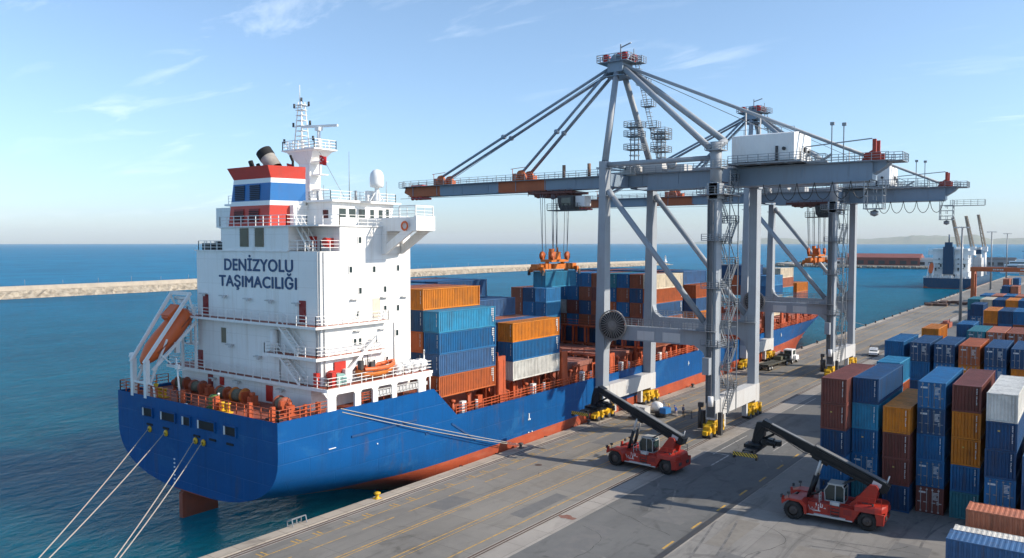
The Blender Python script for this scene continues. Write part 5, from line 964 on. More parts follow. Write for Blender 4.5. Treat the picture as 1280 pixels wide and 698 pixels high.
# ---------------------------------------------------------------- reach stackers
def build_stacker():
    """front (lifting end) towards -X, origin on the ground under the middle"""
    r = thing('reach_stacker', 'red reach stacker beside the front yard container stacks', 'reach stacker', (0, 0, 0), 0, 'red reach stackers')
    for x, rad, w_, ys in ((-3.15, .88, .62, (-1.95, -1.2, 1.2, 1.95)), (3.35, .86, .62, (-1.35, 1.35))):
        for y in ys:
            k = MB(); k.lathe((x, y, rad), [(.5, -w_ / 2), (rad * .86, -w_ / 2), (rad, -w_ / 2 + .1), (rad, w_ / 2 - .1), (rad * .86, w_ / 2), (.5, w_ / 2)], 26, 'y')
            for i in range(24):
                a = 2 * math.pi * i / 24; k.bar((x + rad * math.cos(a), y - w_ / 2 + .06, rad + rad * math.sin(a)), (x + rad * math.cos(a + .09), y + w_ / 2 - .06, rad + rad * math.sin(a + .09)), .06, .05)
            wh_ = k.build('wheel', rubber, r)
            k = MB(); k.lathe((x, y, rad), [(0, -.22), (.3, -.24), (.5, -.16), (.5, .16), (.3, .24), (0, .22)], 16, 'y'); k.lathe((x, y, rad), [(0, -.3), (.16, -.3), (.16, .3), (0, .3)], 10, 'y'); k.build('rim', mat('rim_grey', (.08, .065, .06), .6, .4), wh_)
    k = MB()
    k.prism([(-3.9, 1.0), (-2.0, .75), (2.2, .65), (4.2, .9), (4.2, 1.5), (-3.9, 1.55)], -.85, .85)
    k.box(-2.0, 2.2, -1.75, 1.75, .62, 1.05); k.prism([(-2.1, 1.05), (2.3, 1.05), (2.3, 1.75), (-.3, 1.85), (-1.9, 1.85)], -1.72, -.86); k.prism([(-2.1, 1.05), (2.3, 1.05), (2.3, 1.95), (-1.9, 1.95)], .86, 1.72)
    k.box(-1.9, 1.6, -.85, .85, 1.4, 1.9); k.box(-3.2, -1.9, -.85, .85, 1.5, 1.95)
    k.build('chassis', rsred, r)
    for s in (-1, 1):
        k = MB(); y0, y1 = (-2.3, -.86) if s < 0 else (.86, 2.3)
        k.prism([(-4.2, 1.35), (-4.25, 1.72), (-3.6, 2.02), (-2.4, 2.02), (-1.95, 1.6), (-1.9, .75), (-2.1, .75), (-2.2, 1.4), (-2.6, 1.8), (-3.6, 1.82), (-4.05, 1.5)], y0, y1); k.box(-4.3, -4.1, y0 + .2, y0 + .5, 1.7, 2.1); k.build('front_fender', rsred, r)
    k = MB()                                                        # rear body: engine hood and counterweight with rounded tail
    tail = [[(x, y, z) for x, y in ((2.25, -hw), (4.0, -hw), (4.55, -hw * .86), (4.85, -hw * .5), (4.85, hw * .5), (4.55, hw * .86), (4.0, hw), (2.25, hw))] for z, hw in ((1.72, 1.78), (2.12, 1.72), (2.32, 1.5))]
    k.loft(tail, smooth=False); k.prism([(4.15, .62), (4.75, .72), (4.8, 1.75), (4.15, 1.75)], -1.6, 1.6)
    for s in (-1, 1):
        y0, y1 = (-1.78, -1.0) if s < 0 else (1.0, 1.78); k.prism([(2.2, 1.75), (2.2, .75), (2.45, 1.2), (2.75, 1.72)], y0, y1); k.prism([(4.0, 1.75), (4.15, 1.2), (4.15, .7), (4.75, .75), (4.8, 1.75)], y0, y1 if s < 0 else y1)
    k.build('counterweight', rsred, r)
    k = MB(); k.box(4.8, 4.86, -1.2, -.6, 1.1, 1.45); k.box(4.8, 4.86, .6, 1.2, 1.1, 1.45); k.box(2.8, 3.8, -1.0, .4, 2.33, 2.4); k.build('tail_grille', darksteel, r)
    k = MB()                                                        # boom tower
    for s in (-1, 1):
        y0, y1 = (-.95, -.62) if s < 0 else (.62, .95); k.prism([(1.35, 1.7), (3.7, 1.9), (4.15, 3.85), (3.95, 4.15), (3.4, 4.15), (2.3, 2.7)], y0, y1)
    k.box(2.6, 3.5, -.62, .62, 1.9, 2.6); k.build('boom_tower', rsred, r)
    k = MB(); k.box(-1.3, 1.5, -2.0, -1.75, .75, .85); k.box(-2.0, 2.1, -1.85, -1.76, .62, .72); k.box(.1, .9, -1.7, -1.2, 1.85, 2.15); k.build('side_step', lightgrey, r)
    k = MB()                                                        # cab
    cab0 = [(-.55, 1.9), (1.15, 1.9), (1.15, 3.3), (.95, 3.55), (-.25, 3.55), (-.65, 2.9)]
    k.prism(cab0, -.72, .72); cab_ = k.build('cab', glass, r)
    k = MB()
    for y in (-.75, .75):
        for (a, c) in zip(cab0, cab0[1:] + cab0[:1]): k.bar((a[0], y, a[1]), (c[0], y, c[1]), .09)
        k.bar((.35, y, 1.9), (.35, y, 3.5), .08)
    for x, z in cab0: k.bar((x, -.75, z), (x, .75, z), .09)
    k.box(-.35, 1.1, -.8, .8, 3.56, 3.66); k.box(-.6, 1.2, -.78, .78, 1.82, 2.0); k.rail([(-.9, -1.6, 1.86), (-.9, -.9, 1.86)], .9, .7, .03); k.build('cab_frame', mat('cab_grey', (.42, .42, .40), .5, .4), cab_)
    A, Bp = Vector((4.0, 0, 4.05)), Vector((-6.6, 0, 8.35)); d = (Bp - A).normalized(); u = Vector((-d.z, 0, d.x)); u = u if u.z > 0 else -u
    k = MB(); k.bar(A - d * .75, A + d * 6.4, .95, 1.0, .95, .95, up=(0, 0, 1)); k.bar(A - d * .95 + u * .05, A + d * .5 + u * .05, 1.1, .8); k.bar(A + d * 4.6 - u * .55, A + d * 6.2 - u * .5, .6, .4)
    for s in (-.52, .52): k.bar(A + d * .2 + Vector((0, s, 0)) + u * .2, A + d * 6.0 + Vector((0, s, 0)) + u * .2, .08, .3)
    k.build('boom', black, r)
    k = MB(); k.bar(A + d * 6.3, Bp, .74, .78, .7, .7); k.build('boom_extension', black, r)
    k = MB(); k.bar(A + u * .54 - d * .5, A + u * .54 + d * 6.3, .7, .07); k.bar(A + u * .43 + d * 6.4, Bp + u * .38, .5, .06); k.build('boom_top_plate', mat('worn_grey_plate', (.17, .175, .18), .5, .5, (.09, .09, .09)), r)
    for e, sag in ((-.58, .25), (-.64, .45), (.58, .3)):
        k = MB(); P_ = [A + d * (.5 + 11.0 * j / 12) + Vector((0, e, 0)) - u * (.15 + sag * math.sin(math.pi * min(1, j / 12 * 1.2)) * (.3 if j < 7 else 1)) for j in range(13)] + [Bp + Vector((-.9, e, -1.2)), Bp + Vector((-1.0, e * .5, -2.1))]
        k.path(P_, .035, 5); k.build('hydraulic_hose', rubber, r)
    for s in (-1, 1):
        k = MB(); k.rail([(2.4, s * 1.62, 2.32), (4.5, s * 1.45, 2.32)], .75, .9, .022, (1, .5)); k.build('handrail', rsred if s < 0 else darksteel, r)
        k = MB(); k.tube((-.7, s * .85, 2.9), (-1.15, s * 1.35, 3.0), .025, n=5); k.box(-1.25, -1.15, s * 1.35 - .13, s * 1.35 + .13, 2.75, 3.2); k.build('mirror', darksteel, cab_)
        k = MB(); k.tube((-2.3, s * .3, 1.9), A + d * 1.8 + Vector((0, s * .3, 0)) - u * .45, .07, n=8); k.build('support_strut', darksteel, r)
    k = MB(); k.tube((2.9, 1.2, 2.3), (2.9, 1.2, 3.5), .12, n=10); k.tube((2.9, 1.2, 3.5), (3.15, 1.2, 3.75), .12, n=10); k.build('exhaust_stack', darksteel, r)
    k = MB(); k.lathe((3.5, .95, 2.34), [(.28, 0), (.28, .55), (.34, .58), (.34, .7), (0, .78)], 14); k.build('air_filter', darksteel, r)
    k = MB()
    for i in range(3): k.box(.2, .95, -1.98 + i * .07, -1.74, .95 + i * .3, 1.0 + i * .3)
    k.bar((.2, -1.95, .9), (.2, -1.76, 2.0), .04); k.bar((.95, -1.95, .9), (.95, -1.76, 2.0), .04); k.build('ladder', darksteel, r)
    k = MB(); k.box(-1.0, -.75, -1.74, -1.72, 1.1, 1.9); k.box(-.1, .05, -1.78, -1.72, 1.1, 1.7); k.box(1.3, 2.0, -1.74, -1.715, 1.15, 1.65); k.build('side_panel', darkred, r)
    k = MB(); k.bar(A + u * .1 - d * .3 + Vector((0, -.60, 0)), A + u * .1 + d * .5 + Vector((0, -.60, 0)), .05, .4); k.tube(A - d * .6 + u * .3, A - d * .5 + u * 1.2, .06); k.build('warning_plate', lightgrey, r)
    for s in (-1, 1):
        k = MB(); a = Vector((-2.2, s * .62, 1.75)); c = A + d * 5.3 + Vector((0, s * .55, 0)) - u * .45; k.tube(a, a.lerp(c, .62), .19, n=12); k.mat(1); k.tube(a.lerp(c, .6), c, .11, n=10); k.build('lift_cylinder', [black, lightgrey], r)
    H = Bp + Vector((-.2, 0, -.4)); k = MB()
    k.bar(Bp - d * .6, Bp + d * .25, .9, .95); k.prism([(Bp.x - .7, Bp.z + .2), (Bp.x + .1, Bp.z + .3), (Bp.x + .0, Bp.z - 1.2), (Bp.x - .6, Bp.z - 2.0), (Bp.x - 1.2, Bp.z - 2.0), (Bp.x - 1.0, Bp.z - .8)], -.42, .42); k.tube((Bp.x - .2, -.6, Bp.z - .3), (Bp.x - .2, .6, Bp.z - .3), .22, n=10); k.tube((Bp.x + .9, 0, Bp.z - .9), (Bp.x - .5, 0, Bp.z - 1.7), .12)
    k.lathe((Bp.x - .9, 0, Bp.z - 2.25), [(0, -.15), (.75, -.15), (.75, .3), (.4, .4), (0, .4)], 18); k.box(Bp.x - .2, Bp.x + .9, -.5, .5, Bp.z - 2.0, Bp.z - 1.4); k.tube((Bp.x + .3, -.7, Bp.z - 1.5), (Bp.x + 1.2, -.7, Bp.z - 1.7), .16); k.box(Bp.x + .8, Bp.x + 1.6, -.35, .3, Bp.z - 2.0, Bp.z - 1.5); head = k.build('lifting_head', black, r)
    X0 = Bp.x - 1.0; Z0 = Bp.z - 2.75
    k = MB(); k.box(X0 - .55, X0 + .55, -2.2, 2.2, Z0, Z0 + .42); k.box(X0 - .3, X0 + .3, -2.9, 2.9, Z0 + .06, Z0 + .36); k.box(X0 - .9, X0 + .9, -.7, .7, Z0 + .3, Z0 + .65)
    for y in (-2.9, 2.9): k.box(X0 - 1.2, X0 + 1.2, y - .16, y + .16, Z0 - .02, Z0 + .34); k.box(X0 - 1.2, X0 - 1.0, y - .2, y + .2, Z0 - .25, Z0); k.box(X0 + 1.0, X0 + 1.2, y - .2, y + .2, Z0 - .25, Z0)
    spd = k.build('spreader', black, r)
    hz, n_, l_, b_ = node_mat('hazard_stripe') if 'hazard_stripe' not in bpy.data.materials else (bpy.data.materials['hazard_stripe'], None, None, None)
    if n_:
        t_ = n_.new('ShaderNodeTexCoord'); s_ = n_.new('ShaderNodeSeparateXYZ'); l_.new(t_.outputs['Object'], s_.inputs[0]); ad_ = n_.new('ShaderNodeMath'); ad_.operation = 'ADD'; l_.new(s_.outputs[0], ad_.inputs[0]); l_.new(s_.outputs[2], ad_.inputs[1]); m_ = n_.new('ShaderNodeMath'); m_.operation = 'MODULO'; m_.inputs[1].default_value = .3
        a_ = n_.new('ShaderNodeMath'); a_.operation = 'ADD'; a_.inputs[1].default_value = 60; l_.new(ad_.outputs[0], a_.inputs[0]); l_.new(a_.outputs[0], m_.inputs[0]); g_ = n_.new('ShaderNodeMath'); g_.operation = 'GREATER_THAN'; g_.inputs[1].default_value = .15; l_.new(m_.outputs[0], g_.inputs[0])
        x_ = n_.new('ShaderNodeMixRGB'); x_.inputs[1].default_value = (.02, .02, .02, 1); x_.inputs[2].default_value = (.55, .38, .03, 1); l_.new(g_.outputs[0], x_.inputs[0]); l_.new(x_.outputs[0], b_.inputs['Base Color'])
    k = MB(); k.box(X0 - 1.2, X0 + 1.2, -3.09, -3.065, Z0 - .02, Z0 + .34); k.build('hazard_marking', hz, spd)
    k = MB()                                                        # worn white lettering on the side panel
    def glyph(x, z, segs, s=.52):
        for (a, c, e, f) in segs: k.bar((x + a * s, -1.735, z + c * s), (x + e * s, -1.735, z + f * s), .02, .10, up=(0, 1, 0))
    W_ = [(-1.85, 1.55), (-1.68, 1.12), (-1.5, 1.42), (-1.34, 1.1), (-1.12, 1.6)]
    for p_, q_ in zip(W_, W_[1:]): k.bar((p_[0], -1.735, p_[1]), (q_[0], -1.735, q_[1]), .02, .13, up=(0, 1, 0))
    for (x0, x1, z0, z1) in ((-1.3, -.75, 1.06, 1.16), (-.98, -.86, 1.16, 1.5), (-1.18, -1.1, 1.6, 1.84), (-.98, -.9, 1.55, 1.72), (-.80, -.70, 1.45, 1.86), (-.70, -.55, 1.45, 1.53), (-.62, -.54, 1.55, 1.80), (-.45, -.28, 1.40, 1.48)): k.box(x0, x1, -1.745, -1.725, z0, z1)
    k.bar((-1.62, -1.735, 1.22), (-1.3, -1.735, 1.02), .02, .16, up=(0, 1, 0))
    k.build('side_lettering', mat('worn_white_lettering', (.72, .70, .68), .6, .5, (.45, .12, .10), 2.5, 0), r)
    k = MB()
    for y in (-2.1, 2.1): k.box(-4.35, -4.2, y - .15, y + .15, 1.95, 2.25); k.tube((-3.6, y, 2.0), (-3.6, y, 2.5), .04); k.box(-3.75, -3.5, y - .12, y + .12, 2.4, 2.6)
    k.box(3.7, 3.85, -1.5, -1.3, 2.32, 2.5); k.build('work_lamp', darksteel, r)
    return r
rs1 = build_stacker(); rs1.location = (-20.1, 79.3, 0); rs1.rotation_euler = (0, 0, R(2))
rs2 = copy_tree(rs1); rs2.location = (-42.8, 85.2, 0); rs2.rotation_euler = (0, 0, R(-3)); rs2['label'] = 'red reach stacker on the quay apron in front of the nearer crane'
# ---------------------------------------------------------------- containers
CL, CW, CHT = 12.19, 2.44, 2.59
COL = {'orange': (.62, .20, .012), 'rust': (.30, .085, .035), 'maroon': (.19, .055, .04), 'navy': (.012, .066, .165), 'blue': (.010, .13, .31), 'lightblue': (.03, .25, .42), 'steelblue': (.05, .13, .27), 'teal': (.03, .20, .25),
       'white': (.66, .64, .58), 'cream': (.72, .62, .46), 'grey': (.40, .42, .40), 'salmon': (.46, .16, .085), 'skyblue': (.06, .27, .52), 'redorange': (.47, .115, .03)}
WORD = {'orange': 'bright orange', 'rust': 'rust red', 'maroon': 'dark maroon', 'navy': 'navy blue', 'blue': 'mid blue', 'lightblue': 'light blue', 'steelblue': 'dull slate blue', 'teal': 'greenish teal', 'white': 'dirty white', 'cream': 'cream', 'grey': 'pale grey', 'salmon': 'faded salmon red', 'skyblue': 'sky blue', 'redorange': 'burnt orange'}
CM = {k_: mat('container_' + k_, v, .5, .65, None, .7, .5, (.085, .05, .035), vary=.14) for k_, v in COL.items()}
markm = mat('stencil_white', (.66, .66, .64), .6, .4, None, 3, 0)
def corr(k, a, b_, along, fixed, outward, z0, z1, pitch, depth):
    """corrugated wall from a to b along axis 'x' or 'y' at the given plane"""
    n_ = max(2, round((b_ - a) / pitch)); p = (b_ - a) / n_; us = []
    for i in range(n_): us += [(a + p * i, 0), (a + p * (i + .30), 0), (a + p * (i + .5), depth), (a + p * (i + .80), depth)]
    us.append((b_, 0)); q = []
    for z in (z0, z1):
        for u_, dd in us:
            f = fixed - outward * dd; q.append((u_, f, z) if along == 'x' else (f, u_, z))
    m_ = len(us); k.add(q, [(i, i + 1, m_ + i + 1, m_ + i) for i in range(m_ - 1)])
def body_mesh():
    k = MB(); w_, L, H_ = CW / 2, CL, CHT; e = .05
    corr(k, .12, L - .12, 'y', w_ - e, 1, .14, H_ - .10, .36, .085); corr(k, .12, L - .12, 'y', -w_ + e, -1, .14, H_ - .10, .36, .085)
    corr(k, -w_ + .1, w_ - .1, 'x', e, -1, .14, H_ - .10, .27, .085); corr(k, -w_ + .1, w_ - .1, 'x', L - e, 1, .14, H_ - .10, .27, .085)
    k.add([(-w_ + .05, .05, .1), (w_ - .05, .05, .1), (w_ - .05, L - .05, .1), (-w_ + .05, L - .05, .1)], [(0, 1, 2, 3)])
    n_ = 34; us = []; p = (L - .3) / n_                                                     # corrugated roof
    for i in range(n_): us += [(.15 + p * i, 0), (.15 + p * (i + .4), 0), (.15 + p * (i + .5), -.025), (.15 + p * (i + .9), -.025)]
    us.append((L - .15, 0)); q = [(s * (w_ - .08), y, H_ - .03 + dz) for s in (-1, 1) for y, dz in us]; m_ = len(us); k.add(q, [(i, i + 1, m_ + i + 1, m_ + i) for i in range(m_ - 1)])
    return k
def frame_mesh(k=None):
    k = k or MB(); w_, L, H_ = CW / 2, CL, CHT; c = .16
    for x in (-w_, w_ - c):
        for y in (0, L - c): k.box(x, x + c, y, y + c, .18, H_ - .12); k.box(x - .005, x + c + .02, y - .005, y + c + .02, 0, .13); k.box(x - .005, x + c + .02, y - .005, y + c + .02, H_ - .12, H_ + .005)
        k.box(x + (.0 if x < 0 else .06), x + (.10 if x < 0 else .16), c, L - c, .02, .17); k.box(x + (.02 if x < 0 else .08), x + (.08 if x < 0 else .14), c, L - c, H_ - .12, H_ - .02)
    for y in (0, L - .1): k.box(-w_ + c, w_ - c, y, y + .1, .02, .17); k.box(-w_ + c, w_ - c, y, y + .1, H_ - .13, H_ - .02); k.box(-w_ + c, w_ - c, y + (.1 if y < 1 else -.15), y + (.25 if y < 1 else 0), H_ - .035, H_ - .015)
    return k
_t = body_mesh().build('b', white); BODY = _t.data; bpy.data.objects.remove(_t)
_k = body_mesh(); frame_mesh(_k); _t = _k.build('b2', white); BODYF = _t.data; bpy.data.objects.remove(_t)
_t = frame_mesh().build('f', white); FRAME = _t.data; bpy.data.objects.remove(_t)
_k = MB(); _k.box(.02, 1.04, -.02, .05, .18, 2.42)
for z in (.5, 1.1, 1.7, 2.2): _k.box(.06, 1.0, -.035, -.02, z, z + .06)
_t = _k.build('d', white); DOOR = _t.data; bpy.data.objects.remove(_t)
_k = MB()
for x in (.25, .78): _k.tube((x, -.07, .12), (x, -.07, 2.5), .030, n=6); _k.box(x - .05, x + .28, -.09, -.05, 1.05, 1.13); _k.box(x - .08, x + .08, -.1, -.02, .16, .26); _k.box(x - .08, x + .08, -.1, -.02, 2.3, 2.4)
_t = _k.build('lb', white); LBAR = _t.data; bpy.data.objects.remove(_t)
_rg = random.Random(11)
_k = MB()                                                                      # stencilled code column on a plain end, small plate
for i in range(11):
    z = 2.25 - i * .145
    if i == 4: continue
    _k.box(.80, .80 + _rg.choice((.05, .09, .09)), -.012, -.002, z, z + .09)
_t = _k.build('cm', markm); CODE = _t.data; bpy.data.objects.remove(_t)
_k = MB(); _k.box(-.30, -.12, -.012, -.002, 1.72, 1.86)
_t = _k.build('cp', mat('plate_yellow', (.55, .42, .12), .6, .3)); PLATE = _t.data; bpy.data.objects.remove(_t)
_k = MB(); _k.box(-.95, -.35, -.045, -.036, 1.95, 2.12)
for z in (2.05, 1.92, 1.79, 1.66, 1.53, 1.4): _k.box(.30, .30 + _rg.choice((.3, .42, .5)), -.045, -.036, z, z + .06)
for z in (1.2, 1.08, .95): _k.box(.62, .62 + _rg.choice((.2, .3)), -.045, -.036, z, z + .06)
_t = _k.build('dm', markm); DMARK = _t.data; bpy.data.objects.remove(_t)
_k = MB()
for j in range(2):
    for i in range(4 + 3 * j): _k.box(CW / 2 + .002, CW / 2 + .010, CL - .9 + j * .3, CL - .72 + j * .3, 2.2 - i * .26, 2.38 - i * .26)
_t = _k.build('sm', markm); SMARK = _t.data; bpy.data.objects.remove(_t)
def obj_mat(o, m):
    if len(o.material_slots): o.material_slots[0].link = 'OBJECT'; o.material_slots[0].material = m
def kid(name, data, par, m=None, loc=(0, 0, 0), sc=(1, 1, 1)):
    o = bpy.data.objects.new(name, data); C.objects.link(o); o.parent = par; o.location = loc; o.scale = sc
    if m: obj_mat(o, m)
    return o
NCON = [0]
def container(x, y, z, col, label, group, detail=1, doors=False, L=CL, H_=CHT, W_=CW, rz=0.0, code=True, plate=False, side=False):
    """x = centre line, y = near end, z = underside; long axis along +Y"""
    o = bpy.data.objects.new('shipping_container', BODY if detail else BODYF); C.objects.link(o); obj_mat(o, CM[col]); NCON[0] += 1
    o.location = (x, y, z); o.rotation_euler = (0, 0, rz); o.scale = (W_ / CW, L / CL, H_ / CHT); tag(o, label, 'container', group)
    if detail:
        kid('corner_frame', FRAME, o, CM[col])
        if doors:
            for s in (-1, 1): d_ = kid('door', DOOR, o, CM[col], (0, 0, 0), (s, 1, 1)); kid('locking_bar', LBAR, d_, steel if col not in ('maroon',) else lightgrey)
            kid('door_marking', DMARK, o)
        else:
            if code: kid('code_marking', CODE, o)
            if plate: kid('data_plate', PLATE, o)
        if side: kid('side_marking', SMARK, o)
    return o
ORD = ['first', 'second', 'third', 'fourth', 'fifth', 'sixth', 'seventh', 'eighth', 'ninth', 'tenth', 'eleventh', 'twelfth']
def lev(i, n_):
    return 'topmost' if i == n_ - 1 else 'bottom' if i == 0 else ORD[n_ - 1 - i] + ' from top'
def stack(x, y, z, cols, where, group, dz=CHT, **kw):
    """cols from the bottom up; None leaves that tier out (out of sight inside the block)"""
    n_ = len(cols); dd = kw.pop('doors', {}); pl = kw.pop('plates', ()); sd_ = kw.pop('sides', ())
    for i, c_ in enumerate(cols):
        if not c_: continue
        container(x + rng.uniform(-.03, .03), y + rng.uniform(-.06, .06), z + i * dz, c_, f'{WORD[c_]} container, {lev(i, n_)} of {where}', group, doors=i in dd, plate=i in pl, side=i in sd_, **kw)
# yard, front row beside the reach stacker: six stacks five high
YG = 'containers stacked in the yard'
FR = [(-21.2, 83.2, ['navy', 'blue', 'navy', 'maroon', 'maroon'], (), (3,)), (-18.68, 85.3, ['teal', 'blue', 'blue', 'lightblue', 'navy'], (1,), (2,)), (-15.78, 85.3, ['navy', 'maroon', 'maroon', 'orange'], (), (1,)),
      (-12.92, 86.6, ['maroon', 'blue', 'blue', 'navy', 'blue'], (0, 1, 3, 4), ()), (-9.95, 86.6, ['teal', 'blue', 'orange', 'orange', 'maroon'], (), (2,)), (-6.82, 83.6, ['maroon', 'blue', 'navy', 'navy', 'white'], (1,), (3,)), (-3.9, 82.6, ['teal', 'navy', 'steelblue'], (), ())]
WH = ['the front yard stack closest to the quay', 'the second front yard stack from the quay', 'the four-high front yard stack topped in orange', 'the fourth front yard stack from the quay', 'the fifth front yard stack from the quay', 'the front yard stack topped in white', 'the low stack beside the white-topped one']
for (x, y, cs, dd, pl), wh_ in zip(FR, WH): stack(x, y, 0, cs, wh_, YG, doors=dd, plates=pl, code=True)
for i, c_ in enumerate(['navy', 'rust', 'blue', 'redorange', 'lightblue']): container(-19.2, 98.3, i * CHT, c_, f'{WORD[c_]} short container, {lev(i, 5)} of the stack behind the second front stack', YG, L=6.06, detail=1)
# single low row at the near corner, long sides towards the camera
NG = 'containers lying crosswise in the near yard corner'
for i, (c_, x, y, z, lb_) in enumerate((('salmon', -8.2, 72.6, 2.59, 'salmon red container with ribbed roof lying crosswise nearest the white-topped stack'), ('white', -8.75, 68.9, 1.6, 'dirty white container roof between the salmon and the blue crosswise containers'), ('steelblue', -8.7, 66.0, 2.1, 'blue container with ribbed roof at the lower edge of the yard'))):
    o = container(x, y, z, c_, lb_, NG, rz=R(-90)); o.location.y = y + CW / 2
container(-8.1, 73.9, 0, 'maroon', 'maroon container underneath the salmon red crosswise container', NG, rz=R(-90))
# second yard row
R2 = [(['navy', 'navy', 'blue', 'navy', 'blue'], ()), (['blue', 'navy', 'navy', 'blue', 'navy'], (4,)), (['navy', 'blue', 'navy', 'blue', 'navy'], (3, 4)), (['navy', 'rust', 'blue', 'orange', 'redorange'], (3, 4)), (['blue', 'navy', 'orange', 'blue', 'navy'], (3, 4)), (['navy', 'blue', 'navy', 'orange', 'navy'], (4,)), (['rust', 'navy', 'blue', 'rust', 'blue'], ())]
for i, (cs, dd) in enumerate(R2): stack(-22.5 + i * 2.95 - (.25 if i == 0 else 0), 120.2, 0, cs, f'{ORD[i]} stack from quay, second yard row', YG, doors=dd, code=False, L=11.0)
stack(-21.6, 141.4, 0, [None, None, None, 'rust', 'orange'], 'the lone stack behind the second yard row', YG, code=False, L=9)
stack(-18.0, 152, 0, [None, None, 'navy', 'blue', 'blue'], 'the stack nearest the tall light mast', YG, code=False, L=8)
for i, cs in enumerate([['navy', 'teal'], ['maroon', 'salmon'], ['maroon', 'rust'], ['rust', 'salmon'], ['navy', 'rust']]): stack(-15.2 + i * 2.62, 141, 0, [None, None, None] + cs, f'{ORD[i]} stack from quay, third yard row', YG, doors=(3, 4), code=False, L=11)
stack(-21.8, 203, 0, [None, None, 'navy', 'blue', 'navy'], 'the taller quayside stack, fourth yard row', YG, code=False, L=9, doors=(3,))
for i, cs in enumerate([['rust', 'orange'], ['blue', 'navy'], ['rust', 'blue'], ['navy', 'rust'], ['blue', 'navy']]): stack(-17.6 + i * 2.55, 186, 0, [None, None, 'navy'] + cs, f'{ORD[i]} low stack, fourth yard row', YG, code=False, L=12)
for i, cs in enumerate([['navy', 'teal'], ['rust', 'cream'], ['blue', 'navy'], ['rust', 'orange'], ['navy', 'blue'], ['blue', 'navy']]): stack(-24.6 + i * 2.62, 222, 0, [None, None, 'navy'] + cs, f'{ORD[i]} stack from quay, fifth yard row', YG, detail=0, L=12)
for i, c_ in enumerate(['blue', 'salmon', 'blue', 'salmon', 'rust']): stack(-24.0 + i * 2.62, 240, 0, [None, None, 'navy', 'rust', c_], f'{ORD[i]} stack from quay, sixth yard row', YG, detail=0, L=12)
for i, (x, y, cs) in enumerate(((-26.4, 296, ['navy', 'blue', 'navy']), (-23.0, 296, ['navy', 'blue', 'blue']), (-29.6, 292, ['teal', 'navy']), (-28.5, 350, ['navy', 'rust', 'blue', 'navy']), (-25.6, 350, ['navy', 'blue', 'rust', 'salmon']), (-31.5, 380, ['rust', 'teal', 'teal']), (-34, 420, ['navy', 'navy', 'rust', 'salmon']), (-31, 430, ['navy', 'navy', 'blue', 'blue']))):
    stack(x, y, 0, cs, f'{ORD[i]} stack in the far yard', YG, detail=0)
# ---- on the ship
SG = 'containers stowed on the blue ship'
PT = 2.58
def cxs(i): return -60.95 - CW / 2 - i * PT
Z0, DZ = 8.62, 2.5
def bay(y, L, cols, where, base=Z0, x0=0.0, det=1, doors={}, sides=True):
    for i, cs in cols.items():
        stack(cxs(i) - x0, y, base, cs, f'{ORD[i]} stack inboard, {where}', SG, dz=DZ, L=L, H_=2.49, detail=det, doors=doors.get(i, ()), code=True, sides=range(9) if (i == 0 and sides) else ())
mixc_ = ['navy', 'rust', 'blue', 'maroon', 'steelblue', 'redorange', 'navy', 'teal', 'rust', 'blue']
def fill(i, n_, h, salt=0): return [None] * (h - n_) + [mixc_[(i * 3 + j * 7 + salt) % 10] for j in range(n_)]
bay(68.7, 10.6, {0: ['redorange', 'steelblue', 'blue', 'lightblue'], 1: ['maroon', 'navy', 'redorange', 'navy', 'orange'], **{i: fill(i, 1, 5, 2) for i in range(2, 11)}}, 'bay touching the deckhouse')
bay(83.0, 11.0, {0: ['white', 'blue', 'orange'], 1: ['grey', 'navy', 'steelblue'], 2: [None, 'navy', 'salmon'], 3: [None, 'navy', 'navy', 'steelblue'], 4: [None, None, 'blue', 'navy'], 5: [None, None, 'navy', 'blue', 'navy'], 6: [None] * 4 + ['blue'], 7: [None] * 4 + ['steelblue'], 8: [None] * 4 + ['rust']}, 'second ship bay')
stack(-84.0, 115.5, Z0, ['navy', 'navy', 'rust', 'rust'], 'the short rust-topped stack below the hoisted container', SG, dz=DZ, L=6.0, H_=2.49)
stack(-81.4, 115.5, Z0, ['rust', 'navy', 'blue', 'navy'], 'the short navy-topped stack below the hoisted container', SG, dz=DZ, L=6.0, H_=2.49)
stack(-78.8, 115.5, Z0, ['navy', 'lightblue', 'blue', 'skyblue'], 'the short light-blue stack below the hoisted container', SG, dz=DZ, L=4.6, H_=2.49)
bay(124.2, 10.8, {0: ['rust', 'salmon', 'steelblue', 'redorange', 'cream'], 1: ['navy', 'maroon', 'rust', 'navy', 'rust'], 2: ['navy', 'rust', 'blue', 'rust', 'blue'], 3: ['rust', 'navy', 'redorange', 'blue', 'teal'], 4: ['navy', 'maroon', 'rust', 'maroon', 'rust'], 5: ['navy', 'rust', 'navy', 'rust', 'blue'], 6: ['navy', 'blue', 'maroon', 'blue', 'blue'], 7: ['navy', 'rust', 'grey', 'blue', 'rust'], 8: ['navy', 'grey', 'blue', 'rust'], 9: ['rust', 'navy', 'rust', 'grey'], 10: ['navy', 'navy', 'maroon']}, 'big midship bay', doors={0: (4,), 7: (2,), 8: (1,)})
bay(141.0, 10.8, {0: ['navy', 'orange', 'steelblue', 'redorange'], 1: ['navy', 'rust', 'navy', 'maroon', 'steelblue'], **{i: fill(i, 1, 5, 0)[:-1] + [['navy', 'maroon', 'navy', 'navy', 'navy', 'rust', 'navy', 'navy'][i - 2]] for i in range(2, 10)}}, 'bay beyond the big one', det=0)
bay(193.8, 10.2, {0: ['cream', 'grey', 'blue', 'skyblue'], 1: [None, 'navy', 'navy', 'navy'], 2: [None, None, 'maroon', 'navy', 'steelblue'], 3: [None, None, 'rust', 'redorange', 'navy'], 4: [None, None, 'navy', 'navy', 'navy'], 5: [None, None, 'navy', 'rust', 'blue']}, 'bay near the farther crane', x0=3.9, det=0, base=8.5)
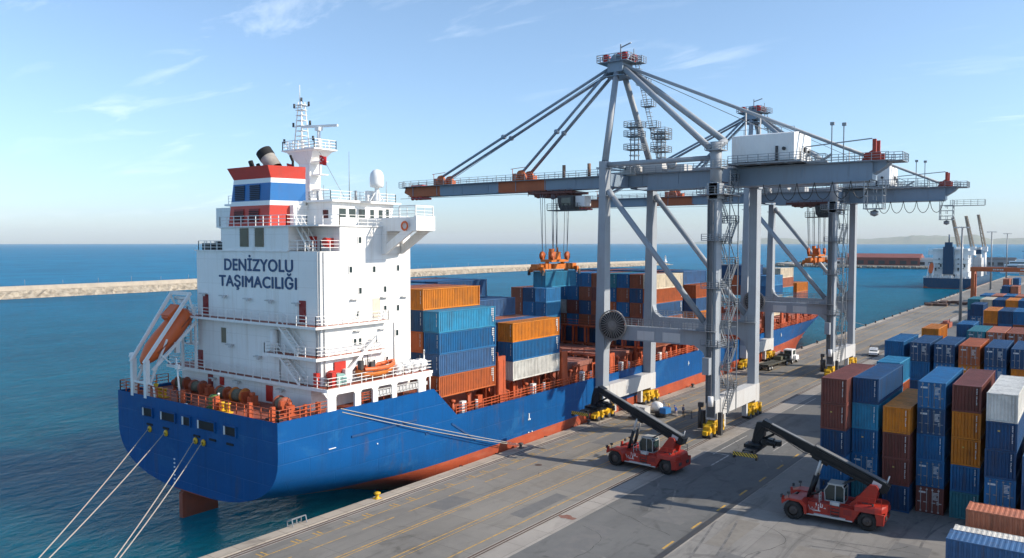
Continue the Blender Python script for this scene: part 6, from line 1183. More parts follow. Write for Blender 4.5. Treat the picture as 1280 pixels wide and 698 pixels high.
bay(205.6, 10.6, {0: ['navy', 'grey', 'lightblue', 'salmon', 'cream'], 1: [None, None, 'navy', 'maroon', 'grey'], 2: [None, None, 'navy', 'blue', 'navy'], 3: [None, None, None, 'navy', 'blue'], 4: [None, None, None, 'rust', 'navy'], 5: [None, None, None, 'navy', 'rust']}, 'tall bay near bow', x0=5.0, det=0, base=7.5)
bay(225.4, 10.4, {0: ['salmon', 'salmon', 'orange'], 1: [None, 'rust', 'rust'], 2: [None, 'navy', 'navy']}, 'low bay at bow', x0=6.8, det=0, base=7.9)
container(-72.9, 106.5, 19.3, 'lightblue', 'light blue container hanging from the orange spreader of the nearer crane', SG, L=9.2, code=False)
# ---------------------------------------------------------------- mooring lines, bollards, fenders on the quay
def bollard(x, y, label, m=darksteel):
    k = MB((x, y, .06)); k.lathe((x, y, .06), [(.34, 0), (.34, .06), (.2, .12), (.19, .38), (.36, .5), (.36, .6), (.2, .68), (0, .7)], 14); k.box(x - .3, x + .3, y - .4, y + .4, .06, .1)
    o = k.build('bollard', m); o.location = (x, y, .06); return tag(o, label, 'bollard', 'bollards along the quay edge')
bollard(-59.75, 57.6, 'small yellow bollard on the coping below the ship stern', yellow)
for i, y in enumerate((83, 100, 137)): bollard(-59.7, y, ['dark bollard holding the thick rope from the ship side', 'dark bollard by the wheels of the nearer crane', 'dark bollard between the two cranes on the quay edge'][i])
FB = [bollard(-59.7, 190 + i * 13.5, 'x') for i in range(22)]
for i, o in enumerate(FB): o['label'] = f'small dark bollard in the row past the bow, {["first", "second", "third", "fourth", "fifth", "sixth", "seventh", "eighth", "ninth", "tenth"][i] if i < 10 else str(i + 1) + "th"} beyond the farther crane'
def fender(y, label):
    k = MB((-60.5, y, -.6)); k.lathe((-60.53, y, -.7), [(0, -.9), (.42, -.9), (.42, .9), (0, .9)], 14, 'y'); k.box(-60.7, -60.3, y - .1, y + .1, -.5, .10); o = k.build('fender', rubber); o.location = (-60.5, y, -.6); tag(o, label, 'fender', 'black rubber fenders on the quay wall')
for i, y in enumerate((72, 79, 90, 97, 129, 138, 150)): fender(y, f'black rubber fender between quay and hull, {ORD[i]} along from the stern')
k = MB((-60.5, 47.5, 0))
for y in (47.0, 48.6): k.path([(-60.75, y, -2.0), (-60.75, y, .5), (-60.1, y, .75), (-59.9, y, .1)], .06)
for i in range(6): k.bar((-60.75, 47, -1.6 + i * .4), (-60.75, 48.6, -1.6 + i * .4), .06)
k.bar((-60.1, 47, .75), (-60.1, 48.6, .75), .08); k.bar((-60.75, 47, .5), (-60.75, 48.6, .5), .08); k.bar((-60.4, 47.8, .62), (-60.4, 47.8, .1), .08)
o = k.build('quay_ladder', steel); o.location = (-60.5, 47.5, 0); tag(o, 'grey steel ladder with hoop rails hooked over the quay edge near the stern', 'ladder')
def rope(a, b_, sag, label, r=.05, group='mooring lines of the blue ship'):
    a, b_ = Vector(a), Vector(b_); k = MB(a); N = 16; P = [a.lerp(b_, i / N) - Vector((0, 0, sag * 4 * (i / N) * (1 - i / N))) for i in range(N + 1)]; k.path(P, r, 6); o = k.build('mooring_line', ropemat); o.location = a; tag(o, label, 'mooring line', group)
rope((-82.6, 45.7, 6.35), (-59.7, 20.0, .4), .5, 'mooring rope from the transom fairlead closest to the lifeboat frame')
rope((-79.4, 45.7, 6.35), (-59.7, 20.3, .4), .5, 'mooring rope from the second transom fairlead, below the widest port')
rope((-73.9, 45.7, 6.35), (-59.7, 28.0, .4), .4, 'mooring rope from the third transom fairlead near the draught marks')
rope((-72.5, 45.7, 6.35), (-59.7, 28.3, .4), .4, 'mooring rope from the transom fairlead closest to the quay')
rope((-60.7, 53.6, 10.0), (-59.7, 83, .5), .12, 'thick spring rope from the poop down to the bollard, upper strand', .045)
rope((-60.7, 53.8, 9.6), (-59.7, 82.9, .4), .25, 'thick spring rope from the poop down to the bollard, lower strand', .045)
rope((-74.5, 259.5, 6.2), (-59.7, 271, .4), .4, 'thin bow line from the stem to the quay, seaward one', .06); rope((-73.5, 257.5, 6.0), (-59.7, 258, .4), .4, 'thin bow line from the stem to the quay, landward one', .06)
# ---------------------------------------------------------------- vehicles and gear on the quay
def tyre(par, x, y, r, w_, name='wheel'):
    k = MB(); k.lathe((x, y, r), [(0, -w_ / 2), (r * .9, -w_ / 2), (r, -w_ / 2 + .04), (r, w_ / 2 - .04), (r * .9, w_ / 2), (0, w_ / 2)], 16, 'x'); o = k.build(name, rubber, par)
    k = MB(); k.lathe((x, y, r), [(0, -w_ / 2 - .015), (r * .5, -w_ / 2 - .015), (r * .5, w_ / 2 + .015), (0, w_ / 2 + .015)], 12, 'x'); k.build('rim', lightgrey, o)
tk = thing('terminal_tractor', 'white terminal tractor coupled to an empty flatbed trailer near the bow', 'tractor', (-55.0, 178.6, 0), 0)
k = MB(); k.box(-.5, .5, -2.6, 2.4, .5, .8); k.box(-1.2, 1.2, -2.4, -.6, .8, 1.05); k.build('chassis', darksteel, tk)
k = MB(); k.prism([(-.5, .7), (2.5, .7), (2.5, 1.5), (2.1, 2.9), (-.5, 2.95)], -1.25, .6, 'x'); k.box(.6, 1.25, .4, 2.4, .7, 1.6); k.box(-1.25, 1.25, 2.3, 2.6, .5, 1.1); cab_ = k.build('cab', white2, tk)
k = MB(); k.box(-1.28, -1.25, .2, 2.1, 1.7, 2.7); k.box(.6, .63, .2, 2.0, 1.7, 2.7); k.box(-1.1, .45, -.53, -.50, 1.6, 2.7); k.build('cab_window', glass, cab_)
for x in (-1.0, 1.0):
    for y in (1.6, -1.7): tyre(tk, x, y, .5, .35)
tr_ = thing('flatbed_trailer', 'dark empty flatbed trailer behind the white terminal tractor', 'trailer', (-55.6, 169.5, 0), R(-3))
k = MB(); k.box(-1.2, 1.2, -6.0, 6.2, 1.05, 1.3)
for y in range(-6, 7, 2): k.box(-1.25, 1.25, y - .1, y + .1, 1.3, 1.36)
k.box(-.5, .5, -6, 6, .75, 1.05); k.box(-1.25, 1.25, 6.0, 6.2, 1.3, 2.3); k.build('bed', mat('trailer_bed', (.07, .07, .055), .8, .6), tr_)
k = MB(); k.box(-1.0, .6, 2.6, 4.0, 1.36, 2.1); k.box(-.8, .9, 4.4, 5.6, 1.36, 1.9); k.build('lashing_bin', mat('olive_bin', (.10, .10, .06), .8, .5), tr_)
for y in (-5, -3.8, 4.6): tyre(tr_, -1.0, y, .48, .4); tyre(tr_, 1.0, y, .48, .4)
sv = thing('service_trailer', 'grey mesh trailer loaded with lashing gear beside the flatbed trailer', 'trailer', (-57.6, 181.5, 0), R(4))
k = MB(); k.box(-1, 1, -2.4, 2.4, .6, .8); k.rail([(-1, -2.4, .8), (1, -2.4, .8), (1, 2.4, .8), (-1, 2.4, .8), (-1, -2.4, .8)], 1.0, .8, .04); k.build('bed', lightgrey, sv)
k = MB(); k.box(-.7, .5, -1.6, -.2, .8, 1.5); k.box(-.6, .7, .2, 1.7, .8, 1.7); k.tube((.2, -1.9, .8), (.2, -1.9, 2.2), .2); k.build('load', darksteel, sv)
for y in (-1.2, 1.2): tyre(sv, -.9, y, .38, .28); tyre(sv, .9, y, .38, .28)
pk = thing('pickup_truck', 'white pickup truck with ladder rack driving on the asphalt beyond the farther crane', 'pickup truck', (-42.6, 202.0, 0), R(8))
k = MB()                                                     # nose towards the camera (-Y)
prof = [(-2.7, .45), (-2.75, .95), (-1.5, 1.08), (-.75, 1.75), (.85, 1.78), (1.0, 1.08), (2.7, 1.08), (2.72, .5), (2.2, .42), (-2.2, .42)]
k.prism(prof, -.92, .92, 'x'); k.build('body', white2, pk)
k = MB(); k.prism([(-1.38, 1.12), (-.72, 1.68), (.78, 1.70), (.9, 1.12)], -.935, .935, 'x'); k.prism([(-1.48, 1.1), (-.78, 1.72), (-.74, 1.72), (-1.42, 1.1)], -.8, .8, 'x'); k.build('cab_window', glass, pk)
k = MB(); k.box(-.84, .84, 1.1, 2.6, .95, 1.085); k.build('cargo_bed', darksteel, pk)
k = MB()
for y in (-.5, .9, 2.6):
    for x in (-.9, .9): k.bar((x, y, 1.0), (x, y, 2.1), .07)
    k.bar((-.9, y, 2.1), (.9, y, 2.1), .07)
for x in (-.9, -.3, .3, .9): k.bar((x, -.9, 2.15), (x, 2.7, 2.15), .07)
k.build('roof_rack', darksteel, pk)
for x in (-.65, .65): k = MB(); k.box(x - .2, x + .2, -2.79, -2.72, .75, .92); k.build('headlight', mat('lamp_clear', (.7, .7, .68), .2, .1, None, 2, 0), pk)
for y in (-1.75, 1.75): tyre(pk, -.82, y, .38, .26); tyre(pk, .82, y, .38, .26)
# utility carts by the seaside legs of the nearer crane
uc = thing('utility_cart', 'pale grey utility cabinet on a skid under the nearer crane', 'utility cart', (-55.4, 107.8, 0), R(-4))
k = MB(); k.box(-1.5, 1.5, -.9, .9, 0, .3); k.build('skid', darksteel, uc); k = MB(); k.box(-1.3, 1.3, -.8, .8, .3, 1.9); k.box(-1.35, 1.35, -.85, .85, 1.9, 1.98); cabn = k.build('cabinet', lightgrey, uc)
for x in (-.65, .65): k = MB(); k.box(x - .55, x + .55, -.84, -.8, .4, 1.8); k.build('door', lightgrey, cabn)
lc = thing('tank_trailer', 'small trailer carrying a round white tank under the nearer crane', 'tank trailer', (-53.6, 111.2, 0), R(-10))
k = MB(); k.box(-1.6, 1.6, -.8, .8, .45, .65); k.bar((1.6, 0, .55), (2.8, 0, .5), .12); k.build('bed', darksteel, lc)
k = MB(); k.lathe((-.7, 0, 1.45), [(0, -.85), (.6, -.7), (.75, -.3), (.75, .3), (.6, .7), (0, .85)], 16, 'x'); k.build('tank', white2, lc)
k = MB(); k.box(.3, 1.4, -.7, .7, .65, 1.5); k.build('tool_box', funnelblue, lc)
for y in (-.85, .85):
    k = MB(); k.lathe((0, y, .4), [(0, -.12), (.4, -.12), (.4, .12), (0, .12)], 14, 'y'); k.build('wheel', rubber, lc)
k = MB((-50, 113, 0))
for x in (-50.4, -49.2): k.bar((x, 112.6, 0), (x, 112.6, 1.2), .06)
for z in (.4, .8, 1.15): k.bar((-50.4, 112.6, z), (-49.2, 112.6, z), .05)
for x in (-50.4, -49.2): k.bar((x, 112.2, .03), (x, 113.0, .03), .06)
o = k.build('barrier', darksteel); o.location = (-50, 113, 0); tag(o, 'low dark steel barrier beside the workers on the quay', 'barrier')
# ---------------------------------------------------------------- light masts and yard gantry
def mast_(x, y, hgt, label):
    r = thing('light_mast', label, 'light mast', (x, y, 0), 0, 'tall light masts of the yard')
    k = MB(); k.tube((0, 0, 0), (0, 0, hgt), .5, .26, 12); k.lathe((0, 0, 0), [(.8, 0), (.8, .25), (.5, .3)], 12); k.build('pole', steel, r)
    k = MB(); k.lathe((0, 0, hgt - .3), [(1.5, 0), (1.7, .1), (1.5, .2)], 16); k.bar((-2.2, 0, hgt - .2), (2.2, 0, hgt - .2), .14); k.bar((0, -2.2, hgt - .2), (0, 2.2, hgt - .2), .14); k.build('head_frame', steel, r)
    for a in range(8): k = MB(); c, s = math.cos(a * .785), math.sin(a * .785); k.cbox((2.1 * c, 2.1 * s, hgt - .3), (.75, .75, .4)); k.build('floodlight', lightgrey, r)
    return r
mast_(-37.7, 306, 32, 'tall light mast closest to the camera, rising behind the yard stacks'); mast_(-50.0, 525, 33, 'tall light mast second in line, between the stern ship and the orange gantry'); mast_(-50.6, 625, 33, 'tall light mast farthest in line, above the orange yard gantry')
rt = thing('yard_gantry', 'orange rubber-tyred gantry crane straddling the far yard stacks', 'yard gantry', (-31, 396, 0))
for x in (-13, 13):
    k = MB()
    for y in (-3.4, 3.4): k.bar((x, y, 1.6), (x, y, 14.6), 1.3, 1.3, up=(0, 1, 0))
    k.box(x - .7, x + .7, -5.5, 5.5, 1.0, 2.0); k.box(x - .6, x + .6, -3, 3, 13.2, 14.4); k.build('leg_frame', craneorange, rt)
    for y in (-4.6, -3.2, 3.2, 4.6): tyre(rt, x, y, .8, .6)
for y in (-3.4, 3.4):
    k = MB(); k.box(-14, 14, y - .7, y + .7, 14.4, 16.2); k.build('girder', craneorange, rt)
k = MB()
for i, (x0, w_) in enumerate(((-5.6, .6), (-4.8, .35), (-4.2, .7), (-3.2, .5), (-2.5, .7), (4.2, .5), (4.9, .7), (5.8, .4))): k.box(x0, x0 + w_, -4.14, -4.11, 15.0, 15.6)
k.build('girder_marking', lightgrey, rt)
k = MB(); k.box(3, 7, -3.9, 3.9, 16.2, 17.4); k.box(3.6, 6, -1, 1, 13.0, 14.2); k.build('trolley', lightgrey, rt)
k = MB(); k.rail([(-14, -4.0, 16.2), (14, -4.0, 16.2)], 1.0, 3, .05); k.build('girder_railing', steel, rt)
# low debris and gear on the far quay
k = MB((-45, 325, 0)); rg = random.Random(4)
for i in range(22): x, y = -50 + rg.uniform(-9, 3), 388 + rg.uniform(-12, 12); k.cbox((x, y, .5), (rg.uniform(1, 4), rg.uniform(1, 4), rg.uniform(.6, 1.3)))
o = k.build('scrap_heap', mat('scrap_rust', (.13, .07, .05), .9, .6)); o.location = (-45, 325, 0); o['kind'] = 'stuff'; tag(o, 'rusty brown heap of gear on the far quay by the second ship', 'scrap')
def quay_box(x, y, a, b_, c_, m, label):
    k = MB((x, y, 0)); k.box(x - a, x + a, y - b_, y + b_, .2, c_); k.box(x - a + .1, x + a - .1, y - b_ + .1, y + b_ - .1, 0, .2); k.box(x - a * .6, x + a * .5, y - b_ * .7, y + b_ * .6, c_, c_ + .5); k.tube((x + a * .7, y, c_), (x + a * .7, y, c_ + 1.0), .12); o = k.build('spreader_rack', m); o.location = (x, y, 0); tag(o, label, 'equipment rack')
quay_box(-38.6, 283, 1.2, 3.4, 1.6, deckred, 'dark red equipment rack at the foot of the first light mast'); quay_box(-33.2, 300, 2.2, 2.6, 1.5, rockmat, 'brown equipment rack right of the first light mast base'.replace('right of', 'behind'))
# ---------------------------------------------------------------- the second ship
s2 = thing('cargo_ship', 'distant cargo ship with white deckhouse and raised deck cranes, seen from astern', 'cargo ship', (-78.5, 572, WZ), 0)
h2 = mat('teal_blue_hull', (.006, .05, .11), .45, .3, None, .1, .2)
def r2(y, hw, z0, z1): return [(-hw, y, z1), (-hw, y, z0 + 2.2), (-hw * .75, y, z0), (hw * .75, y, z0), (hw, y, z0 + 2.2), (hw, y, z1)]
k = MB(); k.loft([r2(0, 13.4, .2, 6.6), r2(8, 13.6, -2, 6.4), r2(120, 13.6, -3, 6.4), r2(150, 6, -3, 8), r2(160, .5, -1, 9)], smooth=False); k.build('hull', h2, s2)
k = MB(); k.loft([[(-13.45, -.05, .3), (-9.8, -.05, .05), (9.8, -.05, .05), (13.45, -.05, .3), (13.45, .3, 1.1), (-13.45, .3, 1.1)], [(-13.68, 8, -1.5), (-11, 8, -2.2), (11, 8, -2.2), (13.68, 8, -1.5), (13.68, 8, .8), (-13.68, 8, .8)], [(-13.68, 118, -1.5), (-11, 118, -2.2), (11, 118, -2.2), (13.68, 118, -1.5), (13.68, 118, .8), (-13.68, 118, .8)]], smooth=False); k.build('boot_topping', deckred, s2)
k = MB(); k.box(-11.2, 11, 8, 24, 6.4, 10.5); k.box(-9.6, 10.4, 10, 24, 10.5, 21.4); k.box(-12.9, 13.2, 13, 22, 21.4, 24.2); k.box(-10, 10, 12, 22, 24.2, 25.4); hs2 = k.build('deckhouse', house_m, s2)
k = MB(); k.box(-3.4, 2.6, 6.5, 11, 9, 26.6); k.box(-2.6, 1.6, 7.5, 10.5, 26.6, 29.5); k.tube((-.4, 9, 29.5), (-.4, 9, 34.5), .4); k.build('funnel', h2, s2)
k = MB(); k.rail([(-13, 0, 6.6), (13, 0, 6.6)], 1.1, 1.6, .06); k.rail([(-13.4, 0, 6.6), (-13.4, 24, 6.5)], 1.1, 2, .06); k.rail([(-12.9, 12.9, 24.2), (13.2, 12.9, 24.2)], 1.1, 1.6, .06); k.rail([(-11, 8, 10.5), (11, 8, 10.5)], 1.1, 1.6, .06); k.build('railing', white2, s2)
for x in (-6, -3.5, 5, 7.5):
    for z in (12.4, 15.2, 18.2): k = MB(); k.box(x - .5, x + .5, 9.9, 10, z, z + 1); k.build('window', glass, hs2)
k = MB(); k.bar((-11.4, 1.2, 8.2), (-11.4, 8, 16.0), .5); k.bar((-8.2, 1.2, 8.2), (-8.2, 8, 16.0), .5); k.box(-11.6, -11.1, 1, 1.5, 6.5, 9); k.box(-8.4, -7.9, 1, 1.5, 6.5, 9); k.build('launching_frame', white2, s2)
k = MB(); k.loft([[(-9.8 + 1.4 * s * math.cos(a), 2 + t * .65, 9.6 + t * .75 + 1.4 * s * math.sin(a)) for a in [2 * math.pi * i / 10 for i in range(10)]] for t, s in ((0, .2), (1, .8), (3, 1), (6, 1), (8, .6))]); o = k.build('lifeboat', boatorange); o.location = (-78.5, 572, WZ); tag(o, 'orange lifeboat on the stern ramp of the distant cargo ship', 'lifeboat')
rg = random.Random(8); k = MB()
for i in range(26): x = rg.uniform(-12, 12); hh = rg.uniform(.8, 2.8); k.cbox((x, rg.uniform(1.5, 6), 6.5 + hh / 2), (rg.uniform(.6, 1.8), rg.uniform(.6, 1.8), hh))
k.build('deck_machinery', lightgrey, s2)
for x, y in ((2.6, 34), (7.2, 60), (11.6, 86)):
    k = MB(); k.tube((x, y, 6.4), (x, y, 23), 1.5, 1.2, 12); k.box(x - 1.9, x + 1.9, y - 1.9, y + 1.9, 23, 26.5); k.build('crane_pedestal', white2, s2)
    k = MB()
    for s in (-.9, .9): k.bar((x + s, y, 25), (x + s * .5 - 4.2, y - 3, 44 + y * .06), .8, .9)
    for i in range(7): f = i / 7; k.bar((x - .9 - 4.0 * f, y - 3 * f, 25 + f * (19 + y * .06)), (x + .9 - 4.5 * f, y - 3 * f, 26.4 + f * (19 + y * .06)), .4)
    k.build('crane_jib', mat('jib_tan', (.42, .33, .25), .6, .4), s2)
k = MB(); k.box(9.0, 13.4, 52, 66, 6.4, 19); k.box(10.0, 12.6, 55, 62, 19, 26); k.build('cargo_gear', lightgrey, s2)
k = MB(); k.box(9.8, 12.8, 54.8, 62.2, 21.5, 24.5); k.build('gear_band', h2, s2)
k = MB()
for z, e in ((10.5, .9), (13.2, .5), (15.9, .5), (18.6, .5)): k.box(-9.6 - e, 10.4 + e, 8.6, 24.2, z, z + .25)
k.box(-13.4, 13.7, 12.4, 22.5, 21.2, 21.5); k.build('deck_ledge', white2, s2)
for x, z in ((-8, 10.8), (-5, 13.5), (5, 10.8), (8.5, 13.5), (-7.5, 6.9), (3, 6.9), (7, 6.9)): k = MB(); k.box(x - .5, x + .5, 7.9 if z < 9 else 9.9, 8.0 if z < 9 else 10.0, z, z + 2); k.build('door', darksteel, hs2)
# ---------------------------------------------------------------- breakwater, mole and far shore buildings
bw = thing('breakwater', 'long pale stone breakwater with a sand-coloured wall across the harbour mouth', 'breakwater', (-475, 500, WZ))
rg = random.Random(21); k = MB((-475, 500, WZ)); N = 620; rings = []
def bwx(y): return -455 - 30 * min(1, max(0, (y - 250) / 350)) + (24 * max(0, (y - 760) / 230) if y > 760 else 0)
for i in range(N + 1):
    y = -260 + 1248 * i / N; x = bwx(y); j = lambda a: rg.uniform(-a, a); end = min(1.0, (N - i) / 8 + .15)
    rings.append([(x + 3 + j(.5), y, WZ - 1.5), (x + 1.5 + j(.9), y + j(.6), WZ + .5 + j(.45)), (x - .4 + j(.9), y + j(.6), WZ + 1.5 * end + j(.6)), (x - 2.6 + j(.8), y + j(.6), WZ + 2.9 * end + j(.5)), (x - 4.4 + j(.4), y, WZ + 3.8 * end + j(.3)), (x - 5.2, y, WZ + 3.8 * end), (x - 12, y, WZ + 3.8 * end), (x - 16 + j(1), y, WZ + 1.5 + j(.5)), (x - 19, y, WZ - 1.5)])
k.loft(rings, closed=False, caps=False, smooth=False); k.build('rock_slope', rockmat, bw)
k = MB((-475, 500, WZ)); rr = []
for i in range(121):
    y = -260 + 1232 * i / 120; x = bwx(y) - 7; rr.append([(x, y, WZ + 3.7), (x, y, WZ + 6.1), (x - 4, y, WZ + 6.1), (x - 4, y, WZ + 3.7)])
k.loft(rr, closed=True, smooth=False); k.build('sea_wall', mat('sandy_wall', (.45, .395, .32), .9, .6, (.33, .29, .235), .15, .2), bw)
k = MB((-475, 500, WZ))
for i in range(60): y = -200 + i * 19.5; k.tube((bwx(y) - 9, y, WZ + 6.1), (bwx(y) - 9, y, WZ + 8.6 + (i % 3) * .4), .1, n=5)
k.build('marker_post', steel, bw)
bc_ = thing('beacon', 'small white beacon tower at the tip of the breakwater', 'beacon', (bwx(984) - 7, 982, WZ + 3.6))
k = MB(); k.lathe((0, 0, 0), [(2.4, 0), (2.4, 1.2), (1.3, 1.3), (1.0, 6.5), (1.5, 6.6), (1.5, 6.9)], 14); k.build('tower', white2, bc_); k = MB(); k.lathe((0, 0, 6.9), [(.8, 0), (.8, 1.4), (1.0, 1.5), (0, 2.3)], 12); k.build('lantern', lightgrey, bc_)
k = MB(); k.prism([(-326, -5), (-322, 2.2), (-300, .9), (-130, .7), (-8, .7), (-8, -5)], 985, 1052, 'y'); k.box(-330, -8, 983.5, 985.5, -4, .4); tag(k.build('harbour_mole', concrete), 'low grey harbour mole across the far side of the basin', 'mole', kind='structure')
rg = random.Random(5); k = MB((-300, 1000, 0))
for i in range(260): x = rg.uniform(-328, -20); k.add([(x + 1.6 * math.cos(a) * rg.uniform(.6, 1.2), 983 + 1.6 * math.sin(a), -2.6 + rg.uniform(.3, 2.6)) for a in (0, 1.3, 2.6, 3.9, 5.2)] + [(x, 983.5, .9)], [(0, 1, 5), (1, 2, 5), (2, 3, 5), (3, 4, 5), (4, 0, 5)])
o = k.build('rock_armour', rockmat); o.location = (-300, 1000, 0); tag(o, 'dark rock armour along the foot of the mole', 'rocks', kind='stuff')
def shed(x, y, wd, dp, hgt, wall, roof, label, cat, win=0, ridge=2.2):
    r = thing('warehouse', label, cat, (x, y, .7)); k = MB(); k.box(-wd / 2, wd / 2, -dp / 2, dp / 2, -.2, hgt); k.build('wall', wall, r)
    k = MB(); k.prism([(-dp / 2 - .6, hgt), (dp / 2 + .6, hgt), (0, hgt + ridge)], -wd / 2 - .6, wd / 2 + .6, 'x'); k.build('roof', roof, r)
    for i in range(win): k = MB(); xx = -wd / 2 + (i + .5) * wd / win; k.box(xx - wd / win * .3, xx + wd / win * .3, -dp / 2 - .12, -dp / 2 - .02, hgt * .15, hgt * .62); k.build('opening', darksteel, r)
    return r
brick = mat('brick_red_wall', (.24, .085, .065), .9, .5, None, .1, 0); redroof = mat('red_sheet_roof', (.27, .10, .085), .8, .4, None, .08, 0)
shed(-205, 1015, 80, 26, 9.0, brick, redroof, 'long brick-red warehouse on the mole', 'warehouse', 7, 4.5); shed(-276, 1012, 26, 14, 8.5, white, mat('pale_roof', (.45, .42, .38), .8, .3), 'white flat building on the mole with brown eaves', 'building', 4); shed(-259, 1020, 13, 12, 6, white, redroof, 'small white shed beside the flat white building', 'shed', 2); shed(-238, 1010, 14, 8, 4.0, lightgrey, steel, 'low pale shed at the foot of the red warehouse', 'shed', 2)
shed(-150, 1012, 34, 16, 7, lightgrey, steel, 'grey low warehouse behind the distant cargo ship', 'warehouse', 4); shed(-96, 1015, 44, 16, 8, steel, darksteel, 'dark grey warehouse beyond the orange yard gantry', 'warehouse', 5)
k = MB((-306, 1000, 1)); k.lathe((-306, 1000, .5), [(1.6, 0), (1.2, 6), (1.7, 6.2), (1.7, 6.6), (.9, 6.7), (.9, 8.5), (0, 9.6)], 12); o = k.build('beacon', white2); o.location = (-306, 1000, 1); tag(o, 'small white beacon at the seaward end of the mole', 'beacon')
fy = thing('ferry', 'white harbour ferry with tall mast beyond the quay end', 'ferry', (-62, 905, WZ))
k = MB(); k.prism([(-16, .0), (15, 0), (18, 4), (-17, 4)], -5, 5); k.build('hull', white2, fy); k = MB(); k.box(-13, 13, -4.4, 4.4, 4, 8.4); k.box(-9, 11, -4, 4, 8.4, 11.6); k.box(-3, 9, -3.4, 3.4, 11.6, 13.6); sup = k.build('superstructure', white2, fy)
k = MB(); k.box(-12, 12, -4.46, -4.4, 5.8, 7.2); k.build('window_band', glass, sup); k = MB(); k.box(-8.5, 10.5, -4.06, -4.0, 9.4, 10.7); k.build('window_band', glass, sup); k = MB(); k.tube((3, 0, 13.6), (3, 0, 28), .35, .15); k.bar((1, 0, 21), (5, 0, 21), .3); k.build('mast', darksteel, fy)
rg = random.Random(15)
for i in range(9):
    x = -330 + i * 21 + rg.uniform(-5, 5); k = MB((x, 1040, .5)); hgt = rg.uniform(3, 5.5)
    for j in range(150):
        a, rr_2, zz_ = rg.uniform(0, 6.28), rg.uniform(0, 4.5) ** 1, rg.uniform(.25, 1) * hgt; p = Vector((x + rr_2 * math.cos(a), 1040 + rr_2 * math.sin(a), .6 + zz_ * (1 - rr_2 / 9))); k.add([p + Vector((rg.uniform(-.7, .7), rg.uniform(-.7, .7), rg.uniform(-.5, .5))) for _ in range(3)], [(0, 1, 2)])
    o = k.build('bush', mat('scrub_green', (.05, .075, .03), .9, .5, None, .3, 0)); o.location = (x, 1040, .5); tag(o, f'dark green scrub bush on the mole, {ORD[i]} from its seaward end', 'bush', 'scrub bushes on the mole')

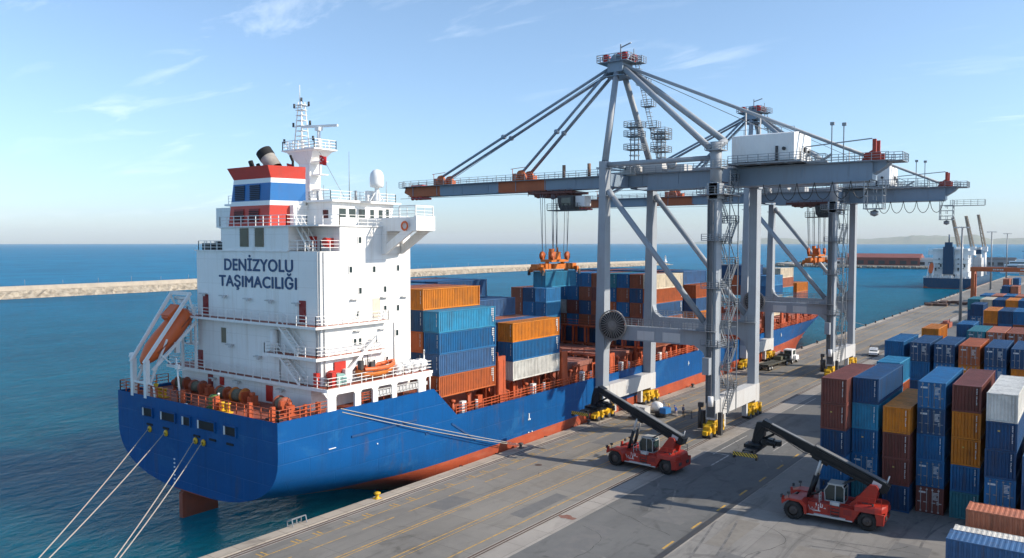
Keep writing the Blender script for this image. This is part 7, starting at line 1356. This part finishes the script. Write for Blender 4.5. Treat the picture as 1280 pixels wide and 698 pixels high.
# ---------------------------------------------------------------- people: port workers and deck hands, seen small
skin = mat('skin', (.42, .24, .16), .6, .2, None, 3, 0); boot = mat('boot_black', (.02, .02, .02), .6, .2, None, 3, 0)
cloth = {n_: mat('cloth_' + n_, c_, .9, .35, None, 4, 0) for n_, c_ in {'navy': (.015, .025, .07), 'blue': (.02, .07, .28), 'orange': (.70, .16, .02), 'yellow': (.72, .50, .03), 'pale': (.50, .42, .38), 'dark': (.025, .025, .03), 'white': (.70, .69, .66), 'red': (.42, .05, .03)}.items()}
def person(loc, rz, top, legs, helmet, label, pose='stand'):
    """standing figure facing -Y; one continuous skinned body, helmet as a child"""
    V = {'pel': (0, 0, .96, .15), 'bel': (0, 0, 1.12, .145), 'che': (0, .01, 1.32, .165), 'nek': (0, 0, 1.49, .06), 'hed': (0, -.02, 1.60, .092), 'top': (0, -.01, 1.71, .085), 'nos': (0, -.105, 1.60, .022)}
    E = [('pel', 'bel'), ('bel', 'che'), ('che', 'nek'), ('nek', 'hed'), ('hed', 'top'), ('hed', 'nos')]
    st_ = .16 if pose == 'walk' else .02; bend = .42 if pose == 'bend' else 0
    for s in (-1, 1):
        f = s * st_
        V.update({f'hip{s}': (.1 * s, 0, .88, .105), f'kne{s}': (.115 * s, -f - .02, .50, .068), f'ank{s}': (.12 * s, -f + .05, .09, .045), f'toe{s}': (.14 * s, -f - .13, .045, .042)})
        hx, hy, hz = (.27 * s, -.08 - f * .6, .86) if pose != 'reach' else (.16 * s, -.48, 1.12)
        ex, ey, ez = (.27 * s, .03, 1.13) if pose != 'reach' else (.25 * s, -.2, 1.16)
        V.update({f'sho{s}': (.20 * s, .01, 1.41, .072), f'elb{s}': (ex, ey, ez, .05), f'wri{s}': (hx, hy, hz, .034), f'pal{s}': (hx, hy - (.0 if pose != 'reach' else .08), hz - (.08 if pose != 'reach' else .01), .036)})
        E += [('pel', f'hip{s}'), (f'hip{s}', f'kne{s}'), (f'kne{s}', f'ank{s}'), (f'ank{s}', f'toe{s}'), ('che', f'sho{s}'), (f'sho{s}', f'elb{s}'), (f'elb{s}', f'wri{s}'), (f'wri{s}', f'pal{s}')]
    def bendp(p):
        x, y, z = p
        if bend and z > .96: dz = z - .96; return (x, y * math.cos(bend) - dz * math.sin(bend), .96 + dz * math.cos(bend) + y * math.sin(bend))
        return p
    names = list(V); me = bpy.data.meshes.new('person'); me.from_pydata([bendp(V[n_][:3]) for n_ in names], [(names.index(a), names.index(c)) for a, c in E], [])
    o = bpy.data.objects.new('person_base', me); C.objects.link(o); o.modifiers.new('skin', 'SKIN'); su = o.modifiers.new('sub', 'SUBSURF'); su.levels = su.render_levels = 1
    for n_, v in zip(names, me.skin_vertices[0].data): v.radius = (V[n_][3], V[n_][3] * (.8 if n_ in ('che', 'bel') else 1)); v.use_root = n_ == 'pel'
    dg = bpy.context.evaluated_depsgraph_get(); dg.update(); nm = bpy.data.meshes.new_from_object(o.evaluated_get(dg)); bpy.data.objects.remove(o)
    nm.materials.clear()
    for m_ in (skin, cloth[top], cloth[legs], boot): nm.materials.append(m_)
    W_ = [Vector(bendp(V[f'wri{s}'][:3])) for s in (-1, 1)]; N_ = Vector(bendp(V['nek'][:3]))
    for p in nm.polygons:
        c = p.center; p.use_smooth = True
        if any((c - w_).length < .115 and abs(c.x) > .12 and (c.z < w_.z + .01 or pose == 'reach' and c.y < w_.y) for w_ in W_): p.material_index = 0
        elif (c - N_).dot(Vector((0, -math.sin(bend), math.cos(bend)))) > .0: p.material_index = 0
        elif c.z < .13: p.material_index = 3
        elif c.z < .93 and abs(c.x) < .235: p.material_index = 2
        else: p.material_index = 1
    bm = bmesh.new(); bm.from_mesh(nm); k = MB()
    for s in (-1, 1):                                             # four fingers and a thumb on each hand
        pl = Vector(bendp(V[f'pal{s}'][:3])); dn = Vector((0, 0, -1)) if pose != 'reach' else Vector((0, -1, -.2)).normalized(); sd_ = Vector((0, 1, 0)) if pose != 'reach' else Vector((1, 0, 0))
        for j, ln in enumerate((.062, .075, .07, .055)): a = pl + sd_ * (j - 1.5) * .019 + dn * .02; m_ = a + dn * ln * .6; k.tube(a, m_, .0095, n=6); k.tube(m_, m_ + dn * ln * .5 - Vector((s * .018, 0, 0)), .009, .0075, 6)
        k.tube(pl - sd_ * .03, pl - sd_ * .06 + dn * .045, .011, .009, 6)
    fm = bpy.data.meshes.new('f'); fm.from_pydata(k.v, [], k.f); bm.from_mesh(fm); bm.to_mesh(nm); bm.free()
    nm.update(); b_ = bpy.data.objects.new('person', nm); C.objects.link(b_); b_.location = loc; b_.rotation_euler = (0, 0, rz); tag(b_, label, 'person')
    hc = Vector(bendp((0, -.015, 1.66))); k = MB(); k.lathe(hc, [(.135, 0), (.128, .01), (.122, .05), (.10, .10), (.055, .135), (0, .145)], 14); k.prism([(hc.x - .09, hc.y - .09), (hc.x + .09, hc.y - .09), (hc.x + .06, hc.y - .175), (hc.x - .06, hc.y - .175)], hc.z, hc.z + .015, 'z'); k.build('helmet', cloth[helmet], b_)
    return b_
person((-54.6, 114.2, 0), R(20), 'white', 'navy', 'white', 'worker in white shirt and white helmet by the tank trailer'); person((-52.9, 112.6, 0), R(-60), 'red', 'navy', 'yellow', 'worker in red jacket and yellow helmet under the nearer crane', 'walk')
person((-51.6, 112.4, 0), R(-100), 'blue', 'pale', 'blue', 'worker in blue jacket and pale trousers bending forward under the nearer crane', 'bend'); person((-50.9, 113.4, 0), R(80), 'navy', 'dark', 'dark', 'worker in dark clothes standing beside the low steel barrier')
person((-78.75, 47.1, 9.55), R(10), 'navy', 'dark', 'white', 'deck hand in dark clothes at the stern railing next to the white pole', 'reach'); person((-71.6, 47.15, 9.55), R(-30), 'orange', 'orange', 'white', 'deck hand in orange coveralls at the stern railing by the green machinery', 'reach')
person((-83.6, 47.3, 9.55), R(35), 'yellow', 'orange', 'orange', 'deck hand in yellow vest at the stern railing beside the lifeboat frame', 'reach')
